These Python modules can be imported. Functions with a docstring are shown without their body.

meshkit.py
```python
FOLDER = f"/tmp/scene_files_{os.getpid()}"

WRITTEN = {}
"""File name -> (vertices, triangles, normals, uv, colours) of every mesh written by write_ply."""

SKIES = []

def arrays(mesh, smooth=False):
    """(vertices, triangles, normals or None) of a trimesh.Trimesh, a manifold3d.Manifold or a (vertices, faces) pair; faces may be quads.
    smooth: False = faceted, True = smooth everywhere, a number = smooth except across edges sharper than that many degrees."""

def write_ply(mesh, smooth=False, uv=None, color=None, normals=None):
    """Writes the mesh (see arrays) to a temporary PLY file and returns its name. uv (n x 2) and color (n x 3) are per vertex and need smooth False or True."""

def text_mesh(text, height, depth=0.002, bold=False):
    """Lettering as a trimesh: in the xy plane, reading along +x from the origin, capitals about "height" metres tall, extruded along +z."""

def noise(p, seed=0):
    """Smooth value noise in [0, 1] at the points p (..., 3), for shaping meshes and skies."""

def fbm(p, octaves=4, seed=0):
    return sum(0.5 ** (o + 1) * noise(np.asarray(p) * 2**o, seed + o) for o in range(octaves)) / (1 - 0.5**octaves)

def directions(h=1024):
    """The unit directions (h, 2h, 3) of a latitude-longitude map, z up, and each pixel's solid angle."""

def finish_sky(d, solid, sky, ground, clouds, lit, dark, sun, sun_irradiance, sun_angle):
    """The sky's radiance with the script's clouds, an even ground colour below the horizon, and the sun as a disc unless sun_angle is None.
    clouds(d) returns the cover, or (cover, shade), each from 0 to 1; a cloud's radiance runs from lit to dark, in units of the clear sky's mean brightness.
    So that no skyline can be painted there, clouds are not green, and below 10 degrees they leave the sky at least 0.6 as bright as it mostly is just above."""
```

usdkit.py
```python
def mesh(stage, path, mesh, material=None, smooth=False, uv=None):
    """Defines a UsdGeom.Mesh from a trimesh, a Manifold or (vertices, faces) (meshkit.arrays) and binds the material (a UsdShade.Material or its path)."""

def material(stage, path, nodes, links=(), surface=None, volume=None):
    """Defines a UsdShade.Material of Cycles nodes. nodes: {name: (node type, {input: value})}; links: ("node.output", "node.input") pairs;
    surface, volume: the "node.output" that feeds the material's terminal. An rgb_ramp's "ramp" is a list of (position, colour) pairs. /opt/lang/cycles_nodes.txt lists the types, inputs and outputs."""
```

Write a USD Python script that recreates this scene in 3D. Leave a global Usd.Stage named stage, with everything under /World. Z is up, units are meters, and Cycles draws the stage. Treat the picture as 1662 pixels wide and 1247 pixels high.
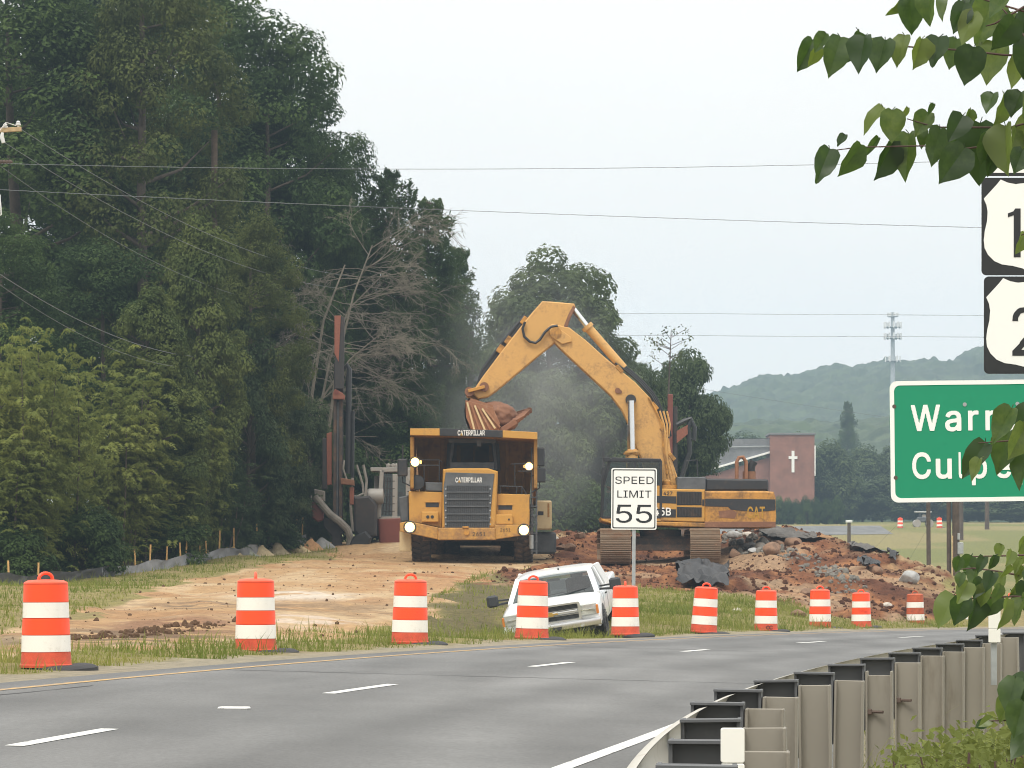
import math, random
import numpy as np
import trimesh
import usdkit, meshkit
from pxr import Usd, UsdGeom, UsdLux, UsdShade, Sdf, Gf, Vt
from scipy.interpolate import RBFInterpolator

stage = Usd.Stage.CreateInMemory()
UsdGeom.SetStageUpAxis(stage, 'Z')
UsdGeom.SetStageMetersPerUnit(stage, 1.0)
world = UsdGeom.Xform.Define(stage, '/World')
stage.SetDefaultPrim(world.GetPrim())
UsdGeom.Scope.Define(stage, '/World/Looks')
UsdGeom.Scope.Define(stage, '/World/Kinds').GetPrim()

# ---------------------------------------------------------------- camera
EYE = 2.0            # metres above the datum; the lens looks level along +y, shifted upwards
FPX = 5300.0         # focal length in pixels of the 1662 wide photograph
HX, HY = 831.0, 943.0
cam = UsdGeom.Camera.Define(stage, '/World/camera')
cam.CreateHorizontalApertureAttr(36.0)
cam.CreateFocalLengthAttr(36.0 * FPX / 1662.0)
cam.CreateVerticalApertureAttr(27.0)
cam.CreateVerticalApertureOffsetAttr((HY - 623.5) * 36.0 / 1662.0)
cam.CreateClippingRangeAttr(Gf.Vec2f(0.5, 20000.0))
cam.AddTranslateOp().Set(Gf.Vec3d(0, 0, EYE))
cam.AddRotateXOp().Set(90.0)
cam.CreateExposureAttr(0.72)

# ---------------------------------------------------------------- overcast sky and veiled sun
SUN_EL, SUN_ROT = math.radians(58), math.radians(205)      # behind the photographer, a little to the left
usdkit.material(stage, '/World/Looks/sky_look', {
    'sky': ('sky_texture', {'sky_type': 'single_scattering', 'sun_disc': False, 'sun_elevation': SUN_EL, 'sun_rotation': SUN_ROT,
                            'aerosol_density': 3.0, 'air_density': 1.0, 'ozone_density': 1.0}),
    'tc': ('texture_coordinate', {}),
    'map': ('mapping', {'scale': (1.0, 1.0, 3.0)}),
    'n': ('noise_texture', {'scale': 2.2, 'detail': 5.0, 'roughness': 0.5}),
    'r': ('rgb_ramp', {'ramp': [(0.25, (6.1, 5.95, 5.65)), (0.75, (6.7, 6.5, 6.15))]}),
    'xyz': ('separate_xyz', {}), 'zr': ('map_range', {'from_min': 0.0, 'from_max': 1.0, 'to_min': 0.93, 'to_max': 1.75, 'clamp': True}),
    'ov': ('mix', {'mix_type': 'multiply', 'fac': 1.0}),
    'm': ('mix', {'fac': 0.96}),
    'bg': ('background_shader', {'strength': 0.1}),
}, [('tc.generated', 'map.vector'), ('map.vector', 'n.vector'), ('n.fac', 'r.fac'), ('sky.color', 'm.color1'), ('tc.generated', 'xyz.vector'), ('xyz.z', 'zr.value'), ('r.color', 'ov.color1'), ('zr.result', 'ov.color2'), ('ov.color', 'm.color2'), ('m.color', 'bg.color')],
    surface='bg.background')
dome = UsdLux.DomeLight.Define(stage, '/World/sky')
UsdShade.MaterialBindingAPI.Apply(dome.GetPrim()).Bind(UsdShade.Material.Get(stage, '/World/Looks/sky_look'))
dome.GetPrim().SetCustomDataByKey('kind', 'structure')
sun = UsdLux.DistantLight.Define(stage, '/World/sun')
sun.CreateNormalizeAttr(True)
sun.CreateIntensityAttr(0.4)
sun.CreateAngleAttr(24.0)
sun.CreateColorAttr(Gf.Vec3f(1.0, 0.96, 0.9))
sd = np.array([math.sin(SUN_ROT) * math.cos(SUN_EL), math.cos(SUN_ROT) * math.cos(SUN_EL), math.sin(SUN_EL)])
# -z of the light must point along -sd
zax = sd; xax = np.cross([0, 0, 1.0], zax); xax /= np.linalg.norm(xax); yax = np.cross(zax, xax)
M4 = Gf.Matrix4d(*[float(v) for v in (*xax, 0, *yax, 0, *zax, 0, 0, 0, 50, 1)])
sun.AddTransformOp().Set(M4)

# ---------------------------------------------------------------- helpers
used = {}
def numbered(parent, name):
    k = (parent, name)
    n = used.get(k, -1) + 1
    used[k] = n
    return name if n == 0 else '%s_%03d' % (name, n)

def data(prim, label=None, cat=None, group=None, kind=None):
    for k, v in (('label', label), ('category', cat), ('group', group), ('kind', kind)):
        if v: prim.SetCustomDataByKey(k, v)
    return prim

def P(px, py, d):
    return np.array([(px - HX) * d / FPX, d, EYE - (py - HY) * d / FPX])

def thing(name, label, cat, loc=(0, 0, 0), rotz=0.0, group=None, rot=None, scale=None):
    path = '/World/' + numbered('/World', name)
    x = UsdGeom.Xform.Define(stage, path)
    x.AddTranslateOp().Set(Gf.Vec3d(*map(float, loc)))
    if rot is not None: x.AddRotateXYZOp().Set(Gf.Vec3f(*map(float, rot)))
    elif rotz: x.AddRotateZOp().Set(float(rotz))
    if scale is not None: x.AddScaleOp().Set(Gf.Vec3f(*map(float, scale)))
    data(x.GetPrim(), label, cat, group)
    return path

def rotm(rx=0, ry=0, rz=0):
    return trimesh.transformations.euler_matrix(math.radians(rx), math.radians(ry), math.radians(rz), 'sxyz')[:3, :3]

class MB:
    """collects pieces of ONE mesh"""
    def __init__(self): self.v, self.f, self.n = [], [], 0
    def add(self, v, f):
        v = np.asarray(v, float); f = np.asarray(f, int)
        if f.shape[1] == 4: f = np.vstack([f[:, [0, 1, 2]], f[:, [0, 2, 3]]])
        self.v.append(v); self.f.append(f + self.n); self.n += len(v); return self
    def tm(self, m): return self.add(m.vertices, m.faces)
    def box(self, c, s, r=None, bev=None):
        s = np.array(s, float) / 2
        b = min(s) * 0.18 if bev is None else min(bev, min(s) * 0.9)
        pts = []
        for sx in (-1, 1):
            for sy in (-1, 1):
                for sz in (-1, 1):
                    pts += [(sx * s[0], sy * (s[1] - b), sz * (s[2] - b)), (sx * (s[0] - b), sy * s[1], sz * (s[2] - b)), (sx * (s[0] - b), sy * (s[1] - b), sz * s[2])]
        pts = np.array(pts)
        f = BEVEL_F
        if r is not None: pts = pts @ np.asarray(r).T
        return self.add(pts + np.array(c, float), f)
    def beam(self, p0, p1, w, h, up=(0, 0, 1), bev=None):
        p0, p1 = np.array(p0, float), np.array(p1, float)
        d = p1 - p0; L = np.linalg.norm(d); d /= L
        up = np.array(up, float)
        if abs(d @ up) > 0.98: up = np.array([0, 1.0, 0]) if abs(d[1]) < .9 else np.array([1.0, 0, 0])
        a = np.cross(up, d); a /= np.linalg.norm(a); b = np.cross(d, a)
        return self.box((p0 + p1) / 2, (L, w, h), np.stack([d, a, b], 1), bev)
    def tube(self, pts, r, n=6, cap=True):
        p = np.asarray(pts, float)
        r = np.broadcast_to(np.asarray(r, float), (len(p),))
        t = np.gradient(p, axis=0); t /= np.linalg.norm(t, axis=1, keepdims=True) + 1e-12
        a = np.cross(t[0], [0, 0, 1.0] if abs(t[0][2]) < .9 else [1.0, 0, 0]); a /= np.linalg.norm(a)
        rings = []
        ang = np.arange(n) * 2 * np.pi / n
        for k in range(len(p)):
            a = a - (a @ t[k]) * t[k]; a /= np.linalg.norm(a) + 1e-12
            b = np.cross(t[k], a)
            rings.append(p[k] + r[k] * (np.cos(ang)[:, None] * a + np.sin(ang)[:, None] * b))
        v = np.vstack(rings)
        f = []
        for i in range(len(p) - 1):
            for j in range(n):
                f.append((i * n + j, i * n + (j + 1) % n, (i + 1) * n + (j + 1) % n, (i + 1) * n + j))
        f = np.array(f); f = np.vstack([f[:, [0, 1, 2]], f[:, [0, 2, 3]]])
        if cap:
            e = (len(p) - 1) * n
            f = np.vstack([f, [(0, j + 1, j) for j in range(1, n - 1)], [(e, e + j, e + j + 1) for j in range(1, n - 1)]])
        return self.add(v, f)
    def cyl(self, p0, p1, r0, r1=None, n=16):
        return self.tube([p0, p1], [r0, r0 if r1 is None else r1], n)
    def lathe(self, prof, c=(0, 0, 0), n=28, axis='z'):
        prof = np.asarray(prof, float); ang = np.arange(n) * 2 * np.pi / n
        v = np.stack([prof[:, 0][:, None] * np.cos(ang), prof[:, 0][:, None] * np.sin(ang), np.broadcast_to(prof[:, 1][:, None], (len(prof), n))], -1).reshape(-1, 3)
        if axis == 'x': v = v[:, [2, 0, 1]]
        if axis == 'y': v = v[:, [1, 2, 0]]
        f = [(i * n + j, i * n + (j + 1) % n, (i + 1) * n + (j + 1) % n, (i + 1) * n + j) for i in range(len(prof) - 1) for j in range(n)]
        return self.add(v + np.array(c, float), f)
    def prism(self, poly, y0, y1, axis='y', bev=0.0):
        """poly in (x, z) extruded along y from y0 to y1 (axis 'x': poly is (y, z)); bev chamfers the two rims"""
        from shapely.geometry import Polygon
        pg = Polygon(poly)
        if not pg.is_valid: pg = pg.buffer(0)
        poly = np.array(pg.exterior.coords)[:-1]
        if pg.exterior.is_ccw: pass
        else: poly = poly[::-1]
        lay = [(0, poly)]
        if bev > 0:
            # simple inset
            n = len(poly); e = np.roll(poly, -1, 0) - poly; e /= np.linalg.norm(e, axis=1, keepdims=True) + 1e-9
            nn = np.stack([-e[:, 1], e[:, 0]], 1)
            bi = nn + np.roll(nn, 1, 0); den = 1 + (nn * np.roll(nn, 1, 0)).sum(1)
            inset = poly + bev * bi / np.maximum(den, .4)[:, None]
            ys = [(y0, inset), (y0 + bev, poly), (y1 - bev, poly), (y1, inset)]
        else: ys = [(y0, poly), (y1, poly)]
        n = len(poly); v = []
        for y, pl in ys:
            v.append(np.stack([pl[:, 0], np.full(n, y), pl[:, 1]], 1))
        v = np.vstack(v)
        f = []
        for k in range(len(ys) - 1):
            for j in range(n): f.append((k * n + j, k * n + (j + 1) % n, (k + 1) * n + (j + 1) % n, (k + 1) * n + j))
        f = np.array(f); f = np.vstack([f[:, [0, 1, 2]], f[:, [0, 2, 3]]])
        import mapbox_earcut as ec
        def cap(pl): return np.asarray(ec.triangulate_float64(pl, np.array([len(pl)], np.uint32))).reshape(-1, 3)
        c0, c1 = cap(ys[0][1]), cap(ys[-1][1])
        e = (len(ys) - 1) * n
        f = np.vstack([f, c0, c1[:, ::-1] + e])
        if axis == 'x': v = v[:, [1, 0, 2]]; f = f[:, ::-1]
        if axis == 'z': v = v[:, [0, 2, 1]]; f = f[:, ::-1]
        return self.add(v, f)
    def arrays(self): return np.vstack(self.v), np.vstack(self.f)
    def xf(self, R=np.eye(3), t=(0, 0, 0)):
        self.v = [v @ np.asarray(R).T + np.array(t, float) for v in self.v]; return self
    def build(self, name, mat, parent='/World', label=None, cat=None, group=None, kind=None, smooth=35, tint=None):
        path = parent + '/' + numbered(parent, name)
        v, f = self.arrays()
        m = usdkit.mesh(stage, path, (v, f), LOOK(mat), smooth=False if tint is not None else smooth)
        if tint is not None: setprim(m, 'tint', tint)
        data(m.GetPrim(), label, cat, group, kind)
        return path

def setprim(m, name, arr):
    arr = np.asarray(arr, np.float32)
    if arr.ndim == 1:
        UsdGeom.PrimvarsAPI(m).CreatePrimvar(name, Sdf.ValueTypeNames.FloatArray, 'vertex').Set(Vt.FloatArray.FromNumpy(arr))
    else:
        UsdGeom.PrimvarsAPI(m).CreatePrimvar(name, Sdf.ValueTypeNames.Color3fArray, 'vertex').Set(Vt.Vec3fArray.FromNumpy(arr))

def _bevel_faces():
    # convex hull of a chamfered cube gives the triangle list once
    s, b = np.array([1, 1, 1.0]), .3
    pts = []
    for sx in (-1, 1):
        for sy in (-1, 1):
            for sz in (-1, 1):
                pts += [(sx, sy * (1 - b), sz * (1 - b)), (sx * (1 - b), sy, sz * (1 - b)), (sx * (1 - b), sy * (1 - b), sz)]
    pts = np.array(pts)
    return _hull(pts)
def _hull(pts):
    from scipy.spatial import ConvexHull
    h = ConvexHull(pts)
    f = h.simplices.copy()
    for k, t in enumerate(f):
        n = np.cross(pts[t[1]] - pts[t[0]], pts[t[2]] - pts[t[0]])
        if n @ pts[t[0]] < 0: f[k] = t[::-1]
    return f
BEVEL_F = _bevel_faces()

# ---------------------------------------------------------------- materials
LOOKS = {}
def LOOK(name): return UsdShade.Material.Get(stage, '/World/Looks/' + name)

def mat_plain(name, col, rough=0.6, metal=0.0, spec=0.5, vary=0.18, scale=6.0, bump=0.0, bscale=40.0, obj=True, coat=0.0):
    dark = tuple(c * (1 - vary) for c in col); light = tuple(min(1, c * (1 + vary)) for c in col)
    nodes = {'tc': ('texture_coordinate', {}), 'n': ('noise_texture', {'scale': scale, 'detail': 6.0, 'roughness': 0.65}),
             'r': ('rgb_ramp', {'ramp': [(0.3, dark), (0.7, light)]}),
             'p': ('principled_bsdf', {'roughness': rough, 'metallic': metal, 'specular_ior_level': spec, 'coat_weight': coat})}
    links = [('tc.object', 'n.vector'), ('n.fac', 'r.fac'), ('r.color', 'p.base_color')]
    if bump:
        nodes |= {'n2': ('noise_texture', {'scale': bscale, 'detail': 5.0}), 'b': ('bump', {'strength': 0.6, 'distance': bump})}
        links += [('tc.object', 'n2.vector'), ('n2.fac', 'b.height'), ('b.normal', 'p.normal')]
    usdkit.material(stage, '/World/Looks/' + name, nodes, links, surface='p.BSDF')

def mat_dirty(name, col, dirt=(0.16, 0.09, 0.05), amount=0.45, rough=0.45, scale=1.6, low=None, high=None, streak=1.0):
    """paint with blotchy dust and streaks; more towards z=low (object space) if given"""
    nodes = {'tc': ('texture_coordinate', {}), 'mp': ('mapping', {'scale': (1.0, 1.0, 1.0 / streak)}),
             'n': ('noise_texture', {'scale': scale, 'detail': 8.0, 'roughness': 0.7}),
             'n3': ('noise_texture', {'scale': scale * 9, 'detail': 4.0}),
             'ad': ('math', {'math_type': 'multiply_add', 'value2': 0.35, 'value3': -0.17}),
             'sm': ('math', {'math_type': 'add'}),
             'mr': ('map_range', {'range_type': 'smoothstep', 'from_min': 0.75 - amount * 0.55, 'from_max': 0.95 - amount * 0.35, 'to_min': 0.0, 'to_max': 0.85}),
             'm': ('mix', {'color1': col, 'color2': dirt}),
             'mr2': ('map_range', {'from_min': 0.0, 'from_max': 1.0, 'to_min': rough, 'to_max': 0.9}),
             'p': ('principled_bsdf', {})}
    links = [('tc.object', 'mp.vector'), ('mp.vector', 'n.vector'), ('mp.vector', 'n3.vector'), ('n3.fac', 'ad.value1'), ('n.fac', 'sm.value1'), ('ad.value', 'sm.value2')]
    if low is not None:
        nodes |= {'xyz': ('separate_xyz', {}), 'zr': ('map_range', {'from_min': low, 'from_max': high, 'to_min': 0.28, 'to_max': -0.05, 'clamp': True}), 'sm2': ('math', {'math_type': 'add'})}
        links += [('tc.object', 'xyz.vector'), ('xyz.z', 'zr.value'), ('sm.value', 'sm2.value1'), ('zr.result', 'sm2.value2'), ('sm2.value', 'mr.value')]
    else: links += [('sm.value', 'mr.value')]
    links += [('mr.result', 'm.fac'), ('m.color', 'p.base_color'), ('mr.result', 'mr2.value'), ('mr2.result', 'p.roughness')]
    usdkit.material(stage, '/World/Looks/' + name, nodes, links, surface='p.BSDF')

def mat_leaf(name, c1, c2, c3, scale=0.45, trans=0.35, rough=0.55):
    usdkit.material(stage, '/World/Looks/' + name, {
        'g': ('geometry', {}), 'oi': ('object_info', {}),
        'n': ('noise_texture', {'scale': scale, 'detail': 3.0, 'roughness': 0.6}),
        'a1': ('math', {'math_type': 'multiply_add', 'value2': 0.45, 'value3': -0.22}),
        'a2': ('math', {'math_type': 'multiply_add', 'value2': 0.25, 'value3': -0.12}),
        's1': ('math', {'math_type': 'add'}), 's2': ('math', {'math_type': 'add'}),
        'r': ('rgb_ramp', {'ramp': [(0.22, c1), (0.5, c2), (0.8, c3)]}),
        'p': ('principled_bsdf', {'roughness': rough, 'specular_ior_level': 0.12}),
        't': ('translucent_bsdf', {}), 'mx': ('mix_closure', {'fac': trans}),
    }, [('g.position', 'n.vector'), ('g.random_per_island', 'a1.value1'), ('oi.random', 'a2.value1'), ('n.fac', 's1.value1'), ('a1.value', 's1.value2'), ('s1.value', 's2.value1'), ('a2.value', 's2.value2'),
        ('s2.value', 'r.fac'), ('r.color', 'p.base_color'), ('r.color', 't.color'), ('p.BSDF', 'mx.closure1'), ('t.BSDF', 'mx.closure2')], surface='mx.closure')

def mat_emit(name, col, strength):
    usdkit.material(stage, '/World/Looks/' + name, {'e': ('emission', {'color': col, 'strength': strength})}, [], surface='e.emission')

def mat_glass(name, tint=(0.5, 0.55, 0.55)):
    usdkit.material(stage, '/World/Looks/' + name, {'f': ('fresnel', {'IOR': 1.6}), 't': ('transparent_bsdf', {'color': tint}), 'g': ('glossy_bsdf', {'color': (0.9, 0.9, 0.9), 'roughness': 0.03}),
        'mx': ('mix_closure', {})}, [('f.fac', 'mx.fac'), ('t.BSDF', 'mx.closure1'), ('g.BSDF', 'mx.closure2')], surface='mx.closure')
# ================================================================ road line (in metres, x right, y away)
RH, RA = 1.065, -0.0238                    # eye above the pavement, bank of the bend
def road_z(X, Y): return EYE - RH + RA * X
def road_hit(px, py):
    s = (py - HY + RA * (px - HX)) / RH
    return np.array([(px - HX) / s, FPX / s])
_dash = np.array([road_hit(*p) for p in [(0, 1212), (190, 1185), (537, 1127), (648, 1112), (862, 1083), (937, 1076), (1090, 1058), (1143, 1055), (1272, 1047)]])
_A = np.c_[np.ones(len(_dash)), _dash[:, 1], _dash[:, 1] ** 2]
ROADC = np.linalg.lstsq(_A, _dash[:, 0], rcond=None)[0]
_yy = np.linspace(-30, 190, 900)
def _cx(y):
    ye = np.minimum(y, 100.0)
    return ROADC[0] + ROADC[1] * ye + ROADC[2] * ye ** 2 + (ROADC[1] + 2 * ROADC[2] * ye) * (y - ye)
_ln = np.stack([_cx(_yy), _yy], 1)
_tn = np.gradient(_ln, axis=0); _tn /= np.linalg.norm(_tn, axis=1, keepdims=True)
_nr = np.stack([_tn[:, 1], -_tn[:, 0]], 1)            # to the right
_arc = np.r_[0, np.cumsum(np.linalg.norm(np.diff(_ln, axis=0), axis=1))]
def road_pt(arc, off):
    return np.array([np.interp(arc, _arc, _ln[:, 0] ) + off * np.interp(arc, _arc, _nr[:, 0]), np.interp(arc, _arc, _ln[:, 1]) + off * np.interp(arc, _arc, _nr[:, 1])])
def road_off(X, Y):
    """signed distance right of the dashed line (approx)"""
    sl = np.gradient(_cx(_yy), _yy)
    m = np.interp(Y, _yy, sl)
    return (X - _cx(np.asarray(Y, float))) / np.sqrt(1 + m ** 2)
# the edge lines as measured
_yel = np.array([road_hit(*p) for p in [(0, 1125), (421, 1082), (700, 1060), (900, 1047)]])
OFF_Y = float(np.mean(road_off(_yel[:, 0], _yel[:, 1])))
_wht = np.array([road_hit(*p) for p in [(850, 1247), (1077, 1187)]])
OFF_W = 3.62
OFF_L, OFF_R = OFF_Y - 0.55, OFF_W + 1.3

# ================================================================ the lie of the land, from sighted points
DRUM_PX = [(75, 942, 1085, 930), (415, 940, 1059, 932), (665, 941, 1046, 934), (863, 943, 1038, 935), (1015, 951, 1032, 945), (1142, 953, 1028, 950), (1243, 958, 1025, 952), (1331, 957, 1021, 953), (1398, 962, 1019, 957), (1486, 964, 1017, 961)]
DRUM_D = [FPX / ((b - HY + RA * (x - HX)) / RH) for x, t, b, h in DRUM_PX]
_ctl = [(300, 1010, 60), (150, 1005, 60), (500, 1000, 65), (500, 960, 82), (600, 930, 100), (540, 906, 118), (660, 914, 116), (760, 912, 118), (860, 912, 118), (300, 948, 95), (400, 918, 110),
        (700, 960, 85), (700, 1000, 70), (620, 1030, 61), (0, 1027, 55), (120, 987, 72), (10, 955, 95), (130, 945, 100), (250, 925, 108), (380, 903, 116), (490, 890, 126),
        (0, 930, 125), (0, 890, 145), (300, 880, 145), (600, 885, 150), (760, 888, 150), (900, 880, 150),
        (905, 1062, 70), (830, 1068, 70), (985, 1052, 70), (930, 1005, 77), (790, 965, 88), (860, 935, 104), (880, 990, 76),
        (1100, 1000, 82), (1250, 1003, 86), (1100, 966, 96), (1230, 985, 94), (1340, 1003, 92), (1050, 935, 110), (1000, 917, 117), (1140, 917, 117), (1230, 930, 112), (1000, 905, 123), (1140, 905, 123),
        (1185, 870, 123), (1260, 860, 124), (1330, 866, 122), (1400, 887, 118), (1460, 911, 114), (1500, 942, 110), (1540, 966, 107), (1300, 925, 113), (1400, 955, 106), (1300, 970, 103), (1450, 988, 101), (1520, 1003, 104),
        (915, 888, 124), (960, 862, 127), (1050, 868, 129), (900, 910, 119),
        (1600, 1003, 122), (1640, 1008, 130), (1560, 965, 180), (1640, 965, 180), (1440, 955, 190), (1400, 868, 318), (1600, 866, 318), (1250, 870, 318), (1480, 905, 260), (1640, 900, 260), (1300, 910, 260), (1300, 853, 346), (1600, 852, 346), (1450, 852, 346), (1300, 849, 420), (1500, 846, 450), (1250, 853, 400), (600, 850, 400)]
_pts = [P(*c) for c in _ctl]
_pts += [np.array([X, Y, Z]) for X, Y, Z in [(12, 146, 1.0), (16, 140, .2), (8, 140, 2.6), (3, 142, 3.1), (20, 128, -.2), (30, 135, -.6), (40, 160, .4), (-60, 60, 2.0), (-80, 130, 4.5), (-30, 60, 1.6), (-25, 40, .9), (-40, 100, 3.2), (60, 40, -1.5), (60, 120, -.6), (120, 300, 6), (-200, 400, 12),
           (-20, 170, 5), (-60, 200, 8), (0, -30, -.4), (30, 10, -.8), (9, 20, -.15), (6, 12, .0), (20, 40, -.6), (30, 70, -.6), (-20, 0, .8), (200, 500, 10), (0, 600, 10.5), (0, 900, 12), (-400, 900, 14), (400, 900, 14), (0, 1500, 14), (-900, 3000, 14), (900, 3000, 14), (0, 3000, 14)]]
# the verge along the pavement
for a in np.linspace(20, 150, 14):
    q = road_pt(a, OFF_L - 1.2); _pts.append(np.array([q[0], q[1], road_z(*q) + 0.02]))
for a in np.linspace(5, 130, 12):
    q = road_pt(a, OFF_R + 0.6); _pts.append(np.array([q[0], q[1], road_z(*q) - 0.05]))
_pts = np.array(_pts)
def _warp(X, Y):
    Yc = np.maximum(Y, -36.0)
    return np.stack([X / (Yc + 40) * 160, 160 * np.log((Yc + 40) / 40)], -1)
_rbf = RBFInterpolator(_warp(_pts[:, 0], _pts[:, 1]), _pts[:, 2], kernel='linear', smoothing=0.02, neighbors=40)
def smoothstep(a, b, x):
    t = np.clip((x - a) / (b - a), 0, 1); return t * t * (3 - 2 * t)
def H(X, Y, rough=True):
    X, Y = np.broadcast_arrays(np.asarray(X, float), np.asarray(Y, float))
    sh = X.shape
    X, Y = X.ravel(), Y.ravel()
    z = _rbf(_warp(X, Y))
    o = road_off(X, Y)
    inside = smoothstep(OFF_L - 2.6, OFF_L - 0.2, o) * (1 - smoothstep(OFF_R, OFF_R + 1.2, o)) * (1 - smoothstep(125, 150, Y))
    z = z * (1 - inside) + (road_z(X, Y) - 0.004) * inside
    on = smoothstep(OFF_L - .05, OFF_L + .25, o) * (1 - smoothstep(OFF_R - .25, OFF_R + .05, o)) * (1 - smoothstep(140, 150, Y))
    z = z - 0.12 * on
    return z.reshape(sh)
def hit(px, py, d0=20.0, d1=900.0):
    """the point of the ground seen at a sighted direction"""
    d = np.geomspace(d0, d1, 1500)
    q = (px - HX) / FPX * d; zr = EYE - (py - HY) / FPX * d
    g = H(q, d)
    k = np.nonzero(zr <= g)[0]
    k = k[0] if len(k) else len(d) - 1
    return np.array([q[k], d[k], g[k]])
def in_poly(poly, X, Y):
    import shapely
    pg = shapely.Polygon(poly).buffer(0); shapely.prepare(pg)
    return shapely.contains_xy(pg, np.ravel(X), np.ravel(Y)).reshape(np.shape(X))
from scipy.ndimage import gaussian_filter
fbm, vnoise = meshkit.fbm, meshkit.noise
# ---- ground grid, fine where the lens looks
_u = np.r_[np.linspace(-.6, -0.14, 16)[:-1], np.linspace(-0.14, 0.15, 470), np.linspace(0.15, .6, 16)[1:]]
_y = np.r_[np.linspace(-38, 26, 22)[:-1], np.linspace(26, 58, 90)[:-1], np.linspace(58, 132, 260)[:-1], np.linspace(132, 360, 110)[:-1], np.geomspace(360, 1650, 34)]
GY = np.repeat(_y[:, None], len(_u), 1); GX = _u[None, :] * (GY + 40)
GZ = H(GX, GY)
def world_poly(px): return np.array([hit(*p)[:2] for p in px])
_wob = lambda s, a, seed: (fbm(np.stack([GX * s, GY * s, GX * 0], -1), 4, seed) - .5) * a
WX, WY = GX + _wob(.5, 2.2, 3), GY + _wob(.3, 7.0, 9)
def zone(poly, blur=0.8): return gaussian_filter(in_poly(poly, WX, WY).astype(float), blur)
HAUL = np.vstack([world_poly([(-60, 1078), (0, 1072), (120, 1052), (240, 1058), (400, 1048), (560, 1040), (640, 1018), (690, 985), (740, 950), (800, 932), (890, 918), (905, 906)]), [(6, 128), (2, 145), (-9, 145)],
                  world_poly([(560, 903), (520, 908), (405, 921), (300, 945), (180, 980), (100, 1003), (30, 1025), (-60, 1042)])])
CLAY = np.vstack([world_poly([(790, 945), (840, 930), (905, 915)]), [(1.2, 122), (2.0, 134), (14, 132)], [P(1400, 0, 122)[:2], P(1470, 0, 119)[:2], P(1545, 0, 112)[:2]],
                  world_poly([(1560, 1003), (1520, 1010), (1450, 1008), (1400, 1012), (1330, 1000), (1280, 978), (1200, 966), (1090, 960), (1000, 952), (900, 935), (840, 948)])])
BROWN = world_poly([(690, 1030), (690, 990), (740, 955), (800, 935), (880, 938), (850, 965), (820, 1015), (760, 1038)])
FARROAD = np.array([P(1215, 0, 318)[:2], P(1450, 0, 318)[:2], P(1425, 0, 338)[:2], P(1215, 0, 342)[:2]])
zh, zc, zb = zone(HAUL), zone(CLAY), zone(BROWN, 1.5)
zc = np.clip(zc, 0, 1); zh = np.clip(zh - zc, 0, 1)
# relief: clods on the clay, ruts on the dirt, tussocks on the verge
p3 = np.stack([GX, GY, GX * 0], -1)
rough = zc * ((fbm(p3 * .55, 5, 1) - .5) * .75 + (fbm(p3 * 2.2, 4, 2) - .5) * .30) * smoothstep(0, .6, zc)
track = np.where((np.abs(GX - np.interp(GY, [95, 112, 118, 130], [0, -1.5, -1.9, -2])) < 3.2) & (GY > 108), .25, 1)
ex = np.exp(-((GX - 5.5) / 4.2) ** 2 - ((GY - 119.5) / 3.2) ** 2)
rough = rough * (1 - .85 * ex)
rough = rough + zh * track * ((fbm(p3 * np.array([.5, .25, 1]), 4, 4) - .5) * .22)
rough = rough + (1 - zc) * (1 - zh) * (fbm(p3 * .8, 3, 5) - .5) * .16 * smoothstep(OFF_L + .2, OFF_L - 2, road_off(GX, GY)) * (GY < 200)
GZ = GZ + rough
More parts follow.
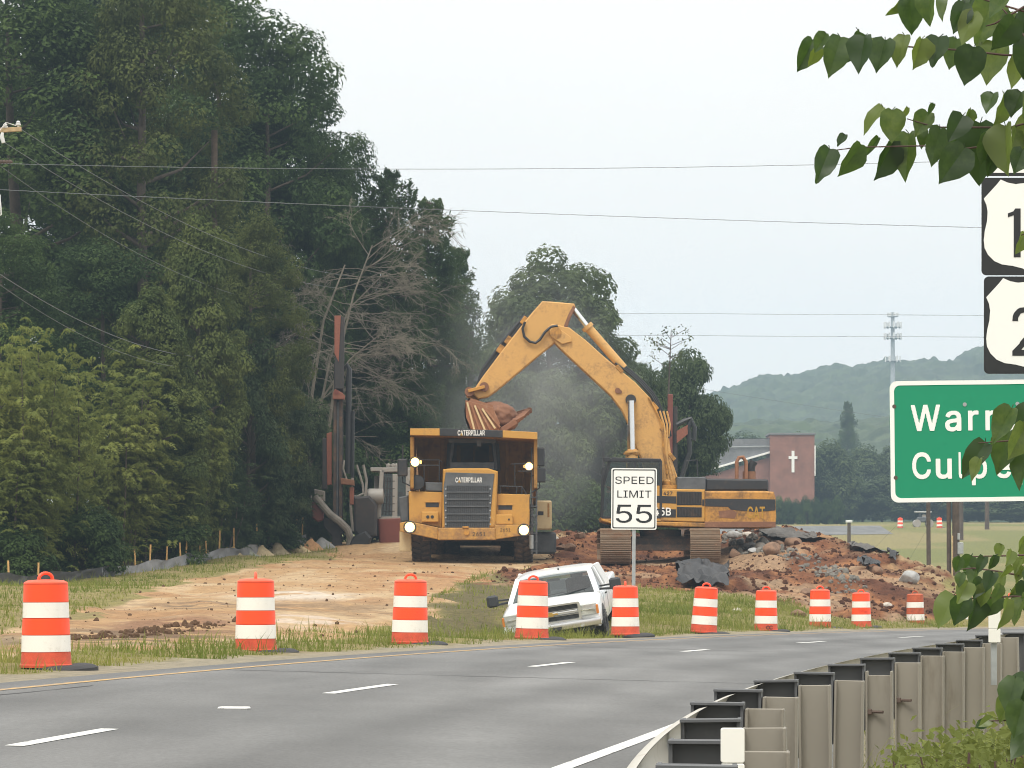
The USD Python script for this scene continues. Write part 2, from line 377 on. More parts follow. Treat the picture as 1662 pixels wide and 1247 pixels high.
def Hs(x, y):
    """ground with its relief (nearest grid cell)"""
    x, y = np.asarray(x, float), np.asarray(y, float)
    j = np.clip(np.searchsorted(_y, y), 1, len(_y) - 1); fy = np.clip((y - _y[j - 1]) / (_y[j] - _y[j - 1]), 0, 1)
    uu = x / (y + 40); i = np.clip(np.searchsorted(_u, uu), 1, len(_u) - 1); fx = np.clip((uu - _u[i - 1]) / (_u[i] - _u[i - 1]), 0, 1)
    return (GZ[j - 1, i - 1] * (1 - fx) + GZ[j - 1, i] * fx) * (1 - fy) + (GZ[j, i - 1] * (1 - fx) + GZ[j, i] * fx) * fy
def mixc(a, b, t): return a * (1 - t[..., None]) + np.asarray(b) * t[..., None]
n1, n2, n3 = fbm(p3 * .35, 4, 11), fbm(p3 * 1.6, 4, 12), fbm(p3 * np.array([.9, .3, 1]), 4, 13)
o_ = road_off(GX, GY)
col = mixc(np.broadcast_to(np.array([.20, .175, .065]), GX.shape + (3,)), (.23, .185, .085), smoothstep(.4, .65, n1))
col = mixc(col, (.10, .085, .04), zb * .9)
far = smoothstep(135, 175, GY)
col = mixc(col, (.15, .155, .05), far); col = mixc(col, (.215, .185, .08), far * smoothstep(.45, .62, fbm(p3 * .06, 3, 8)))
gravel = smoothstep(OFF_L - 1.15, OFF_L - .55, o_ + (n2 - .5) * .7) * (GY < 150)
col = mixc(col, (.27, .24, .185), gravel * .9)
right = smoothstep(OFF_R, OFF_R + .5, o_) * (GY < 120)
col = mixc(col, (.19, .17, .08), right)
dirt = mixc(np.broadcast_to(np.array([.37, .240, .125]), GX.shape + (3,)), (.43, .315, .19), smoothstep(.47, .66, n3))
dirt = mixc(dirt, (.31, .175, .085), smoothstep(.52, .7, n1) * .7)
dirt = mixc(dirt, (.24, .15, .08), smoothstep(.62, .74, n2) * .55)
def spot(px, py, rx, ry, c, k=1.0):
    global dirt
    q = hit(px, py); g = np.exp(-(((GX - q[0]) / rx) ** 2 + ((GY - q[1]) / ry) ** 2)) * smoothstep(.36, .56, n2)
    dirt = mixc(dirt, c, np.clip(g * k * 1.6, 0, .9))
for a in [(170, 1040, 1.6, 3, (.12, .09, .06)), (240, 1030, 1.2, 3, (.12, .09, .06)), (300, 1012, 1.3, 3.5, (.22, .12, .07)), (390, 985, 2, 3, (.17, .12, .08)), (480, 968, 1.2, 2, (.52, .46, .39)), (560, 990, 1.3, 2.5, (.25, .17, .1)), (500, 1005, 1.0, 2, (.5, .41, .33)), (620, 955, 2, 5, (.34, .2, .1)), (740, 935, 2.5, 4, (.3, .15, .07))]: spot(*a)
col = mixc(col, dirt, smoothstep(.15, .85, zh + (n2 - .5) * .5 * (zh > .02)))
clay = mixc(np.broadcast_to(np.array([.150, .062, .030]), GX.shape + (3,)), (.27, .125, .055), smoothstep(.47, .68, n2))
clay = mixc(clay, (.085, .034, .019), smoothstep(.55, .72, fbm(p3 * .9, 4, 21)))
clay = mixc(clay, (.34, .25, .16), smoothstep(.56, .7, n1) * .6)
# pale drier spoil on the far right flank
q0, q1 = P(1420, 0, 112), P(1545, 0, 108)
fl = smoothstep(0, 3, (GX - 11.8) + (GY - 112) * .15)
clay = mixc(clay, (.33, .26, .15), fl * smoothstep(.35, .6, n2) * .8)
col = mixc(col, clay, smoothstep(.2, .8, zc + (n2 - .5) * .4 * (zc > .02)))
col = np.clip(col, .01, .9)
usdkit.material(stage, '/World/Looks/ground_look', {
    'g': ('geometry', {}), 'at': ('attribute', {'attribute': 'tint'}),
    'n': ('noise_texture', {'scale': 5.0, 'detail': 9.0, 'roughness': 0.75}), 'r': ('rgb_ramp', {'ramp': [(0.3, (.58, .58, .58)), (0.7, (1.36, 1.34, 1.3))]}),
    'v': ('voronoi_texture', {'scale': 7.0, 'randomness': 1.0}), 'ah': ('math', {'math_type': 'multiply_add', 'value2': .6}),
    'm': ('mix', {'mix_type': 'multiply', 'fac': 1.0}), 'b': ('bump', {'strength': .8, 'distance': .05}),
    'p': ('principled_bsdf', {'roughness': .95, 'specular_ior_level': .2})},
    [('g.position', 'n.vector'), ('g.position', 'v.vector'), ('n.fac', 'r.fac'), ('at.color', 'm.color1'), ('r.color', 'm.color2'), ('m.color', 'p.base_color'), ('v.distance', 'ah.value1'), ('n.fac', 'ah.value3'), ('ah.value', 'b.height'), ('b.normal', 'p.normal')], surface='p.BSDF')
NR, NC = GX.shape
_id = np.arange(NR * NC).reshape(NR, NC)
_q = np.stack([_id[:-1, :-1], _id[:-1, 1:], _id[1:, 1:], _id[1:, :-1]], -1).reshape(-1, 4)
def cellmean(a): return ((a[:-1, :-1] + a[1:, 1:]) / 2).ravel()
lab = np.where(cellmean(zc) > .5, 2, np.where(cellmean(zh) > .5, 1, 0))
V = np.stack([GX, GY, GZ], -1).reshape(-1, 3); C = col.reshape(-1, 3)
_, _, NORM = meshkit.arrays((V, _q), True)
for k, nm in enumerate(['ground', 'dirt_haul_road', 'clay_mound']):
    q = _q[lab == k]; ids, inv = np.unique(q, return_inverse=True)
    m = usdkit.mesh(stage, '/World/' + numbered('/World', nm), (V[ids], inv.reshape(-1, 4)), LOOK('ground_look'))
    m.CreateNormalsAttr(Vt.Vec3fArray.FromNumpy(NORM[ids].astype(np.float32))); m.SetNormalsInterpolation('vertex')
    setprim(m, 'tint', C[ids]); data(m.GetPrim(), kind='structure')

# ---- pavement and its markings
def ribbon(a0, a1, o0, o1, lift, step=1.0, cols=2, wob=0.0, seed=0):
    n = max(2, int((a1 - a0) / step) + 1)
    aa = np.linspace(a0, a1, n); oo = np.linspace(0, 1, cols)
    rng = np.random.default_rng(seed)
    v = []
    for a in aa:
        w0, w1 = (rng.uniform(-wob, wob), rng.uniform(-wob, wob)) if wob else (0, 0)
        for t in oo:
            q = road_pt(a, o0 + w0 + (o1 + w1 - o0 - w0) * t); v.append((q[0], q[1], road_z(*q) + lift))
    f = [(i * cols + j, i * cols + j + 1, (i + 1) * cols + j + 1, (i + 1) * cols + j) for i in range(n - 1) for j in range(cols - 1)]
    return MB().add(np.array(v), np.array(f))
usdkit.material(stage, '/World/Looks/asphalt', {
    'g': ('geometry', {}), 'n': ('noise_texture', {'scale': .35, 'detail': 6.0, 'roughness': .6}), 'n2': ('noise_texture', {'scale': 28.0, 'detail': 6.0, 'roughness': .8}),
    'mp': ('mapping', {'scale': (1.2, .16, 1.0), 'rotation': (0, 0, .18)}), 'n3': ('noise_texture', {'scale': .8, 'detail': 4.0}),
    'r': ('rgb_ramp', {'ramp': [(.3, (.128, .129, .127)), (.7, (.168, .168, .165))]}), 'r2': ('rgb_ramp', {'ramp': [(.3, (.72, .72, .72)), (.7, (1.28, 1.28, 1.28))]}), 'r3': ('rgb_ramp', {'ramp': [(.35, (.86, .86, .86)), (.65, (1.1, 1.1, 1.1))]}),
    'm': ('mix', {'mix_type': 'multiply', 'fac': 1.0}), 'm3': ('mix', {'mix_type': 'multiply', 'fac': 1.0}), 'b': ('bump', {'strength': .5, 'distance': .012}), 'at': ('attribute', {'attribute': 'tint'}), 'm4': ('mix', {'mix_type': 'multiply', 'fac': 1.0}), 'p': ('principled_bsdf', {'roughness': .85, 'specular_ior_level': .25})},
    [('at.color', 'm4.color2'), ('m3.color', 'm4.color1'), ('g.position', 'n.vector'), ('g.position', 'n2.vector'), ('g.position', 'mp.vector'), ('mp.vector', 'n3.vector'), ('n.fac', 'r.fac'), ('n2.fac', 'r2.fac'), ('n3.fac', 'r3.fac'), ('r.color', 'm.color1'), ('r2.color', 'm.color2'),
     ('m.color', 'm3.color1'), ('r3.color', 'm3.color2'), ('m4.color', 'p.base_color'), ('n2.fac', 'b.height'), ('b.normal', 'p.normal')], surface='p.BSDF')
def mat_paint(name, col, wear):
    usdkit.material(stage, '/World/Looks/' + name, {'g': ('geometry', {}), 'n': ('noise_texture', {'scale': 9.0, 'detail': 8.0, 'roughness': .8}),
        'r': ('rgb_ramp', {'ramp': [(wear - .06, (.17, .17, .17)), (wear + .06, col)]}), 'p': ('principled_bsdf', {'roughness': .75})}, [('g.position', 'n.vector'), ('n.fac', 'r.fac'), ('r.color', 'p.base_color')], surface='p.BSDF')
mat_paint('white_marking', (.70, .70, .67), .40); mat_paint('yellow_marking', (.50, .31, .11), .46)
_rd = ribbon(4, 175, OFF_L, OFF_R, 0.004, .5, 60, 0.0); _v, _f = _rd.arrays()
_o = np.tile(np.linspace(OFF_L, OFF_R, 60), len(_v) // 60); _a = np.repeat(np.linspace(4, 175, len(_v) // 60), 60)
_t = np.ones(len(_v))
for c_ in (-1.75, 1.75):                                  # polished wheel paths and the oily strip between them
    for w_ in (-.8, .8): _t += .10 * np.exp(-((_o - c_ - w_) / .33) ** 2)
    _t -= .13 * np.exp(-((_o - c_) / .38) ** 2)
_t -= .10 * np.exp(-(_o / .25) ** 2)
_t += (fbm(np.stack([_o * 1.3, _a * .09, _o * 0], -1), 4, 50) - .5) * .34
_t *= np.where(_o > OFF_W + .1, .84, 1) * np.where(_o < OFF_Y - .1, .93, 1)
_m = stage.GetPrimAtPath(_rd.build('road', 'asphalt', kind='structure', smooth=False)); setprim(UsdGeom.Mesh(_m), 'tint', np.repeat(_t[:, None], 3, 1))
_mm = UsdGeom.Mesh(_m); _mm.CreateNormalsAttr(Vt.Vec3fArray.FromNumpy(np.tile(np.array([[-RA, 0, 1]], np.float32), (len(_v), 1)))); _mm.SetNormalsInterpolation('vertex')
mat_plain('crack', (.035, .035, .036), .9, vary=.2)
_rk = np.random.default_rng(2)
def crack(a0, a1, o0, o1, w=.018, n=26, wig=.12):
    aa, oo = np.linspace(a0, a1, n), np.linspace(o0, o1, n) + np.cumsum(_rk.normal(size=n)) * wig * .25
    v_ = []
    for a_, o_k in zip(aa, oo):
        ww = w * _rk.uniform(.4, 1.3)
        for s_ in (-1, 1):
            q_ = road_pt(a_ + (s_ * ww if abs(a1 - a0) < 3 else 0), o_k + (s_ * ww if abs(a1 - a0) >= 3 else 0)); v_.append((q_[0], q_[1], road_z(*q_) + .0065))
    MB().add(v_, [(2 * i, 2 * i + 1, 2 * i + 3, 2 * i + 2) for i in range(n - 1)]).build('pavement_crack', 'crack', kind='structure', smooth=False)
crack(20, 60, OFF_Y + .25, OFF_Y + .3, .012, 60, .04); crack(30, 30.6, -2.2, 1.2, .02); crack(44, 44.8, -2.4, 3.2, .022); crack(23, 35, 1.9, 2.6, .012, 30, .3)
crack(66, 66.5, -2.5, 3.3, .03); crack(84, 84.6, -2.4, 3.3, .035); crack(17.5, 26, -1.2, -.8, .010, 26, .3)
ribbon(4, 170, OFF_Y - .05, OFF_Y + .05, .008).build('yellow_edge_line', 'yellow_marking', kind='structure')
_wv = []
for a_ in np.linspace(4, 170, 330):
    oc = 3.60 - .95 * (1 - float(smoothstep(2, 27, road_pt(a_, 3.4)[1]))) ** 1.0
    for k_ in (-.055, .055): q = road_pt(a_, oc + k_); _wv.append((q[0], q[1], road_z(*q) + .008))
MB().add(_wv, [(2 * i, 2 * i + 1, 2 * i + 3, 2 * i + 2) for i in range(329)]).build('white_edge_line', 'white_marking', kind='structure')
def arc_of(px, py):
    q = road_hit(px, py); return float(np.interp(q[1], _ln[:, 1], _arc))
_ends = [(arc_of(0, 1212), arc_of(190, 1185)), (arc_of(537, 1127), arc_of(648, 1112)), (arc_of(862, 1083), arc_of(937, 1076)), (arc_of(1090, 1058), arc_of(1143, 1055))]
for k in range(5): _ends.append((_ends[-1][0] + 10.9, _ends[-1][0] + 13.6))
for a, b in _ends: ribbon(a, b, -.06, .06, .008, .4).build('lane_dash', 'white_marking', kind='structure')
# milled rumble strips on the right shoulder
mat_plain('milled', (.06, .06, .06), .95)
rb = MB()
for a in np.arange(14, 50, .3):
    r_ = ribbon(a, a + .16, OFF_W + .32, OFF_W + .72, .0075, .2); v, f = r_.arrays(); rb.add(v, f)
rb.build('rumble_strip', 'milled', kind='structure')
# a weedy joint across the pavement where the old and new surfacing meet
# raised marker by the lane line
mk = MB(); q = road_hit(380, 1152)
mk.box((q[0], q[1], road_z(*q) + .012), (.24, .12, .022), rotm(rz=-10), .008)
mk.build('lane_marker', 'white_marking', label='small pale lane marker lying flat between the first two white dashes', cat='road marker')
# the distant carriageway beyond the field
v = []
for t in np.linspace(0, 1, 24):
    a = P(1150 + 300 * t, 0, 318); b = P(1150 + 278 * t, 0, 342)
    for s in np.linspace(0, 1, 8): x, y = a[0] + (b[0] - a[0]) * s, a[1] + (b[1] - a[1]) * s; v.append((x, y, float(Hs(x, y)) + .03))
f = [(i * 8 + j, (i + 1) * 8 + j, (i + 1) * 8 + j + 1, i * 8 + j + 1) for i in range(23) for j in range(7)]
MB().add(v, f).build('distant_road', 'asphalt', kind='structure', tint=np.ones((len(v), 3)))
# ================================================================ shared looks
mat_plain('orange_plastic', (.80, .085, .028), .45, vary=.12, scale=4)
mat_plain('dull_orange', (.56, .075, .03), .6, vary=.25, scale=5)
mat_plain('rust_orange', (.42, .085, .03), .65, vary=.3, scale=7)
mat_dirty('orange_sheeting', (.95, .075, .012), (.45, .12, .05), .30, .35, 3.0)
mat_dirty('white_sheeting', (.80, .77, .70), (.42, .36, .28), .42, .4, 2.4)
mat_plain('black_rubber', (.035, .035, .037), .8, vary=.3, scale=9)
mat_dirty('post_steel', (.235, .215, .175), (.13, .105, .07), .45, .6, 2.5, streak=5.0)
mat_dirty('block_steel', (.085, .088, .092), (.05, .055, .05), .3, .55, 3.0, streak=3)
mat_dirty('rail_steel', (.45, .43, .38), (.25, .21, .15), .35, .5, 2.0)
mat_plain('bolt_rust', (.10, .07, .055), .8, vary=.3)
mat_plain('white_plastic', (.78, .77, .70), .5, vary=.05, scale=2)
mat_dirty('sign_green', (.0, .235, .115), (.02, .20, .11), .28, .6, 1.5)
mat_dirty('sign_white', (.80, .80, .76), (.6, .58, .5), .25, .4, 2.2)
mat_plain('sign_black', (.012, .013, .014), .45, vary=.2)
mat_plain('galvanised', (.36, .38, .38), .5, .4, vary=.15, scale=8)

def text(mb, s, h, x, z, y, bold=False, depth=.004, center=False, stretch=1.0, R=None):
    m = meshkit.text_mesh(s, h, depth, bold)
    v = m.vertices.copy()
    if center: v[:, 0] -= (v[:, 0].min() + v[:, 0].max()) / 2
    v[:, 0] *= stretch
    v = np.stack([v[:, 0] + x, y - v[:, 2], v[:, 1] + z], 1)
    mb.add(v, m.faces); return mb
def rounded(w, h, r, x0=0, z0=0, n=6):
    out = []
    for cx, cz, a0 in ((w - r, r, -90), (w - r, h - r, 0), (r, h - r, 90), (r, r, 180)):
        for k in range(n + 1):
            a = math.radians(a0 + 90 * k / n); out.append((x0 + cx + r * math.cos(a), z0 + cz + r * math.sin(a)))
    return out
def ring_plate(mb, outer, inner, y0, y1):
    """flat frame between two outlines of equal count (x, z), from y0 (front) to y1"""
    o, i = np.array(outer), np.array(inner); n = len(o)
    v = np.vstack([np.c_[o[:, 0], np.full(n, y0), o[:, 1]], np.c_[i[:, 0], np.full(n, y0), i[:, 1]], np.c_[o[:, 0], np.full(n, y1), o[:, 1]], np.c_[i[:, 0], np.full(n, y1), i[:, 1]]])
    f = []
    for k in range(n):
        l = (k + 1) % n
        f += [(k, l, n + l, n + k), (2 * n + k, 3 * n + k, 3 * n + l, 2 * n + l), (k, 2 * n + k, 2 * n + l, l), (n + k, n + l, 3 * n + l, 3 * n + k)]
    return mb.add(v, f)

# ================================================================ channelizing drums
DRUM_LABEL = [
    'leftmost and largest orange and white striped drum by the yellow edge line', 'second striped drum from the left, standing before the bare dirt track',
    'third striped drum from the left, with a wide carrying handle, beside the brown grass', 'striped drum standing right in front of the white pickup truck grille',
    'striped drum just right of the pickup, in front of the speed limit post', 'leaning striped drum on the verge, first right of the speed limit sign',
    'striped drum with dark smudged letters near its foot, on the grass verge', 'striped drum at the left foot of the clay slope, beside green grass',
    'striped drum with a torn upper edge and ragged white band, before the clay', 'browned, faded striped drum at the right end before the leafy branch']
def drum(x, y, z, h, label, tilt=(0, 0), handle=90, dull=False, letters=None, torn=False, basedir=0.0):
    t = thing('traffic_drum', label, 'traffic drum', (x, y, z), rot=(tilt[0], tilt[1], 0), group=None, scale=(h, h, h))
    cuts = [0, .185, .378, .568, .748, .952]
    rad = [.288, .279, .270, .262, .255, .247]
    MB().lathe([(.0, .012), (.295, .012), (.297, .04), (.286, .05), (rad[1] - .004, cuts[1]), (rad[2] - .006, cuts[2]), (rad[3] - .006, cuts[3]), (rad[4] - .006, cuts[4]), (rad[5] - .004, cuts[5]), (.236, .972), (.20, .99), (.06, 1.0), (0, 1.0)], n=36).build('body', 'rust_orange' if dull else 'dull_orange', t)
    MB().lathe([(.25, .955), (.247, .968), (.236, .976), (.20, .994), (.06, 1.004), (0, 1.004)], n=36).build('lid', 'rust_orange' if dull else 'orange_plastic', t)
    for k in range(1, 5):
        z0, z1 = cuts[k] + .004, cuts[k + 1] - .004
        pr = [(rad[k] - .012, z0), (rad[k], z0), (rad[k + 1] + .002, z1), (rad[k] - .012, z1)]
        mt = 'white_sheeting' if k in (1, 3) else ('rust_orange' if dull else 'orange_sheeting')
        m = MB().lathe(pr, n=36)
        if torn and k == 3:
            m.v[0][:, 2] -= np.where((m.v[0][:, 2] < z0 + .01) & (m.v[0][:, 0] > -.1), .0, 0)
        m.build('band', mt, t)
    if torn:
        MB().prism([(-.10, .55), (.14, .57), (.13, .49), (.06, .455), (.02, .50), (-.03, .47)], -.283, -.266).build('torn_flap', 'orange_sheeting', t)
    a = np.linspace(0, math.pi, 13); ca, sa = math.cos(math.radians(handle)), math.sin(math.radians(handle))
    w = .085
    MB().tube([(ca * w * math.cos(q), sa * w * math.cos(q), .99 + .085 * math.sin(q) ** .7) for q in a], .02, 8).build('handle', 'orange_plastic' if not dull else 'rust_orange', t)
    b = MB().lathe([(0, .045), (.30, .05), (.37, .04), (.43, .012), (.43, -.03), (0, -.03)], n=20)
    v = b.v[0]; v[:, 0] += .16; v[:, 1] *= .8; v[:, 2] -= .012
    v[:, 2] += .02 * np.sin(np.arctan2(v[:, 1], v[:, 0]) * 2 + 1) * (np.hypot(v[:, 0], v[:, 1]) > .35)
    b.build('rubber_base', 'black_rubber', t)
    if letters:
        m = MB()
        for k, ch in enumerate(letters):
            text(m, ch, .085, -.02 + k * .075, .055, -.292, True, .003)
        m.build('smudged_letters', 'sign_black', t)
    return t
_dr = [dict(tilt=(0, -.3), handle=35), dict(handle=94), dict(handle=14, tilt=(0, .8)), dict(handle=20, tilt=(0, 1.6)), dict(handle=85), dict(tilt=(0, 3.6), handle=10), dict(handle=5, letters='CC', tilt=(0, .6)),
       dict(handle=10), dict(handle=12, torn=True, tilt=(0, -.5)), dict(handle=15, dull=True, tilt=(0, -1))]
for (x, t_, b_, h_), d, lb, kw in zip(DRUM_PX, DRUM_D, DRUM_LABEL, _dr):
    p = P(x, b_, d); drum(p[0], p[1], p[2], (b_ - t_) * d / FPX * 1.005, lb, **kw)
# the row goes on behind the leaves
for px, d, lb in [(1557, 104, 'striped drum half hidden by leaves, just right of the browned drum'), (1612, 110, 'striped drum behind the leafy branch, left of the pale delineator'), (1640, 112, 'striped drum at the right picture edge behind leaves')]:
    X = (px - HX) * d / FPX; drum(X, d, float(road_z(X, d)) - .03, 1.0, lb, handle=30)
for px, py, lb, tl in [(1461, 857, 'small distant striped drum left of the pale machine on the far road', 1), (1525, 859, 'small distant striped drum right of the pale machine on the far road', -2)]:
    p = P(px, py, 335); drum(p[0], p[1], float(Hs(p[0], p[1])) - .02, 1.05, lb, tilt=(0, tl), handle=20)

# ================================================================ guardrail
RAIL = [(1225 - 330, 1480, 6.4), (985, 1290, 7.2)]
_gp = [(1065, 1230, 8.0), (1085, 1203, 9.4), (1105, 1170, 10.8), (1122, 1140, 12.2), (1160, 1117, 13.6), (1225, 1103, 15.0), (1290, 1090, 16.4), (1345, 1077, 17.8), (1397, 1068, 19.2), (1443, 1057, 20.7), (1482, 1048, 22.2), (1520, 1040, 23.8), (1553, 1033, 25.4), (1584, 1027, 27.0), (1628, 1020, 28.8), (1672, 1014, 30.6), (1716, 1010, 32.5), (1760, 1006, 34.4)]
g3 = np.array([P(*q) for q in _gp])
cx_ = np.polyfit(g3[:, 1], g3[:, 0], 3)
def rail_x(y): return np.polyval(cx_, y)
def rail_n(y):
    m = np.polyval(np.polyder(cx_), y); t = np.array([m, 1, 0]) / math.hypot(m, 1); return t, np.array([t[1], -t[0], 0])
ZT = EYE - .452                             # top of the blocks
gr = thing('guardrail', 'long steel guardrail curving from the bottom edge along the right shoulder, seen from behind', 'guardrail', (float(g3[0, 0]), float(g3[0, 1]), 0))
GO = np.array([g3[0, 0], g3[0, 1], 0])
ys = np.r_[5.2, 6.6, g3[:, 1]]
for k, y in enumerate(ys):
    t, n = rail_n(y); p = np.array([rail_x(y), y, 0]) if k < 2 else np.array([g3[k - 2, 0], y, 0])
    R = np.stack([n, t, [0, 0, 1]], 1); p = p - GO
    rn = random.Random(k)
    zt = ZT + rn.uniform(-.006, .006)
    tw = rotm(ry=rn.uniform(-1.0, 1.0)) if k not in () else np.eye(3)
    # steel block between rail and post (a channel seen on its side)
    b = MB().box((.10, 0, -.18), (.20, .012, .36)); b.box((.008, 0, -.18), (.012, .10, .36)); b.box((.192, 0, -.18), (.012, .10, .36)); b.box((.10, -.02, -.006), (.20, .09, .010))
    b.xf(R @ tw, p + [0, 0, zt]).build('block', 'block_steel', gr)
    # the post: wide flange section
    h = 1.25; zz = zt - .03 + rn.uniform(-.012, .012)
    q = MB().box((.275, 0, -h / 2), (.14, .014, h), bev=.003); q.box((.208, 0, -h / 2), (.011, .10, h), bev=.003); q.box((.342, 0, -h / 2), (.011, .10, h), bev=.003)
    if k == 9:                               # a bruised top
        v = q.v[0]; v[:, 2] -= np.where(v[:, 2] > -.05, .012 * (1 + np.sin(v[:, 0] * 40)), 0)
    q.xf(R @ tw, p + [0, 0, zz]).build('post', 'post_steel', gr)
    if k in (9, 10):
        MB().tube([(.22, -.012, -.22), (.30, -.05, -.22)], .009, 6).box((.222, -.02, -.22), (.03, .03, .03)).xf(R, p + [0, 0, zz]).build('bolt', 'bolt_rust', gr)
prof = [(-.083, -.005), (-.083, -.06), (-.02, -.10), (-.004, -.155), (-.02, -.21), (-.083, -.25), (-.083, -.30), (-.005, -.312)]
prof = [(-.004, -.006), (-.03, -.012), (-.05, -.045), (-.05, -.085), (-.018, -.135), (-.006, -.157), (-.018, -.178), (-.05, -.228), (-.05, -.268), (-.03, -.302), (-.004, -.308)]
yy = np.linspace(4.6, 34.4, 90)
v = []
for y in yy:
    t, n = rail_n(y)
    for off in (0, -.004):
        for a, z in prof: v.append(np.array([rail_x(y), y, ZT - .01 + z]) + n * (a + off) - GO)
m_ = len(prof); W = 2 * m_
f = []
for i in range(len(yy) - 1):
    for j in range(m_ - 1):
        f += [(i * W + j, i * W + j + 1, (i + 1) * W + j + 1, (i + 1) * W + j), (i * W + m_ + j, (i + 1) * W + m_ + j, (i + 1) * W + m_ + j + 1, i * W + m_ + j + 1)]
    for j in (0, m_ - 1): f.append((i * W + j, (i + 1) * W + j, (i + 1) * W + m_ + j, i * W + m_ + j))
MB().add(v, f).build('rail', 'rail_steel', gr, smooth=True)
def delineator(px, py0, py1, wpx, d, label, flat=False):
    p = P(px, py1, d); s = d / FPX
    t = thing('delineator', label, 'delineator', p)
    w, h = wpx * s, (py1 - py0) * s
    MB().prism(rounded(w, h * .62, .006, -w / 2, h * .38 + .002), -.012, .012, bev=.002).build('panel', 'white_plastic', t)
    MB().prism(rounded(w, h * .38, .006, -w / 2, 0), -.012, .012, bev=.002).build('panel', 'white_plastic', t)
    MB().box((0, .03, h * .2 - .15), (w * .5, .02, h * .5 + .3)).build('bracket', 'galvanised', t)
delineator(1189, 1183, 1274, 38, 8.5, 'white rectangular delineator panel fixed on the nearest guardrail posts')
delineator(1614, 985, 1043, 19, 23.9, 'pale slim delineator on the guardrail among the hanging leaves')

# ================================================================ signs
def route_shield(px, py, side, num, d, label):
    p = P(px, py + side, d); s = side * d / FPX
    t = thing('route_sign', label, 'route sign', p)
    MB().prism(rounded(s, s, s * .05), -.004, .004).build('panel', 'sign_black', t)
    half = [(.5, .03), (.43, .055), (.35, .065), (.27, .05), (.196, .018), (.15, .075), (.09, .14), (.022, .215), (.05, .28), (.062, .35), (.055, .45), (.032, .55), (.022, .64), (.03, .72), (.065, .79), (.13, .855), (.21, .89), (.32, .905), (.42, .93), (.5, .985)]
    pts = half + [(1 - a, b) for a, b in half[-2:0:-1]]
    MB().prism([(a * s, (1 - b) * s) for a, b in pts], -.0065, -.0042).build('shield', 'sign_white', t)
    m = MB(); h = s * .50
    m.prism([(s * .33, s * .185), (s * .40, s * .185), (s * .40, s * .685), (s * .345, s * .685), (s * .325, s * .655), (s * .27, s * .635), (s * .27, s * .595), (s * .33, s * .615)], -.009, -.0068) if num[0] == '1' else text(m, num[0], h, s * .23, s * .185, -.007, False, .002, stretch=.92)
    text(m, num[1], h, s * .52, s * .185, -.007, False, .002, stretch=.92)
    m.build('numerals', 'sign_black', t)
    for zz in (.12, .9): MB().lathe([(0, 0), (.008, 0), (.006, .004), (0, .005)], (s / 2, -.0065, zz * s), 8, 'y').build('bolt', 'galvanised', t)
    return t
DS = 20.5
route_shield(1593, 289, 158, '15', DS, 'black square route sign with white shield numbered 15, upper of two')
route_shield(1597, 449, 158, '29', DS, 'black square route sign with white shield numbered 29, below the other shield')
p = P(1598, 286, DS); s = DS / FPX
t = thing('direction_plate', 'dark edged plate above the shields, mostly behind leaves at the right edge', 'sign', p)
MB().prism(rounded(157 * s, 80 * s, .01), -.004, .004).build('panel', 'sign_white', t)
ring_plate(MB(), rounded(157 * s, 80 * s, .012), rounded(147 * s, 70 * s, .008, 5 * s, 5 * s), -.0065, -.0042).build('border', 'sign_black', t)
sp = thing('sign_post', 'steel post carrying the two route shields, beyond the right picture edge', 'sign post', P(1673, 1250, DS + .08) )
L = (1250 - 200) * s
MB().box((0, 0, L / 2 - .3), (.05, .05, L + .6)).build('post', 'galvanised', sp)
# green destination sign
p = P(1446, 816, DS - .1)
t = thing('destination_sign', 'large green destination sign with white lettering, partly covered by leaves at the right', 'road sign', p, rot=(0, -.7, 0))
W_, H_ = 470 * s, 196 * s
MB().prism(rounded(W_, H_, .045), -.004, .006).build('panel', 'sign_green', t)
ring_plate(MB(), rounded(W_, H_, .045), rounded(W_ - 14 * s, H_ - 14 * s, .038, 7 * s, 7 * s), -.0065, -.0042).build('border', 'sign_white', t)
def spaced(word, spans, zb, hpx):
    m_ = MB()
    for chh, (xa, xb) in zip(word, spans):
        tm_ = meshkit.text_mesh(chh, hpx * s, .002, True); v_ = tm_.vertices.copy(); w_ = np.ptp(v_[:, 0]); v_[:, 0] = (v_[:, 0] - v_[:, 0].min()) / w_ * (xb - xa) * s + (xa - 1446) * s
        m_.add(np.stack([v_[:, 0], -.0045 - v_[:, 2], v_[:, 1] + zb * s], 1), tm_.faces)
    m_.build('lettering', 'sign_white', t)
spaced('Warrenton', [(1480, 1527), (1535, 1561), (1572, 1589), (1600, 1617), (1623, 1649), (1659, 1683), (1690, 1706), (1713, 1740), (1750, 1774)], 116, 40)
spaced('Culpeper', [(1481, 1511), (1519, 1545), (1556, 1562), (1577, 1602), (1615, 1641), (1652, 1677), (1687, 1712), (1722, 1739)], 39, 40)
for bx, bz in ((7, 155), (8, 40), (121, 157), (206, 157), (300, 157)):
    MB().lathe([(0, 0), (.013, 0), (.010, .006), (0, .008)], (bx * s, -.007, bz * s), 10, 'y').xf().build('bolt', 'bolt_rust' if bx < 20 else 'galvanised', t)
MB().box((W_ * .25, .04, -.5), (.09, .06, H_ + 2.6)).build('post', 'galvanised', t) if False else None
for fx in (.62, .92): MB().box((W_ * fx, .05, -.6), (.10, .08, H_ + 2.4)).build('post', 'galvanised', t)
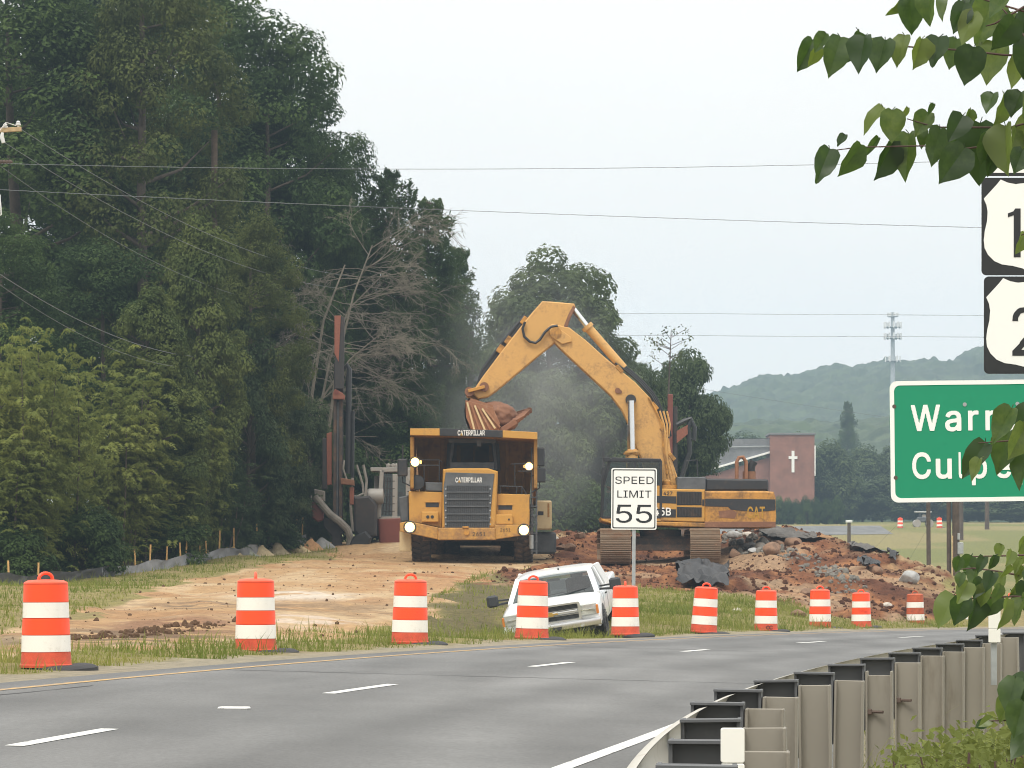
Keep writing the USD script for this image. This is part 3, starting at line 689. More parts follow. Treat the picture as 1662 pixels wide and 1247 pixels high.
# speed limit sign
DSP = 74.0; s = DSP / FPX
p = P(1028, 1005, DSP); p[2] = float(Hs(p[0], p[1])) - .05
t = thing('speed_limit_sign', 'white speed limit sign reading 55 on a slim steel post behind the drums', 'road sign', p, rot=(0, .4, 0))
zb = EYE - (860 - HY) * s - p[2]; w, h = 74 * s, 100 * s; x0 = -37.5 * s
MB().prism(rounded(w, h, .05, x0, zb), -.005, .005).build('panel', 'sign_white', t)
ring_plate(MB(), rounded(w - 4 * s, h - 4 * s, .04, x0 + 2 * s, zb + 2 * s), rounded(w - 7.6 * s, h - 7.6 * s, .032, x0 + 3.8 * s, zb + 3.8 * s), -.008, -.0055).build('border', 'sign_black', t)
text(MB(), 'SPEED', 11.6 * s, 0, zb + 74.5 * s, -.006, False, .003, True, 1.28).build('lettering', 'sign_black', t)
text(MB(), 'LIMIT', 11.6 * s, 0, zb + 52 * s, -.006, False, .003, True, 1.22).build('lettering', 'sign_black', t)
m = MB()
for cx in (-16.2, 16.2): text(m, '5', 29 * s, cx * s, zb + 11.5 * s, -.006, False, .003, True, 1.42)
m.build('numerals', 'sign_black', t)
MB().box((0, .03, zb / 2 + .5), (.075, .035, zb + 1.1)).box((-.03, .05, zb / 2 + .5), (.02, .04, zb + 1.1)).box((.03, .05, zb / 2 + .5), (.02, .04, zb + 1.1)).build('post', 'galvanised', t)
# ================================================================ looks of the machines
YEL = (.50, .262, .05)
mat_dirty('cat_yellow', YEL, (.24, .13, .06), .40, .45, .9, low=0.3, high=2.6)
mat_dirty('boom_yellow', (.56, .315, .095), (.25, .145, .07), .50, .5, 1.5)
mat_dirty('worn_yellow', (.50, .24, .04), (.10, .06, .035), .68, .55, 1.3, streak=1.0)
mat_dirty('machine_black', (.022, .022, .024), (.10, .07, .05), .38, .5, 1.2)
mat_plain('machine_grey', (.085, .09, .095), .6, vary=.3, scale=3)
mat_dirty('grille_grey', (.055, .058, .062), (.12, .10, .075), .4, .6, 2.0)
mat_dirty('tire', (.05, .04, .034), (.19, .11, .065), .62, .9, 1.2)
mat_dirty('track_steel', (.23, .165, .105), (.22, .115, .06), .58, .6, 2.2)
mat_dirty('track_frame', (.055, .045, .038), (.17, .09, .05), .6, .8, 1.5)
mat_dirty('rusty_steel', (.19, .085, .045), (.30, .15, .08), .5, .75, 1.6)
mat_dirty('bucket_steel', (.26, .115, .055), (.42, .27, .17), .45, .75, 1.3)
mat_dirty('dark_yellow', (.34, .175, .035), (.09, .055, .028), .5, .8, .9)  # deeper yellow with dark brown blotches, for headboard, ribs and body sides
mat_plain('chrome', (.75, .76, .77), .16, 1.0, vary=.03)
mat_plain('decal_white', (.78, .78, .74), .4, vary=.04)
mat_plain('decal_yellow', (.42, .23, .02), .4, vary=.04)
mat_plain('hose_black', (.02, .02, .021), .5, vary=.2)
mat_plain('hose_grey', (.22, .20, .17), .7, vary=.25, scale=4)
mat_plain('lamp_housing', (.05, .05, .05), .5)
mat_emit('lamp_hot', (1.0, .80, .42), 8.0)
mat_emit('lamp_rim', (1.0, .52, .14), 5.0)
mat_glass('cab_glass', (.45, .55, .52))
mat_plain('cab_interior', (.035, .045, .043), .7, vary=.3)
mat_dirty('rig_red', (.17, .045, .03), (.16, .07, .045), .45, .55, 1.4)
mat_dirty('rig_orange', (.23, .075, .042), (.2, .09, .05), .5, .6, 1.3)
mat_dirty('rig_dark', (.035, .03, .028), (.11, .065, .04), .45, .7, 1.3)
mat_dirty('rig_white', (.30, .28, .25), (.26, .2, .14), .45, .55, 1.5)
mat_dirty('cream', (.55, .43, .24), (.3, .2, .12), .3, .5, 1.4)

def tire_mesh(R, w, lugs=26, tread=.07, n=40):
    """axle along x, centred"""
    m = MB(); r = R - tread
    m.lathe([(R * .50, -w * .40), (R * .54, -w * .47), (R * .78, -w * .5), (r * .98, -w * .44), (r, -w * .3), (r, w * .3), (r * .98, w * .44), (R * .78, w * .5), (R * .54, w * .47), (R * .50, w * .40)], n=n, axis='x')
    for k in range(lugs):
        for sgn in (-1, 1):
            a = 2 * math.pi * (k + (.5 if sgn > 0 else 0)) / lugs
            c = np.array([sgn * w * .26, math.sin(a) * (r + tread * .42), math.cos(a) * (r + tread * .42)])
            er = np.array([0, math.sin(a), math.cos(a)]); et = np.array([0, math.cos(a), -math.sin(a)])
            ex_ = np.array([1, 0, 0]) * .93 + et * .36 * sgn; ex_ /= np.linalg.norm(ex_)
            m.box(c, (w * .46, 2 * math.pi * R / lugs * .5, tread), np.stack([ex_, np.cross(er, ex_), er], 1))
    return m
def rim_mesh(R, w):
    return MB().lathe([(0, -w * .15), (R * .2, -w * .2), (R * .22, -w * .12), (R * .42, -w * .1), (R * .47, -w * .38), (R * .52, -w * .42), (R * .52, w * .42), (R * .4, w * .1), (0, w * .1)], n=28, axis='x')
def lamp(parent, c, r, name='headlight'):
    h = MB().lathe([(0, .10), (r * 1.1, .09), (r * 1.35, .0), (r * 1.25, -.02), (r * 1.05, -.01), (r * 1.02, .03)], c, 20, 'y').build(name, 'lamp_housing', parent)
    MB().lathe([(r * .62, -.012), (r * 1.0, .0), (r * 1.02, .02)], c, 20, 'y').build('reflector', 'lamp_rim', h)
    MB().lathe([(0, -.045), (r * .35, -.04), (r * .64, -.012), (r * .64, .02), (0, .02)], c, 20, 'y').build('lens', 'lamp_hot', h)

# ================================================================ haul truck
DT = 116.0; sT = DT / FPX
def Q(zx, zy):      # sighted point of the truck's front -> (x, z) in its frame
    return np.array([(620 + zx * .385 - 763) * sT, (914 - (460 + zy * .385)) * sT])
p = P(763, 914, DT)
tk = thing('haul_truck', 'big yellow quarry dump truck facing the camera with its four headlights lit', 'dump truck', p)
def poly(*a): return [tuple(Q(*q)) for q in a]
# bumper: stepped, centre section proud
MB().prism(poly((75, 1010), (112, 1003), (237, 1030), (237, 1080), (118, 1055), (75, 1046)), .05, .55, bev=.02).prism(poly((475, 1018), (620, 1018), (624, 1058), (475, 1080)), .05, .55, bev=.02).prism(poly((236, 1031), (476, 1031), (478, 1082), (236, 1082)), -.03, .5, bev=.025).build('bumper', 'cat_yellow', tk)
m = MB(); text(m, '2651', .14, *Q(380, 1066), -.034, False, .003); text(m, '2651', .11, *Q(497, 1046), .046, False, .003); m.build('fleet_number', 'machine_black', tk)
MB().cyl((*Q(357, 1052)[:1], -.06, Q(357, 1052)[1]), (Q(357, 1052)[0], .0, Q(357, 1052)[1]), .09).box((Q(352, 1028)[0], -.02, Q(352, 1028)[1]), (.22, .1, .07)).build('tow_hook', 'worn_yellow', tk)
# hood
hy = Q(255, 782), Q(488, 1032)
MB().prism(poly((256, 783), (300, 778), (445, 778), (489, 792), (479, 1031), (252, 1031)), .30, 2.2, bev=.05).build('hood', 'cat_yellow', tk)
MB().prism(poly((268, 796), (474, 802), (468, 852), (452, 1032), (264, 1032), (258, 860)), .262, .30, bev=.012).build('hood_front', 'machine_grey', tk)
g = MB().prism(poly((276, 850), (455, 852), (444, 1030), (270, 1030)), .235, .262, bev=.006)
gr_ = g.build('grille', 'grille_grey', tk)
for k in range(44):
    t_ = (k + .5) / 44; x = Q(273 + t_ * 178, 0)[0]
    if k % 2 == 0: MB().box((x, .228, (Q(0, 850)[1] + Q(0, 1030)[1]) / 2), (.018, .02, Q(0, 850)[1] - Q(0, 1030)[1] - .06)).build('grille_fin', 'machine_black', gr_)
for zy in (880, 910, 940, 972, 1002):
    a, b = Q(272, zy), Q(452, zy); MB().box(((a[0] + b[0]) / 2, .215, a[1]), (b[0] - a[0], .03, .045)).build('grille_bar', 'machine_grey', gr_)
for zy in (866, 895, 925, 957, 987, 1015):
    for zx in (268, 456): MB().lathe([(0, 0), (.03, 0), (.022, .02), (0, .024)], (Q(zx, zy)[0], .232, Q(zx, zy)[1]), 8, 'y').build('bolt', 'galvanised', gr_)
def brand(parent, zx0, zx1, zy, h, y):
    a, b = Q(zx0, zy), Q(zx1, zy)
    m = meshkit.text_mesh('CATERPILLAR', h, .003, True); w = m.bounds[1][0]; text(MB(), 'CATERPILLAR', h, a[0], a[1], y, True, .004, stretch=(b[0] - a[0]) / w).build('lettering', 'decal_white', parent)
    k = (b[0] - a[0]); MB().prism([(a[0] + k * .105, a[1] - .005), (a[0] + k * .20, a[1] - .005), (a[0] + k * .15, a[1] + h * .55)], y - .007, y - .005).build('triangle_mark', 'decal_yellow', parent)
brand(tk, 308, 421, 838, .165, .262)
# cab
c0, c1 = Q(276, 782), Q(480, 655)
cw = MB()
for (a, b) in (((284, 782), (296, 660)), ((478, 782), (468, 660))): cw.beam((Q(*a)[0], 1.7, Q(*a)[1]), (Q(*b)[0], 2.1, Q(*b)[1]), .12, .12)
for (a, b) in (((270, 782), (276, 660)), ((490, 782), (484, 660))): cw.beam((Q(*a)[0], 3.3, Q(*a)[1]), (Q(*b)[0], 3.3, Q(*b)[1]), .14, .14)
cw.box(((c0[0] + c1[0]) / 2, 2.75, c1[1]), (c1[0] - c0[0], 1.6, .16)).box(((c0[0] + c1[0]) / 2, 3.4, (c0[1] + c1[1]) / 2), (c1[0] - c0[0], .1, c1[1] - c0[1]))
cab = cw.build('cab', 'machine_grey', tk)
MB().box(((c0[0] + c1[0]) / 2, 1.65, Q(0, 765)[1]), (1.62, .25, .30)).build('cowl', 'machine_grey', cab)
MB().box(((c0[0] + c1[0]) / 2, 2.2, Q(0, 770)[1]), (1.5, .5, .3)).box((Q(420, 0)[0], 2.75, Q(0, 735)[1]), (.5, .2, .8)).tube([(Q(415, 0)[0] + .19 * math.cos(a), 2.2, Q(0, 735)[1] + .19 * math.sin(a)) for a in np.linspace(0, 6.28, 14)], .02).build('cab_interior', 'cab_interior', cab)
MB().add([(Q(290, 0)[0], 1.72, Q(0, 748)[1]), (Q(472, 0)[0], 1.72, Q(0, 748)[1]), (Q(464, 0)[0], 2.06, Q(0, 664)[1]), (Q(298, 0)[0], 2.06, Q(0, 664)[1])], [(0, 1, 2, 3)]).build('windshield', 'cab_glass', cab, smooth=False)
MB().beam((Q(330, 0)[0], 1.70, Q(0, 748)[1]), (Q(365, 0)[0], 1.86, Q(0, 690)[1]), .02, .02).build('wiper', 'machine_black', cab)
MB().box((Q(408, 0)[0], .9, Q(0, 668)[1]), (.16, .12, .26)).build('work_lamp', 'machine_grey', tk)
# deck boxes either side
for side, pl, rec, bx in (('l', ((110, 874), (254, 878), (250, 1030), (112, 1003)), (182, 238, 922, 942), (165, 237, 962, 1006)), ('r', ((483, 885), (624, 888), (622, 1018), (480, 1022)), (490, 549, 934, 953), (479, 551, 974, 1016))):
    d = MB().prism(poly(*pl), .62, 2.4, bev=.03).build('fender_deck', 'cat_yellow', tk)
    a, b = Q(rec[0], rec[3]), Q(rec[1], rec[2])
    MB().prism([(a[0], a[1]), (b[0], a[1]), (b[0], b[1]), (a[0], b[1])], .612, .63).build('step_recess', 'machine_black', d)
    MB().box(((a[0] + b[0]) / 2, .60, b[1] + .02), (b[0] - a[0] + .06, .05, .04)).build('recess_lip', 'cat_yellow', d)
    a, b = Q(bx[0], bx[3]), Q(bx[1], bx[2])
    q = MB().box(((a[0] + b[0]) / 2, .5, (a[1] + b[1]) / 2), (b[0] - a[0], .3, b[1] - a[1])).build('lamp_box', 'cat_yellow', tk)
    if side == 'l':
        for zx in (192, 211): MB().lathe([(0, -.02), (.05, -.02), (.06, 0), (.06, .02)], (Q(zx, 984)[0], .345, Q(zx, 984)[1]), 14, 'y').build('lamp_socket', 'machine_black', q)
    else: MB().box((Q(535, 0)[0], .345, Q(0, 995)[1]), (.06, .02, .06)).build('latch', 'machine_black', q)
def rail(parent, pts, y, r=.024):
    MB().tube([(Q(*q)[0], y, Q(*q)[1]) for q in pts], r, 6).build('handrail', 'machine_black', parent)
for pts in (((152, 1003), (150, 880), (150, 868)), ((118, 960), (132, 930), (128, 880), (105, 875)), ((150, 905), (238, 908)), ((238, 1000), (240, 880)), ((565, 1015), (566, 885), (570, 852)), ((495, 853), (590, 855), (605, 880), (622, 900), (622, 950), (606, 955), (600, 1015)), ((600, 955), (578, 920), (566, 912), (480, 916)), ((497, 853), (497, 885)), ((590, 856), (590, 888)), ((606, 955), (606, 882)),
            ((112, 742), (240, 742), (252, 752)), ((108, 765), (238, 765)), ((240, 742), (240, 830)), ((175, 765), (175, 835)), ((545, 760), (640, 756)), ((560, 760), (560, 850)), ((575, 790), (632, 790))): rail(tk, pts, .66)
# dumping body: canopy, side walls, headboard
bd = MB()
bd.prism(poly((118, 640), (250, 640), (510, 650), (655, 658), (655, 645), (510, 640), (250, 632), (118, 632)), .25, 3.4).build('canopy', 'cat_yellow', tk)
bod = MB().prism(poly((118, 612), (244, 612), (244, 642), (118, 640)), .02, .28, bev=.012).prism(poly((508, 620), (655, 628), (655, 658), (508, 650)), .02, .28, bev=.012).build('canopy_front', 'cat_yellow', tk)
sp_ = MB().prism(poly((243, 612), (509, 620), (509, 650), (243, 642)), .0, .28, bev=.012).build('spill_plate', 'machine_black', tk)
brand(sp_, 318, 433, 641, .175, -.003)
L_, R_ = Q(118, 0)[0], Q(655, 0)[0]; top = Q(0, 640)[1]; bot = Q(0, 890)[1]
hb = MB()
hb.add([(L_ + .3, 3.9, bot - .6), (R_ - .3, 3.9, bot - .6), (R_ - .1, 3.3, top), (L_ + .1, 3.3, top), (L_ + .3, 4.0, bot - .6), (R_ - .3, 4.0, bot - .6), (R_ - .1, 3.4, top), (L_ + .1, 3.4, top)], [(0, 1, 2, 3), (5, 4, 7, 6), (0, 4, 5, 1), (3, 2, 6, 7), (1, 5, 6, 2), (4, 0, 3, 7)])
hbp = hb.build('headboard', 'dark_yellow', tk)
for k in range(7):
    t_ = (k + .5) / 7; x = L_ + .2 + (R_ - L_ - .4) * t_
    MB().beam((x, 3.80, bot - .5), (x, 3.22, top), .14, .10).build('rib', 'dark_yellow', hbp)
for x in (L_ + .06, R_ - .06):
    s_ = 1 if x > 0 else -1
    MB().prism([(.35, top - .05), (.35, Q(0, 860)[1]), (3.6, bot - .4), (8.4, bot - .2), (9.6, top - 1.2), (9.0, top + .3), (3.4, top + .02)], x - .06, x + .06, 'x').build('body_side', 'dark_yellow', tk)
MB().box(((L_ + R_) / 2, 6.2, bot - .5), (R_ - L_ - .3, 4.8, .2), rotm(rx=3)).build('body_floor', 'cat_yellow', tk)
# rock heaped in the body
# running gear
MB().box((0, 4.2, 1.05), (1.5, 7.2, .5)).box((0, 1.0, .95), (3.4, .5, .3)).box((.2, 5.6, .95), (2.6, .55, .55)).build('chassis', 'track_frame', tk)
for x in (Q(161, 0)[0], Q(597, 0)[0]):
    w = tire_mesh(1.08, .68).xf(t=(x, 1.85, 1.05)).build('wheel', 'tire', tk); rim_mesh(1.08, .68).xf(t=(x, 1.85, 1.05)).build('rim', 'worn_yellow', w)
tm2 = tire_mesh(1.06, .54)
for x in (Q(222, 0)[0], Q(286, 0)[0], Q(535, 0)[0] - .05, Q(580, 0)[0] + .25):
    w = MB().tm(trimesh.Trimesh(*tm2.arrays(), process=False)).xf(t=(x, 5.6, 1.04)).build('wheel', 'tire', tk)
for c in ((Q(117, 1028), .03, .17), (Q(598, 1040), .03, .17), (Q(138, 752), .35, .15), (Q(620, 770), .35, .13)): lamp(tk, (c[0][0], c[1], c[0][1]), c[2])
MB().box((Q(158, 0)[0], .42, Q(0, 752)[1]), (.1, .1, .12)).build('marker_lamp', 'lamp_rim', tk); MB().box((Q(603, 0)[0], .42, Q(0, 770)[1]), (.08, .1, .1)).build('marker_lamp', 'lamp_rim', tk)
# mirrors and cab side furniture
for (zx0, zx1, zy0, zy1) in ((63, 106, 738, 812), (644, 686, 690, 770), (640, 690, 775, 838)):
    a, b = Q(zx0, zy1), Q(zx1, zy0); mr = MB().box(((a[0] + b[0]) / 2, .5, (a[1] + b[1]) / 2), (b[0] - a[0], .16, b[1] - a[1]), rotm(rz=8), .04).build('mirror', 'machine_black', tk)
    MB().tube([((a[0] + b[0]) / 2, .58, a[1]), ((a[0] + b[0]) / 2, .62, a[1] - .2), (np.sign(-a[0]) * .3 + (a[0] + b[0]) / 2, .66, a[1] - .35)], .025).build('arm', 'machine_black', mr)
MB().lathe([(0, -.02), (.25, 0), (.27, .03), (.2, .07), (0, .09)], (Q(146, 0)[0], .5, Q(0, 838)[1]), 22, 'y').build('round_mirror', 'machine_black', tk)
MB().prism(poly((180, 836), (254, 838), (254, 876), (182, 873)), .6, 1.4, bev=.03).build('air_box', 'machine_grey', tk)
MB().tube([(Q(85, 0)[0], .58, Q(0, 680)[1]), (Q(85, 0)[0], .58, Q(0, 742)[1])], .03).build('antenna_post', 'machine_black', tk)
# ladder and side of the right hand deck
ld = MB()
for zx in (632, 652): ld.tube([(Q(zx, 690)[0], .9, Q(0, 690)[1]), (Q(zx, 690)[0], .8, Q(0, 1140)[1])], .035)
ld.build('ladder', 'machine_grey', tk)
for zy in range(900, 1140, 38): MB().box(((Q(642, zy)[0]), .82, Q(0, zy)[1]), (.26, .1, .035)).build('rung', 'machine_grey', tk)
tkk = MB().box(((Q(657, 0)[0] + Q(714, 0)[0]) / 2, 3.2, (Q(0, 908)[1] + Q(0, 1034)[1]) / 2), (Q(714, 0)[0] - Q(657, 0)[0] + .1, 1.2, Q(0, 908)[1] - Q(0, 1034)[1]), bev=.05).build('side_tank', 'cream', tk)
MB().box((Q(672, 0)[0], 2.59, Q(0, 963)[1]), (.2, .02, .14)).build('plate', 'machine_black', tkk); MB().box((Q(705, 0)[0], 2.59, Q(0, 950)[1]), (.07, .02, .5)).build('seam', 'worn_yellow', tkk)
MB().box((Q(680, 0)[0], 3.4, Q(0, 1090)[1]), (1.0, .8, .8)).build('side_step', 'machine_grey', tk)
MB().cyl((Q(630, 0)[0], .8, Q(0, 1060)[1]), (Q(630, 0)[0], .8, Q(0, 1118)[1]), .085).build('air_cylinder', 'galvanised', tk)
MB().prism(poly((66, 900), (108, 890), (110, 1000), (75, 1005)), .9, 1.5, bev=.04).build('air_cleaner', 'machine_grey', tk)
MB().box((Q(96, 0)[0], .85, Q(0, 1085)[1]), (.42, .3, .75)).build('front_step', 'cream', tk)

# ================================================================ excavator
DE = 119.0; sE = DE / FPX
def X2(zx, zy): return np.array([(860 + zx * .377 - 1070) * sE, (917 - (470 + zy * .377)) * sE])
def X5(zx, zy): return np.array([(560 + zx * .417 - 1070) * sE, (917 - (240 + zy * .417)) * sE])
def XP(px, py): return np.array([(px - 1070) * sE, (917 - py) * sE])
exv = thing('excavator', 'yellow crawler excavator swung sideways, its raised boom reaching left over the dump truck', 'excavator', P(1070, 917, DE))
pe = lambda *a: [tuple(X2(*q)) for q in a]
def stadium(zc, r, half, n=14):
    a = [(half + r * math.cos(t), zc + r * math.sin(t)) for t in np.linspace(-math.pi / 2, math.pi / 2, n)]
    b = [(-half + r * math.cos(t), zc + r * math.sin(t)) for t in np.linspace(math.pi / 2, 1.5 * math.pi, n)]
    return np.array(a + b)
R_T = .60
for xc, wd in ((XP(996, 0)[0], 1.10), (XP(1139, 0)[0], 1.08)):
    tr = MB().prism(stadium(R_T + .06, R_T - .12, 1.75), xc - wd * .27, xc + wd * .27, 'x', bev=.02).build('track', 'track_frame', exv)
    st = stadium(R_T + .06, R_T - .02, 1.75, 40); st = np.vstack([st, st[:1]])
    L = np.r_[0, np.cumsum(np.linalg.norm(np.diff(st, axis=0), axis=1))]; ns = 50
    for k in range(ns):
        u = (k + .5) / ns * L[-1]
        y, z = np.interp(u, L, st[:, 0]), np.interp(u, L, st[:, 1]); y2, z2 = np.interp((u + .05) % L[-1], L, st[:, 0]), np.interp((u + .05) % L[-1], L, st[:, 1])
        t_ = np.array([0, y2 - y, z2 - z]); t_ /= np.linalg.norm(t_); n_ = np.array([0, t_[2], -t_[1]])
        R = np.stack([[1, 0, 0], t_, n_], 1); Ls = L[-1] / ns
        sh = MB().box((xc, y, z), (wd, Ls * .93, .035), R, .01)
        for o in (-.36, 0, .36): sh.box(np.array([xc, y, z]) + t_ * o * Ls + n_ * .03, (wd * .99, .022, .05), R, .006)
        sh.build('shoe', 'track_steel', tr)
    for y in np.linspace(-1.5, 1.5, 7): MB().cyl((xc - wd * .3, y, .20), (xc + wd * .3, y, .20), .13).build('roller', 'track_frame', tr)
    MB().prism([(-1.5, .35), (1.5, .35), (1.3, .85), (-1.3, .85)], xc - wd * .33, xc + wd * .33, 'x', bev=.03).build('track_guard', 'track_frame', tr)
xm = (XP(996, 0)[0] + XP(1139, 0)[0]) / 2
MB().box((xm, 0, .78), (2.6, 1.6, .5), bev=.1).box((xm, -.8, .62), (2.4, .3, .22)).lathe([(0, .95), (.75, .95), (.75, 1.28), (0, 1.28)], (xm + .1, 0, 0), 28).build('carbody', 'track_frame', exv)
# upper structure
bz = X2(0, 1020)[1]
MB().prism(pe((300, 985), (345, 1000), (560, 1003), (745, 1008), (745, 1028), (540, 1020), (345, 1012), (305, 1000)), -1.45, 1.45, bev=.03).build('turntable_frame', 'worn_yellow', exv)
cwp = MB().prism(pe((742, 872), (1000, 872), (1036, 876), (1044, 900), (1047, 985), (1043, 1026), (1020, 1028), (742, 1028)), -1.48, 1.48, bev=.06).build('counterweight', 'worn_yellow', exv)
MB().prism(pe((744, 905), (1042, 908), (1044, 955), (960, 962), (852, 952), (842, 940), (744, 938)), -1.492, -1.478, bev=.003).build('dark_stripe', 'machine_black', cwp)
MB().prism(pe((800, 958), (860, 952), (880, 965), (870, 990), (806, 985)), -1.490, -1.478).build('scraped_panel', 'rusty_steel', cwp)
m = meshkit.text_mesh('CAT', .5, .004, True); text(MB(), 'CAT', .40, *X2(921, 988), -1.489, True, .006, stretch=(X2(981, 0)[0] - X2(921, 0)[0]) / (m.bounds[1][0] * .62)).build('lettering', 'decal_yellow', cwp)
MB().prism(pe((742, 1003), (1044, 1003), (1044, 1026), (742, 1028)), -1.51, -1.482, bev=.008).build('bottom_lip', 'rusty_steel', cwp)
sb = MB().prism(pe((535, 862), (744, 866), (744, 1005), (535, 1000)), -1.42, 1.42, bev=.03).build('engine_housing', 'cat_yellow', exv)
MB().prism(pe((537, 893), (622, 895), (622, 926), (537, 922)), -1.432, -1.418).prism(pe((537, 948), (620, 950), (620, 985), (537, 984)), -1.432, -1.418).prism(pe((732, 908), (742, 908), (742, 935), (732, 935)), -1.432, -1.418).build('dark_stripe', 'machine_black', sb)
for z0, z1 in ((874, 932), (940, 984)):
    lv = MB().prism(pe((624, z0), (730, z0 + 2), (730, z1), (624, z1)), -1.43, -1.418).build('louvre_panel', 'machine_black', sb)
    for k in range(16):
        x = X2(628 + k * 6.6, 0)[0]; a, b = X2(0, z0 + 4)[1], X2(0, z1 - 3)[1]; MB().box((x, -1.438, (a + b) / 2), (.05, .02, a - b), rotm(rz=25)).build('louvre', 'rig_dark', lv)
text(MB(), '345B', .27, X2(498, 0)[0], X2(0, 976)[1], -1.436, True, .006, stretch=.9).build('lettering', 'decal_white', sb)
text(MB(), '427', .13, X2(566, 0)[0], X2(0, 890)[1], -1.424, True, .005).build('fleet_number', 'machine_black', sb)
MB().prism(pe((748, 818), (1010, 822), (1016, 832), (1016, 870), (748, 870)), -1.25, 1.25, bev=.06).build('engine_hood', 'machine_black', exv)
MB().prism(pe((626, 812), (748, 812), (748, 868), (626, 866)), -1.3, 1.3, bev=.03).build('hydraulic_box', 'machine_grey', exv)
MB().tube([(X2(652, 0)[0], -1.2, X2(0, 806)[1]), (X2(668, 0)[0], -1.2, X2(0, 742)[1]), (X2(712, 0)[0], -1.2, X2(0, 740)[1]), (X2(714, 0)[0], -1.2, X2(0, 808)[1])], .03).build('handrail', 'machine_black', exv)
MB().cyl((X2(942, 0)[0], -.3, X2(0, 822)[1]), (X2(942, 0)[0], -.3, X2(0, 785)[1]), .24).build('exhaust_base', 'rusty_steel', exv)
MB().tube([(X2(950, 0)[0], -.3, X2(0, 800)[1]), (X2(950, 0)[0], -.3, X2(0, 762)[1]), (X2(962, 0)[0], -.3, X2(0, 742)[1])], [.14, .15, .15], 14).build('exhaust_stack', 'hose_black', exv)
ho = MB()
for yy_ in (-.72, -.45): ho.tube([(X2(886, 0)[0], yy_, X2(0, 818)[1]), (X2(886, 0)[0], yy_, X2(0, 745)[1]), (X2(895, 0)[0], yy_, X2(0, 726)[1]), (X2(912, 0)[0], yy_, X2(0, 724)[1]), (X2(926, 0)[0], yy_, X2(0, 745)[1]), (X2(926, 0)[0], yy_, X2(0, 818)[1])], .06, 8)
ho.build('lifting_handle', 'bucket_steel', exv)
# cab
cb = exv
x0_, x1_ = X2(306, 0)[0], X2(556, 0)[0]; zt_, zb_ = X2(0, 742)[1], X2(0, 985)[1]
cc = MB()
pts_c = [X2(*q) for q in ((340, 742), (556, 742), (556, 985), (306, 985), (312, 850))]
for yy_ in (-1.40, -.42):
    for k in range(5):
        a, b = pts_c[k], pts_c[(k + 1) % 5]; cc.beam((a[0], yy_, a[1]), (b[0], yy_, b[1]), .09, .09, up=(0, 1, 0))
    a = X2(446, 742); b = X2(446, 985); cc.beam((a[0], yy_, a[1]), (b[0], yy_, b[1]), .07, .09, up=(0, 1, 0))
cc.prism([tuple(X2(*q)) for q in ((336, 738), (350, 730), (556, 735), (558, 745), (338, 748))], -1.45, -.38, bev=.02)
for q in ((340, 742), (312, 850), (306, 985)): cc.beam((X2(*q)[0], -1.4, X2(*q)[1]), (X2(*q)[0], -.42, X2(*q)[1]), .08, .08)
cabp = cc.build('cab', 'machine_black', exv)
MB().prism(pe((450, 850), (552, 850), (552, 980), (450, 980)), -1.41, -1.38).prism(pe((306, 980), (556, 985), (556, 1000), (310, 996)), -1.44, -.40).build('cab_door', 'cat_yellow', cabp)
MB().prism(pe((342, 748), (442, 748), (442, 980), (310, 980), (318, 852)), -1.397, -1.392).prism(pe((450, 748), (552, 748), (552, 848), (450, 848)), -1.397, -1.392).build('side_window', 'cab_glass', cabp)
MB().prism(pe((380, 900), (500, 900), (500, 985), (380, 985)), -1.2, -.6, bev=.05).prism(pe((470, 800), (505, 800), (505, 900), (470, 900)), -1.2, -.6, bev=.05).build('seat', 'cab_interior', cabp)
MB().box((X2(325, 0)[0], -1.45, X2(0, 738)[1]), (.24, .2, .14)).build('work_lamp', 'machine_black', cabp)
MB().tube([(X2(308, 0)[0], -1.5, X2(0, 960)[1]), (X2(303, 0)[0], -1.55, X2(0, 880)[1]), (X2(310, 0)[0], -1.55, X2(0, 780)[1])], .03).box((X2(312, 0)[0], -1.55, X2(0, 790)[1]), (.12, .06, .3)).build('mirror', 'machine_black', cabp)
MB().lathe([(0, .0), (.16, .0), (.16, .14), (.1, .2), (0, .22)], (X2(584, 0)[0], -.9, X2(0, 846)[1]), 16).cyl((X2(585, 0)[0], -.9, X2(0, 862)[1]), (X2(585, 0)[0], -.9, X2(0, 846)[1]), .45).build('filler_cap', 'worn_yellow', exv)
# boom
boom = [(889, 532), (896, 527), (924, 533), (950, 553), (980, 580), (998, 595), (1030, 621), (1052, 644), (1066, 667), (1080, 700), (1090, 745), (1096, 778), (1090, 800), (1060, 800), (1050, 778), (1041, 747), (1032, 726), (1022, 694), (1009, 667), (990, 642), (954, 609), (925, 582), (904, 562), (893, 548)]
bm = MB().prism([tuple(XP(*q)) for q in boom], -.32, .42, bev=.03).build('boom', 'boom_yellow', exv)
MB().cyl((*XP(902, 542)[:1], -.42, XP(902, 542)[1]), (XP(902, 542)[0], .52, XP(902, 542)[1]), .21, n=20).build('pin', 'worn_yellow', bm)
MB().prism([tuple(XP(*q)) for q in ((890, 534), (900, 530), (926, 548), (928, 556), (912, 560), (894, 548))], -.40, -.33, bev=.015).build('boss_plate', 'boom_yellow', bm)
MB().cyl((XP(1023, 650)[0], -.50, XP(1023, 650)[1]), (XP(1023, 650)[0], .6, XP(1023, 650)[1]), .19, n=22).build('pin', 'machine_black', bm)
MB().cyl((XP(1002, 635)[0], -.37, XP(1002, 635)[1]), (XP(1002, 635)[0], -.3, XP(1002, 635)[1]), .10, n=16).cyl((XP(1006, 637)[0], -.36, XP(1006, 637)[1]), (XP(1006, 637)[0], -.3, XP(1006, 637)[1]), .07, n=12).build('boss', 'rusty_steel', bm)
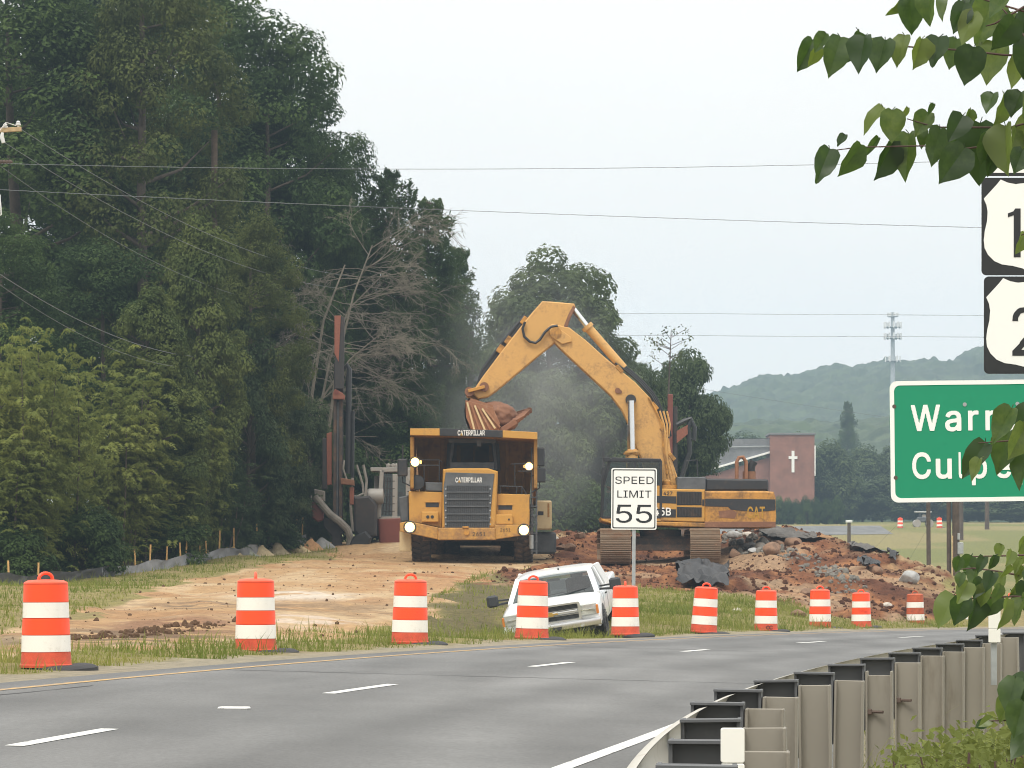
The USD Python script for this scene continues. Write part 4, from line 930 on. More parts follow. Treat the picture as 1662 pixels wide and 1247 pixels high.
# stick
stick = [(880, 490), (898, 491), (932, 494), (934, 500), (925, 518), (921, 531), (906, 551), (896, 561), (872, 580), (835, 611), (805, 636), (792, 645), (776, 648), (768, 641), (770, 632), (785, 610), (815, 570), (850, 525), (864, 508)]
sk = MB().prism([tuple(XP(*q)) for q in stick], -.27, .37, bev=.035).build('stick', 'boom_yellow', exv)
MB().prism([tuple(XP(*q)) for q in ((930, 497), (934, 500), (925, 519), (921, 532), (914, 533), (922, 512))], -.30, .40, bev=.015).build('stick_heel', 'rusty_steel', sk)
hz = MB()
for o in (0, 4.5): hz.tube([(*XP(857 - o * .8, 515 - o * .6)[:1], .05 + o * .02, XP(857 - o * .8, 515 - o * .6)[1]), (XP(838 - o, 537 - o * .6)[0], .05, XP(838 - o, 537 - o * .6)[1]), (XP(812 - o, 570 - o * .6)[0], .05, XP(812 - o, 570 - o * .6)[1]), (XP(786 - o * .6, 604 - o * .6)[0], .05, XP(786 - o * .6, 604 - o * .6)[1]), (XP(776, 625)[0], .05, XP(776, 625)[1])], .075, 7)
hz.build('bucket_cylinder', 'machine_black', sk)
for q in ((851, 521), (825, 553), (812, 567)): MB().box((XP(*q)[0], .05, XP(*q)[1]), (.3, .5, .2), rotm(ry=-55)).build('clamp', 'worn_yellow', sk)
MB().tube([(XP(*q)[0], -.38, XP(*q)[1]) for q in ((852, 524), (848, 535), (851, 548), (860, 556), (869, 558), (876, 553), (884, 541), (894, 532), (905, 530))], .05, 7).build('hose', 'hose_black', sk)
for q in ((762, 637), (786, 629)): MB().cyl((XP(*q)[0], -.42, XP(*q)[1]), (XP(*q)[0], .52, XP(*q)[1]), .17, n=16).build('pin', 'rusty_steel', sk)
MB().beam((XP(760, 636)[0], -.36, XP(760, 636)[1]), (XP(787, 629)[0], -.36, XP(787, 629)[1]), .12, .26, up=(0, 1, 0)).beam((XP(760, 636)[0], .46, XP(760, 636)[1]), (XP(787, 629)[0], .46, XP(787, 629)[1]), .12, .26, up=(0, 1, 0)).beam((XP(762, 637)[0], 0.05, XP(762, 637)[1]), (XP(777, 650)[0], 0.05, XP(777, 650)[1]), .4, .26, up=(0, 1, 0)).build('bucket_link', 'worn_yellow', sk)
# cylinders
def cylinder(name, a, m, b, r, yy_, parent=exv):
    A, Mi, B = XP(*a), XP(*m), XP(*b)
    for y in yy_:
        c = MB().cyl((Mi[0], y, Mi[1]), (B[0], y, B[1]), r, n=16).cyl((Mi[0] + (B[0] - Mi[0]) * -.02, y, Mi[1] + (B[1] - Mi[1]) * -.02), (Mi[0] + (B[0] - Mi[0]) * .05, y, Mi[1] + (B[1] - Mi[1]) * .05), r * 1.35, n=16)
        pth = c.build(name, 'boom_yellow', parent)
        MB().cyl((A[0], y, A[1]), (Mi[0], y, Mi[1]), r * .62, n=14).build('rod', 'chrome', pth)
cylinder('stick_cylinder', (930, 501), (953, 530), (1012, 598), .165, (.05,))
cylinder('boom_cylinder', (1023, 652), (1025, 734), (1027, 775), .20, (-.62, .72))
MB().box((XP(1025, 0)[0], -.62, XP(0, 737)[1]), (.5, .4, .3), bev=.1).build('cylinder_clamp', 'worn_yellow', exv)
# hydraulic lines along the boom
ln = MB()
for o, y in ((0, -.2), (3, -.05), (6, .1), (1.5, .25), (4, .34)):
    ln.tube([(XP(px + o * .8, py - o * .6)[0], y, XP(px + o * .8, py - o * .6)[1]) for px, py in ((998, 590), (1020, 606), (1038, 622), (1056, 642), (1066, 660), (1074, 682), (1080, 694), (1084, 712))], .05, 6)
ln.build('hydraulic_hose', 'hose_black', bm)
lt = MB()
for o, y in ((0, -.34), (5, -.36), (10, -.30), (15, -.2)):
    lt.tube([(XP(px + o, py)[0], y, XP(px + o, py)[1]) for px, py in ((1064 + o * .2, 668), (1072, 690), (1078 - o * .6, 712), (1079 - o * .4, 745), (1084, 780), (1088, 800))], .04, 6)
lt.build('hydraulic_pipe', 'boom_yellow', bm)
MB().tube([(XP(px, py)[0], -.37, XP(px, py)[1]) for px, py in ((1052, 646), (1062, 664), (1074, 690), (1076, 730), (1082, 770))], .045, 6).build('hydraulic_pipe', 'worn_yellow', bm)
MB().tube([(XP(px, py)[0], -.2, XP(px, py)[1]) for px, py in ((924, 535), (950, 556), (985, 588), (1000, 600))], .04, 6).build('hydraulic_pipe', 'worn_yellow', bm)
for q in ((1005, 600), (1062, 660), (1076, 700), (1090, 742)): MB().box((XP(*q)[0], .05, XP(*q)[1]), (.32, .8, .14), rotm(ry=50)).build('clamp', 'worn_yellow', bm)
# bucket: curved ribbed shell, cutting edge with teeth, heaped with spoil
bk_prof = [(762, 648), (756, 655), (754, 668), (756, 684), (762, 700), (775, 712), (795, 716), (815, 708)]
o = np.array([XP(*q) for q in bk_prof]); ctr = XP(795, 675)
inn = ctr + (o - ctr) * .93
shell = np.vstack([o, inn[::-1]])
YB0, YB1 = -.95, 1.0
bk = MB().prism([tuple(q) for q in shell], YB0, YB1).prism([tuple(q) for q in np.vstack([o, [XP(800, 660)]])], YB0, YB0 + .06).prism([tuple(q) for q in np.vstack([o, [XP(800, 660)]])], YB1 - .06, YB1).build('bucket', 'bucket_steel', exv)
fs = MB().prism([tuple(XP(*q)) for q in ((756, 652), (800, 664), (812, 690), (800, 708), (768, 702), (757, 680))], YB0 - .05, YB0 - .02, bev=.01).build('bucket_cheek', 'bucket_steel', bk)
for k in range(6):
    a, b = XP(759 + k * 6, 656 + k * 2.5), XP(772 + k * 8, 706 - k * 2); MB().beam((a[0], YB0 - .07, a[1]), (b[0], YB0 - .07, b[1]), .07, .12, up=(0, 1, 0)).build('wear_rib', 'cream' if k % 2 == 0 else 'bucket_steel', bk)
tm_t = []
for k in range(6):
    t_ = k / 5; y = YB0 + .1 + (YB1 - YB0 - .2) * t_
    a = XP(812 + k * 1.5, 702 - k * 5); b = XP(838 + k * 5, 686 - k * 4.5)
    MB().beam((a[0], y, a[1]), (b[0], y, b[1]), .2, .24, up=(0, 1, 0)).build('tooth', 'rusty_steel', bk)
    c = XP(852 + k * 2.2, 676 - k * 3); MB().tube([(b[0] - .08, y, b[1]), (c[0], y, c[1])], [.12, .03], 4).build('tooth_tip', 'rusty_steel', bk)
rs = np.random.default_rng(5)
sp = trimesh.creation.icosphere(4); v = sp.vertices * np.array([.85, .85, .5]); v *= (1 + .5 * (fbm(v * 2.2, 4, 3) - .5))[:, None]
c = XP(806, 676); v = v @ rotm(ry=15).T + np.array([c[0], 0, c[1]])
MB().add(v, sp.faces).build('spoil_in_bucket', 'rusty_steel', exv, kind=None)
# ================================================================ white pickup in the swale
mat_plain('truck_white', (.80, .81, .82), .22, vary=.02, scale=1, coat=.5)
mat_plain('dark_trim', (.03, .032, .034), .5, vary=.15)
mat_plain('headlight_lens', (.50, .52, .50), .12, .35, vary=.25, scale=12)
mat_plain('amber_lens', (.55, .19, .04), .2, vary=.1)
mat_plain('gold_badge', (.55, .36, .10), .3, .6, vary=.05)
mat_glass('car_glass', (.30, .36, .36))
mat_plain('car_chrome', (.62, .63, .64), .32, .85, vary=.05)
mat_plain('seat_cloth', (.05, .05, .05), .8)
def loft(mb, secs):
    n = len(secs[0]); v = np.vstack(secs); f = []
    for i in range(len(secs) - 1):
        for j in range(n): f.append((i * n + j, i * n + (j + 1) % n, (i + 1) * n + (j + 1) % n, (i + 1) * n + j))
    f = np.array(f); f = np.vstack([f[:, [0, 1, 2]], f[:, [0, 2, 3]]])
    e = (len(secs) - 1) * n
    f = np.vstack([f, [(0, j + 1, j) for j in range(1, n - 1)], [(e, e + j, e + j + 1) for j in range(1, n - 1)]])
    return mb.add(v, f)
def sec(y, rows):
    """rows: (half width, z) from the bottom up"""
    r = [(w, y, z) for w, z in rows]; l = [(-w, y, z) for w, z in rows[::-1]]
    return np.array(r + l)
DP = 71.0
pp = P(903, 1044, DP)
pk = thing('pickup_truck', 'white pickup truck tilted in the roadside swale behind the drums, facing the road', 'pickup truck', (pp[0] - .02, DP, pp[2] - .16), rot=(5.0, -8.5, -6), scale=(1.09, 1.07, .79))
B = MB()
loft(B, [sec(.10, [(.90, .52), (.95, .62), (.965, .9), (.95, 1.08), (.90, 1.13), (.55, 1.15), (.0, 1.165)]),
         sec(.35, [(.94, .45), (.985, .6), (.99, .9), (.97, 1.12), (.90, 1.18), (.55, 1.215), (.0, 1.22)]),
         sec(.9, [(.95, .42), (1.0, .6), (1.0, .9), (.975, 1.17), (.89, 1.235), (.58, 1.275), (.0, 1.285)]),
         sec(1.45, [(.95, .42), (.99, .6), (.995, .95), (.97, 1.22), (.89, 1.29), (.6, 1.325), (.0, 1.335)])])
loft(B, [sec(1.455, [(.95, .42), (.99, .6), (.995, .95), (.965, 1.22), (.92, 1.28), (.6, 1.28), (.0, 1.28)]),
         sec(3.75, [(.95, .42), (.99, .6), (.995, .95), (.965, 1.24), (.92, 1.30), (.6, 1.30), (.0, 1.30)])])
loft(B, [sec(3.77, [(.95, .5), (.99, .6), (1.0, .95), (.985, 1.30), (.95, 1.34), (.6, 1.34), (.0, 1.34)]), sec(5.75, [(.95, .5), (.99, .6), (1.0, .95), (.985, 1.32), (.95, 1.36), (.6, 1.36), (.0, 1.36)])])
# cab: roof and pillars
def arch(y, z, w, zr): return np.array([(w * c, y, z + zr * s) for c, s in ((1, 0), (.94, .5), (.75, .85), (.4, 1), (0, 1.03), (-.4, 1), (-.75, .85), (-.94, .5), (-1, 0))])
loft(B, [np.vstack([arch(2.12, 1.84, .74, .075), [(-.72, 2.12, 1.82), (.72, 2.12, 1.82)]]), np.vstack([arch(2.3, 1.87, .765, .09), [(-.74, 2.3, 1.84), (.74, 2.3, 1.84)]]), np.vstack([arch(3.3, 1.88, .765, .085), [(-.74, 3.3, 1.85), (.74, 3.3, 1.85)]]), np.vstack([arch(3.55, 1.85, .74, .06), [(-.72, 3.55, 1.82), (.72, 3.55, 1.82)]])])
for s_ in (-1, 1):
    B.beam((s_ * .90, 1.40, 1.27), (s_ * .745, 2.16, 1.87), .10, .09, up=(0, 1, 1)).beam((s_ * .925, 2.65, 1.27), (s_ * .765, 2.7, 1.87), .05, .10).beam((s_ * .925, 3.62, 1.27), (s_ * .755, 3.5, 1.87), .06, .22)
B.box((0, 3.6, 1.42), (1.8, .06, .3))
body = B.build('body', 'truck_white', pk, smooth=40)
MB().add([(-.87, 1.41, 1.30), (.87, 1.41, 1.30), (.72, 2.13, 1.85), (-.72, 2.13, 1.85), (0, 1.30, 1.31), (0, 2.08, 1.88)], [(0, 4, 5, 3), (4, 1, 2, 5)]).build('windshield', 'car_glass', pk, smooth=True)
for s_ in (-1, 1):
    MB().add([(s_ * .927, 1.62, 1.29), (s_ * .93, 2.62, 1.29), (s_ * .772, 2.67, 1.84), (s_ * .762, 2.25, 1.84)], [(0, 1, 2, 3)]).build('side_window', 'car_glass', pk, smooth=False)
    MB().add([(s_ * .93, 2.72, 1.29), (s_ * .93, 3.52, 1.29), (s_ * .765, 3.42, 1.84), (s_ * .772, 2.74, 1.84)], [(0, 1, 2, 3)]).build('side_window', 'car_glass', pk, smooth=False)
    # tow mirror on a black arm
    mr = MB().box((s_ * 1.27, 1.62, 1.42), (.24, .12, .34), rotm(rz=-s_ * 12), .05).build('mirror', 'dark_trim', pk)
    MB().beam((s_ * .94, 1.72, 1.32), (s_ * 1.20, 1.64, 1.30), .07, .06).beam((s_ * .94, 1.72, 1.40), (s_ * 1.20, 1.64, 1.42), .05, .05).build('arm', 'dark_trim', mr)
    # lamps
    hl = MB().box((s_ * .775, .085, .985), (.33, .10, .33), rotm(rz=s_ * 8), .03).build('headlight', 'headlight_lens', pk)
    MB().box((s_ * .935, .12, .96), (.06, .12, .26), rotm(rz=s_ * 20), .02).build('turn_signal', 'amber_lens', hl)
    MB().box((s_ * .765, .025, .985), (.29, .02, .018)).build('divider', 'chrome', hl)
    # arches and wheels
    for y in (1.0, 4.75):
        MB().lathe([(0, -.02), (.475, -.02), (.475, .0), (0, .0)], (s_ * 1.0, y, .52), 26, 'x').build('wheel_arch', 'dark_trim', pk)
        w = tire_mesh(.41, .27, 20, .015, 30).xf(t=(s_ * .90, y, .41)).build('wheel', 'black_rubber', pk); rim_mesh(.44, .27).xf(R=np.diag([s_, 1, 1]) if s_ > 0 else rotm(rz=180), t=(s_ * .90, y, .41)).build('rim', 'galvanised', w)
    MB().box((s_ * 1.005, 2.35, 1.13), (.03, .2, .04)).box((s_ * 1.005, 3.35, 1.13), (.03, .2, .04)).build('door_handles', 'dark_trim', pk)
    MB().box((s_ * .998, 1.52, .88), (.004, .012, .7)).box((s_ * .998, 2.66, .88), (.004, .012, .7)).build('door_seams', 'dark_trim', pk)
# interior
MB().box((0, 1.62, 1.22), (1.6, .3, .2)).box((0, 2.5, .9), (1.7, 2.2, .1)).build('dashboard', 'dark_trim', pk)
for x in (-.42, .42): MB().box((x, 2.75, 1.30), (.5, .16, .7), rotm(rx=-10), .06).box((x, 2.8, 1.72), (.26, .1, .18), None, .04).build('seat', 'seat_cloth', pk)
MB().tube([(.42 + .18 * math.cos(a), 2.0 + .06 * math.sin(a), 1.32 + .17 * math.sin(a)) for a in np.linspace(0, 6.28, 18)], .016).build('steering_wheel', 'dark_trim', pk)
MB().box((0, 2.0, 1.74), (.26, .04, .07)).build('rear_view_mirror', 'dark_trim', pk)
MB().beam((-.55, 1.33, 1.345), (.25, 1.50, 1.40), .02, .02).beam((.1, 1.31, 1.35), (.7, 1.55, 1.42), .02, .02).build('wiper', 'dark_trim', pk)
MB().tube([(.1, 2.35, 1.96), (.1, 2.35, 2.02)], [.025, .012]).build('antenna', 'dark_trim', pk)
# face: chrome surround, two dark openings, bar with badge
g = MB()
ring_plate(g, rounded(1.24, .50, .05, -.62, .74), rounded(1.14, .41, .035, -.57, .785), .04, .12)
gp = g.build('grille', 'car_chrome', pk)
MB().box((0, .10, .99), (1.14, .02, .40)).build('grille_mesh', 'dark_trim', gp)
MB().box((0, .065, .985), (1.15, .05, .085), None, .02).box((0, .075, 1.05), (1.14, .03, .018)).box((0, .075, .92), (1.14, .03, .018)).build('grille_bar', 'car_chrome', gp)
MB().prism([(-.16, .955), (-.15, .955), (-.06, .955), (-.055, .93), (.07, .93), (.065, .958), (.165, .958), (.15, 1.01), (.06, 1.012), (.055, 1.04), (-.07, 1.04), (-.065, 1.012), (-.165, 1.01)], .025, .045, bev=.004).build('badge', 'gold_badge', gp)
for zz in (.81, .85, .888, 1.085, 1.12, 1.155): MB().box((0, .09, zz), (1.14, .02, .007)).build('grille_slat', 'machine_grey', gp)
bp = MB(); loft(bp, [np.array([(x, y0 + .10 * (abs(x) / 1.0) ** 2 * 1.0, z) for y0, z in ((.02, .52), (-.09, .55), (-.12, .64), (-.10, .72), (.02, .74))]) for x in np.linspace(-1.0, 1.0, 13)])
bpp = bp.build('bumper', 'car_chrome', pk, smooth=50)
MB().box((0, -.105, .595), (.42, .03, .085)).box((0, .12, .46), (1.7, .12, .14), None, .03).build('air_dam', 'dark_trim', pk)
for s_ in (-1, 1): MB().cyl((s_ * .62, -.075, .60), (s_ * .62, -.04, .60), .05).build('fog_lamp', 'headlight_lens', bpp)
MB().box((.80, -.02, .44), (.05, .03, .14)).build('tow_hook', 'rig_red', bpp) if False else None

# ================================================================ drill rig at the left
DR = 127.0; sR = DR / FPX
p = P(560, 906, DR)
rg = thing('drill_rig', 'dark drill rig with tall orange topped mast standing at the left by the trees', 'drill rig', p)
def Q3(zx, zy): return np.array([(470 + zx * .361 - 560) * sR, (906 - (480 + zy * .361)) * sR])
def q3(zx, zy, y=0): a = Q3(zx, zy); return (a[0], y, a[1])
MB().prism([tuple(Q3(*q)) for q in ((203, 92), (232, 92), (222, 300), (203, 262))], -.22, -.02, bev=.01).build('mast_head', 'rig_orange', rg)
MB().prism([tuple(Q3(*q)) for q in ((229, 95), (247, 98), (243, 420), (205, 420), (205, 266), (222, 300))], -.18, .2, bev=.015).build('mast', 'rig_dark', rg)
MB().prism([tuple(Q3(*q)) for q in ((199, 300), (241, 300), (238, 1020), (194, 1020))], .14, .32, bev=.02).build('mast_back', 'rig_dark', rg)
for zx in (205, 231): MB().prism([tuple(Q3(zx - 7, 462)), tuple(Q3(zx + 7, 462)), tuple(Q3(zx + 5, 1010)), tuple(Q3(zx - 9, 1010))], -.1, .12, bev=.01).build('feed_rail', 'track_frame', rg)
for zy in range(500, 1000, 62): MB().box(q3(216, zy, .02), (.28, .06, .06)).build('rung', 'rig_dark', rg)
MB().cyl(q3(218, 480, -.02), q3(214, 1010, -.02), .05).build('drill_rod', 'machine_grey', rg)
hd = MB().prism([tuple(Q3(*q)) for q in ((196, 440), (206, 422), (240, 440), (250, 452), (248, 468), (196, 468))], -.3, .1, bev=.02).build('rotation_head', 'rig_orange', rg); MB().cyl(q3(214, 436, -.33), q3(214, 436, -.1), .09).build('motor', 'rig_red', hd)
MB().prism([tuple(Q3(*q)) for q in ((166, 620), (190, 612), (190, 850), (168, 852))], .0, .25, bev=.02).build('carousel', 'rig_orange', rg)
MB().prism([tuple(Q3(*q)) for q in ((147, 640), (166, 640), (168, 870), (147, 870))], .0, .25, bev=.02).build('carousel_guard', 'rig_dark', rg)
MB().tube([q3(262, 800, .1), q3(266, 400, .1), q3(268, 330, .1), q3(258, 310, .1), q3(246, 330, .1)], [.11, .11, .10, .09, .08], 8).build('hose', 'hose_black', rg)
MB().tube([q3(284, 520, .12), q3(282, 820, .12)], .07, 8).build('hose', 'hose_black', rg)
MB().tube([q3(284, 820, -.1), q3(275, 940, -.12), q3(285, 1060, -.12)], .06, 6).tube([q3(246, 740, -.1), q3(242, 780, -.12), q3(262, 840, -.1)], .04, 6).build('hose', 'hose_grey', rg)
MB().prism([tuple(Q3(*q)) for q in ((270, 862), (290, 862), (290, 940), (272, 940))], -.2, .1, bev=.02).build('bracket', 'rig_orange', rg)
MB().prism([tuple(Q3(*q)) for q in ((103, 930), (152, 915), (155, 1010), (130, 1018), (104, 1000))], -.5, .1, bev=.04).build('dust_collector', 'rig_red', rg)
MB().tube([q3(118, 905, -.55), q3(150, 945, -.6), q3(185, 985, -.62), q3(225, 1015, -.6), q3(262, 1050, -.55), q3(276, 1090, -.5), q3(272, 1130, -.45)], .15, 10).build('suction_hose', 'hose_grey', rg)
MB().prism([tuple(Q3(*q)) for q in ((112, 870), (160, 880), (160, 925), (116, 912))], -.4, .1, bev=.03).build('collector_lid', 'hose_grey', rg)
MB().prism([tuple(Q3(*q)) for q in ((150, 1000), (250, 1010), (262, 1060), (235, 1075), (235, 1175), (192, 1180), (190, 1080), (155, 1040))], -.4, .3, bev=.04).build('foot', 'rig_dark', rg)
MB().prism([tuple(Q3(*q)) for q in ((230, 820), (290, 830), (292, 855), (232, 848))], -.3, .25, bev=.02).build('guide', 'rusty_steel', rg)
MB().prism([tuple(Q3(*q)) for q in ((288, 905), (360, 900), (392, 940), (392, 1080), (330, 1100), (290, 1060))], -.2, 1.2, bev=.08).build('boom_bracket', 'rig_dark', rg)
MB().prism([tuple(Q3(*q)) for q in ((262, 1150), (290, 1085), (345, 1060), (372, 1090), (345, 1170), (330, 1188), (262, 1178))], -.9, -.1, bev=.06).build('dust_skirt', 'hose_black', rg)
MB().tube([q3(330, 760, .3), q3(345, 830, .3), q3(340, 900, .2), q3(310, 925, .1), q3(290, 900, 0)], .06, 6).tube([q3(300, 760, .3), q3(328, 850, .3), q3(330, 890, .2), q3(300, 905, .1)], .05, 6).build('hose', 'hose_grey', rg)
MB().lathe([(0, -.4), (.2, -.36), (.3, -.2), (.3, .35), (0, .4)], q3(378, 900, .6), 18, 'x').build('air_tank', 'rig_white', rg)
MB().prism([tuple(Q3(*q)) for q in ((392, 1000), (500, 995), (540, 1010), (540, 1115), (400, 1125))], .6, 4.2, bev=.06).build('carrier_body', 'rig_red', rg)
MB().box(q3(460, 1140, 2.2), (2.4, 3.4, .7), None, .2).build('crawler', 'track_frame', rg)
# operator's cab with a barred window
fr = MB()
cs = [Q3(*q) for q in ((412, 782), (530, 778), (528, 1000), (398, 1002))]
for y in (.7, 2.2):
    for k in range(4): fr.beam((cs[k][0], y, cs[k][1]), (cs[(k + 1) % 4][0], y, cs[(k + 1) % 4][1]), .16, .14, up=(0, 1, 0))
for k in range(4): fr.beam((cs[k][0], .7, cs[k][1]), (cs[k][0], 2.2, cs[k][1]), .14, .14)
a, b = Q3(478, 0)[0], Q3(0, 0)[1]
fr.beam(q3(472, 800, .7), q3(470, 1000, .7), .2, .12, up=(0, 1, 0)).box(q3(470, 778, 1.45), (1.9, 1.6, .14)).box(q3(470, 900, 2.25), (1.75, .1, 1.7))
cbp_ = fr.build('cab', 'rig_white', rg)
MB().prism([tuple(Q3(*q)) for q in ((420, 800), (528, 798), (526, 995), (405, 996))], .74, .75).build('cab_window', 'cab_glass', cbp_)
MB().box(q3(470, 930, 1.6), (.7, .6, .9), None, .1).build('seat', 'rig_red', cbp_)
for k in range(4): MB().beam(q3(424 + k * 13, 815, .66), q3(416 + k * 14, 985, .66), .035, .035).build('window_bar', 'rig_dark', cbp_)
for k in range(5): MB().beam(q3(420, 832 + k * 34, .65), q3(470, 832 + k * 34, .65), .03, .03).build('window_bar', 'rig_dark', cbp_)
for zx in (440, 462, 476): MB().lathe([(0, 0), (.09, 0), (.1, .1), (0, .14)], q3(zx, 766, 1.0), 12).build('beacon', 'rig_white', cbp_)
# second rig, beyond the excavator
p2 = P(1092, 890, 152); s2 = 152 / FPX
r2 = thing('drill_rig', 'red masted drill rig with a looping black hose, standing behind the excavator engine', 'drill rig', (p2[0], p2[1], float(Hs(p2[0], p2[1]))))
z0_ = float(Hs(p2[0], p2[1]))
def W2(px, py, y=0): return ((px - 1092) * s2, y, EYE - (py - HY) * s2 - z0_)
MB().beam(W2(1088, 640), W2(1086, 900), .24, .26).build('mast', 'rig_red', r2)
MB().beam(W2(1096, 660, .1), W2(1096, 900, .1), .22, .14).build('feed_rail', 'rig_dark', r2)
MB().tube([W2(1098, 690, -.2), W2(1110, 684, -.2), W2(1120, 680, -.2), W2(1127, 695, -.2), W2(1126, 715, -.2), W2(1118, 712, -.2), W2(1116, 695, -.2), W2(1122, 682, -.2)], .11, 8).tube([W2(1118, 700, -.2), W2(1119, 735, -.2), W2(1113, 752, -.2), W2(1106, 775, -.2), W2(1104, 800, -.2)], .12, 8).build('hose', 'hose_black', r2)
MB().prism([(W2(1098, 0)[0], W2(0, 700)[2]), (W2(1116, 0)[0], W2(0, 690)[2]), (W2(1116, 0)[0], W2(0, 705)[2]), (W2(1098, 0)[0], W2(0, 720)[2])], -.3, .1).build('rotation_head', 'rig_orange', r2)
MB().box(W2(1105, 830, 1.5), (2.6, 3.2, 1.8), None, .2).build('carrier_body', 'rig_red', r2); MB().box(W2(1105, 872, 1.5), (2.6, 3.6, .8), None, .25).build('crawler', 'track_frame', r2)
p3 = P(764, 886, 150); z3 = float(Hs(p3[0], p3[1])); s3 = 150 / FPX
r3 = thing('drill_rig', 'thin dark drill mast rising behind the dump truck canopy, left of the bucket', 'drill rig', (p3[0], p3[1], z3))
def W3(px, py, y=0): return ((px - 764) * s3, y, EYE - (py - HY) * s3 - z3)
MB().beam(W3(764.5, 538), W3(763, 880), .26, .3).build('mast', 'rig_dark', r3)
MB().beam(W3(757, 600, .1), W3(757, 880, .1), .08, .08).build('drill_rod', 'galvanised', r3)
MB().box(W3(776, 614, 0), (.45, .3, .3)).build('rotation_head', 'machine_grey', r3)
MB().box(W3(764, 840, 1.5), (2.6, 3.2, 1.8), None, .2).build('carrier_body', 'rig_dark', r3); MB().box(W3(764, 872, 1.5), (2.6, 3.6, .7), None, .25).build('crawler', 'track_frame', r3)

# ================================================================ the operator, half hidden by the sign
import manifold3d as m3d
mat_plain('hi_vis', (.95, .20, .05), .7, vary=.15, scale=8)
mat_plain('skin', (.45, .26, .18), .6, vary=.06)
mat_plain('work_trousers', (.05, .06, .09), .8)
def limbs(chain):
    parts_ = []
    for a, b, ra, rb in chain:
        s0 = m3d.Manifold.sphere(ra, 20).translate(list(map(float, a))); s1 = m3d.Manifold.sphere(rb, 20).translate(list(map(float, b))); parts_.append(m3d.Manifold.batch_hull([s0, s1]))
    u = m3d.Manifold.batch_boolean(parts_, m3d.OpType.Add).refine_to_length(.05).to_mesh()
    t_ = trimesh.Trimesh(u.vert_properties[:, :3], u.tri_verts, process=True); trimesh.smoothing.filter_taubin(t_, iterations=12); return t_
sx, sz = XP(988, 0)[0], XP(0, 786)[1]
o_p = P(1070, 917, DE)
base = np.array([o_p[0] + sx + .28, DE - 1.02, o_p[2] + sz - .62])
op = thing('person', 'operator in a bright orange top sitting in the excavator cab, arm at the front window', 'person', base)
bodyc = [((0, 0, .0), (.02, 0, .45), .16, .19), ((.02, -.16, .52), (.02, .16, .52), .09, .09), ((.02, 0, .55), (0, 0, .68), .07, .065), ((0, 0, .74), (-.01, 0, .86), .095, .10),
         ((0, -.2, .5), (-.18, -.26, .36), .065, .052), ((-.18, -.26, .36), (-.40, -.2, .50), .05, .038), ((-.40, -.2, .50), (-.47, -.19, .53), .04, .03), ((0, .2, .5), (-.15, .26, .3), .065, .052), ((-.15, .26, .3), (-.38, .2, .32), .05, .036),
         ((.0, -.1, .0), (-.42, -.12, .02), .10, .075), ((-.42, -.12, .02), (-.48, -.12, -.38), .07, .05), ((.0, .1, .0), (-.42, .12, .02), .10, .075), ((-.42, .12, .02), (-.48, .12, -.38), .07, .05)]
MB().tm(limbs(bodyc)).build('body', 'skin', op, smooth=True)
vest = limbs([((0, 0, .02), (.02, 0, .45), .175, .205), ((.02, -.17, .52), (.02, .17, .52), .105, .105), ((0, -.2, .5), (-.18, -.26, .36), .08, .066), ((-.18, -.26, .36), (-.33, -.22, .46), .064, .052), ((0, .2, .5), (-.15, .26, .3), .08, .066)])
MB().tm(vest).build('jacket', 'hi_vis', op, smooth=True)
MB().tm(limbs([((.0, -.1, .0), (-.42, -.12, .02), .11, .085), ((-.42, -.12, .02), (-.48, -.12, -.32), .08, .062), ((.0, .1, .0), (-.42, .12, .02), .11, .085), ((-.42, .12, .02), (-.48, .12, -.32), .08, .062)])).build('trousers', 'work_trousers', op, smooth=True)
hh = trimesh.creation.icosphere(3, .125); hh.vertices[:, 2] = np.maximum(hh.vertices[:, 2], -.01)
MB().tm(hh).xf(t=(-.01, 0, .87)).lathe([(.12, .86), (.17, .855), (.165, .865), (.12, .88)], (-.03, 0, 0)).build('hard_hat', 'decal_white', op, smooth=True)
# ================================================================ silt fence with its stakes
mat_plain('stake_wood', (.50, .30, .11), .8, vary=.3, scale=4)
usdkit.material(stage, '/World/Looks/silt_fabric', {'g': ('geometry', {}), 'n': ('noise_texture', {'scale': 1.1, 'detail': 5.0}), 'r': ('rgb_ramp', {'ramp': [(.35, (.15, .155, .165)), (.7, (.32, .32, .33))]}), 'p': ('principled_bsdf', {'roughness': .6}), 't': ('translucent_bsdf', {'color': (.14, .14, .15)}), 'x': ('mix_closure', {'fac': .25})},
    [('g.position', 'n.vector'), ('n.fac', 'r.fac'), ('r.color', 'p.base_color'), ('p.BSDF', 'x.closure1'), ('t.BSDF', 'x.closure2')], surface='x.closure')
mat_plain('black_fabric', (.018, .018, .020), .55, vary=.4, scale=3)
_fp = [(-60, 968, 90), (10, 957, 94), (60, 950, 97), (130, 943, 101), (200, 930, 105), (254, 922, 108), (303, 914, 111), (342, 906, 114), (386, 899, 117), (418, 893, 120), (455, 890, 123), (497, 887, 127)]
_ft = [950, 941, 936, 932, 921, 911, 902, 898, 890, 877, 874, 870]
fpts = np.array([P(*q) for q in _fp]); fh = np.array([(q[1] - t) * q[2] / FPX for q, t in zip(_fp, _ft)]) + .22
sf = thing('silt_fence', 'sagging grey and black silt fence on wooden stakes below the trees at left', 'silt fence', fpts[3])
uu = np.linspace(0, len(_fp) - 1, 260); rr = np.random.default_rng(3)
def fence_at(u):
    k = np.arange(len(_fp)); return np.array([np.interp(u, k, fpts[:, 0]), np.interp(u, k, fpts[:, 1]), np.interp(u, k, fpts[:, 2])]), np.interp(u, k, fh)
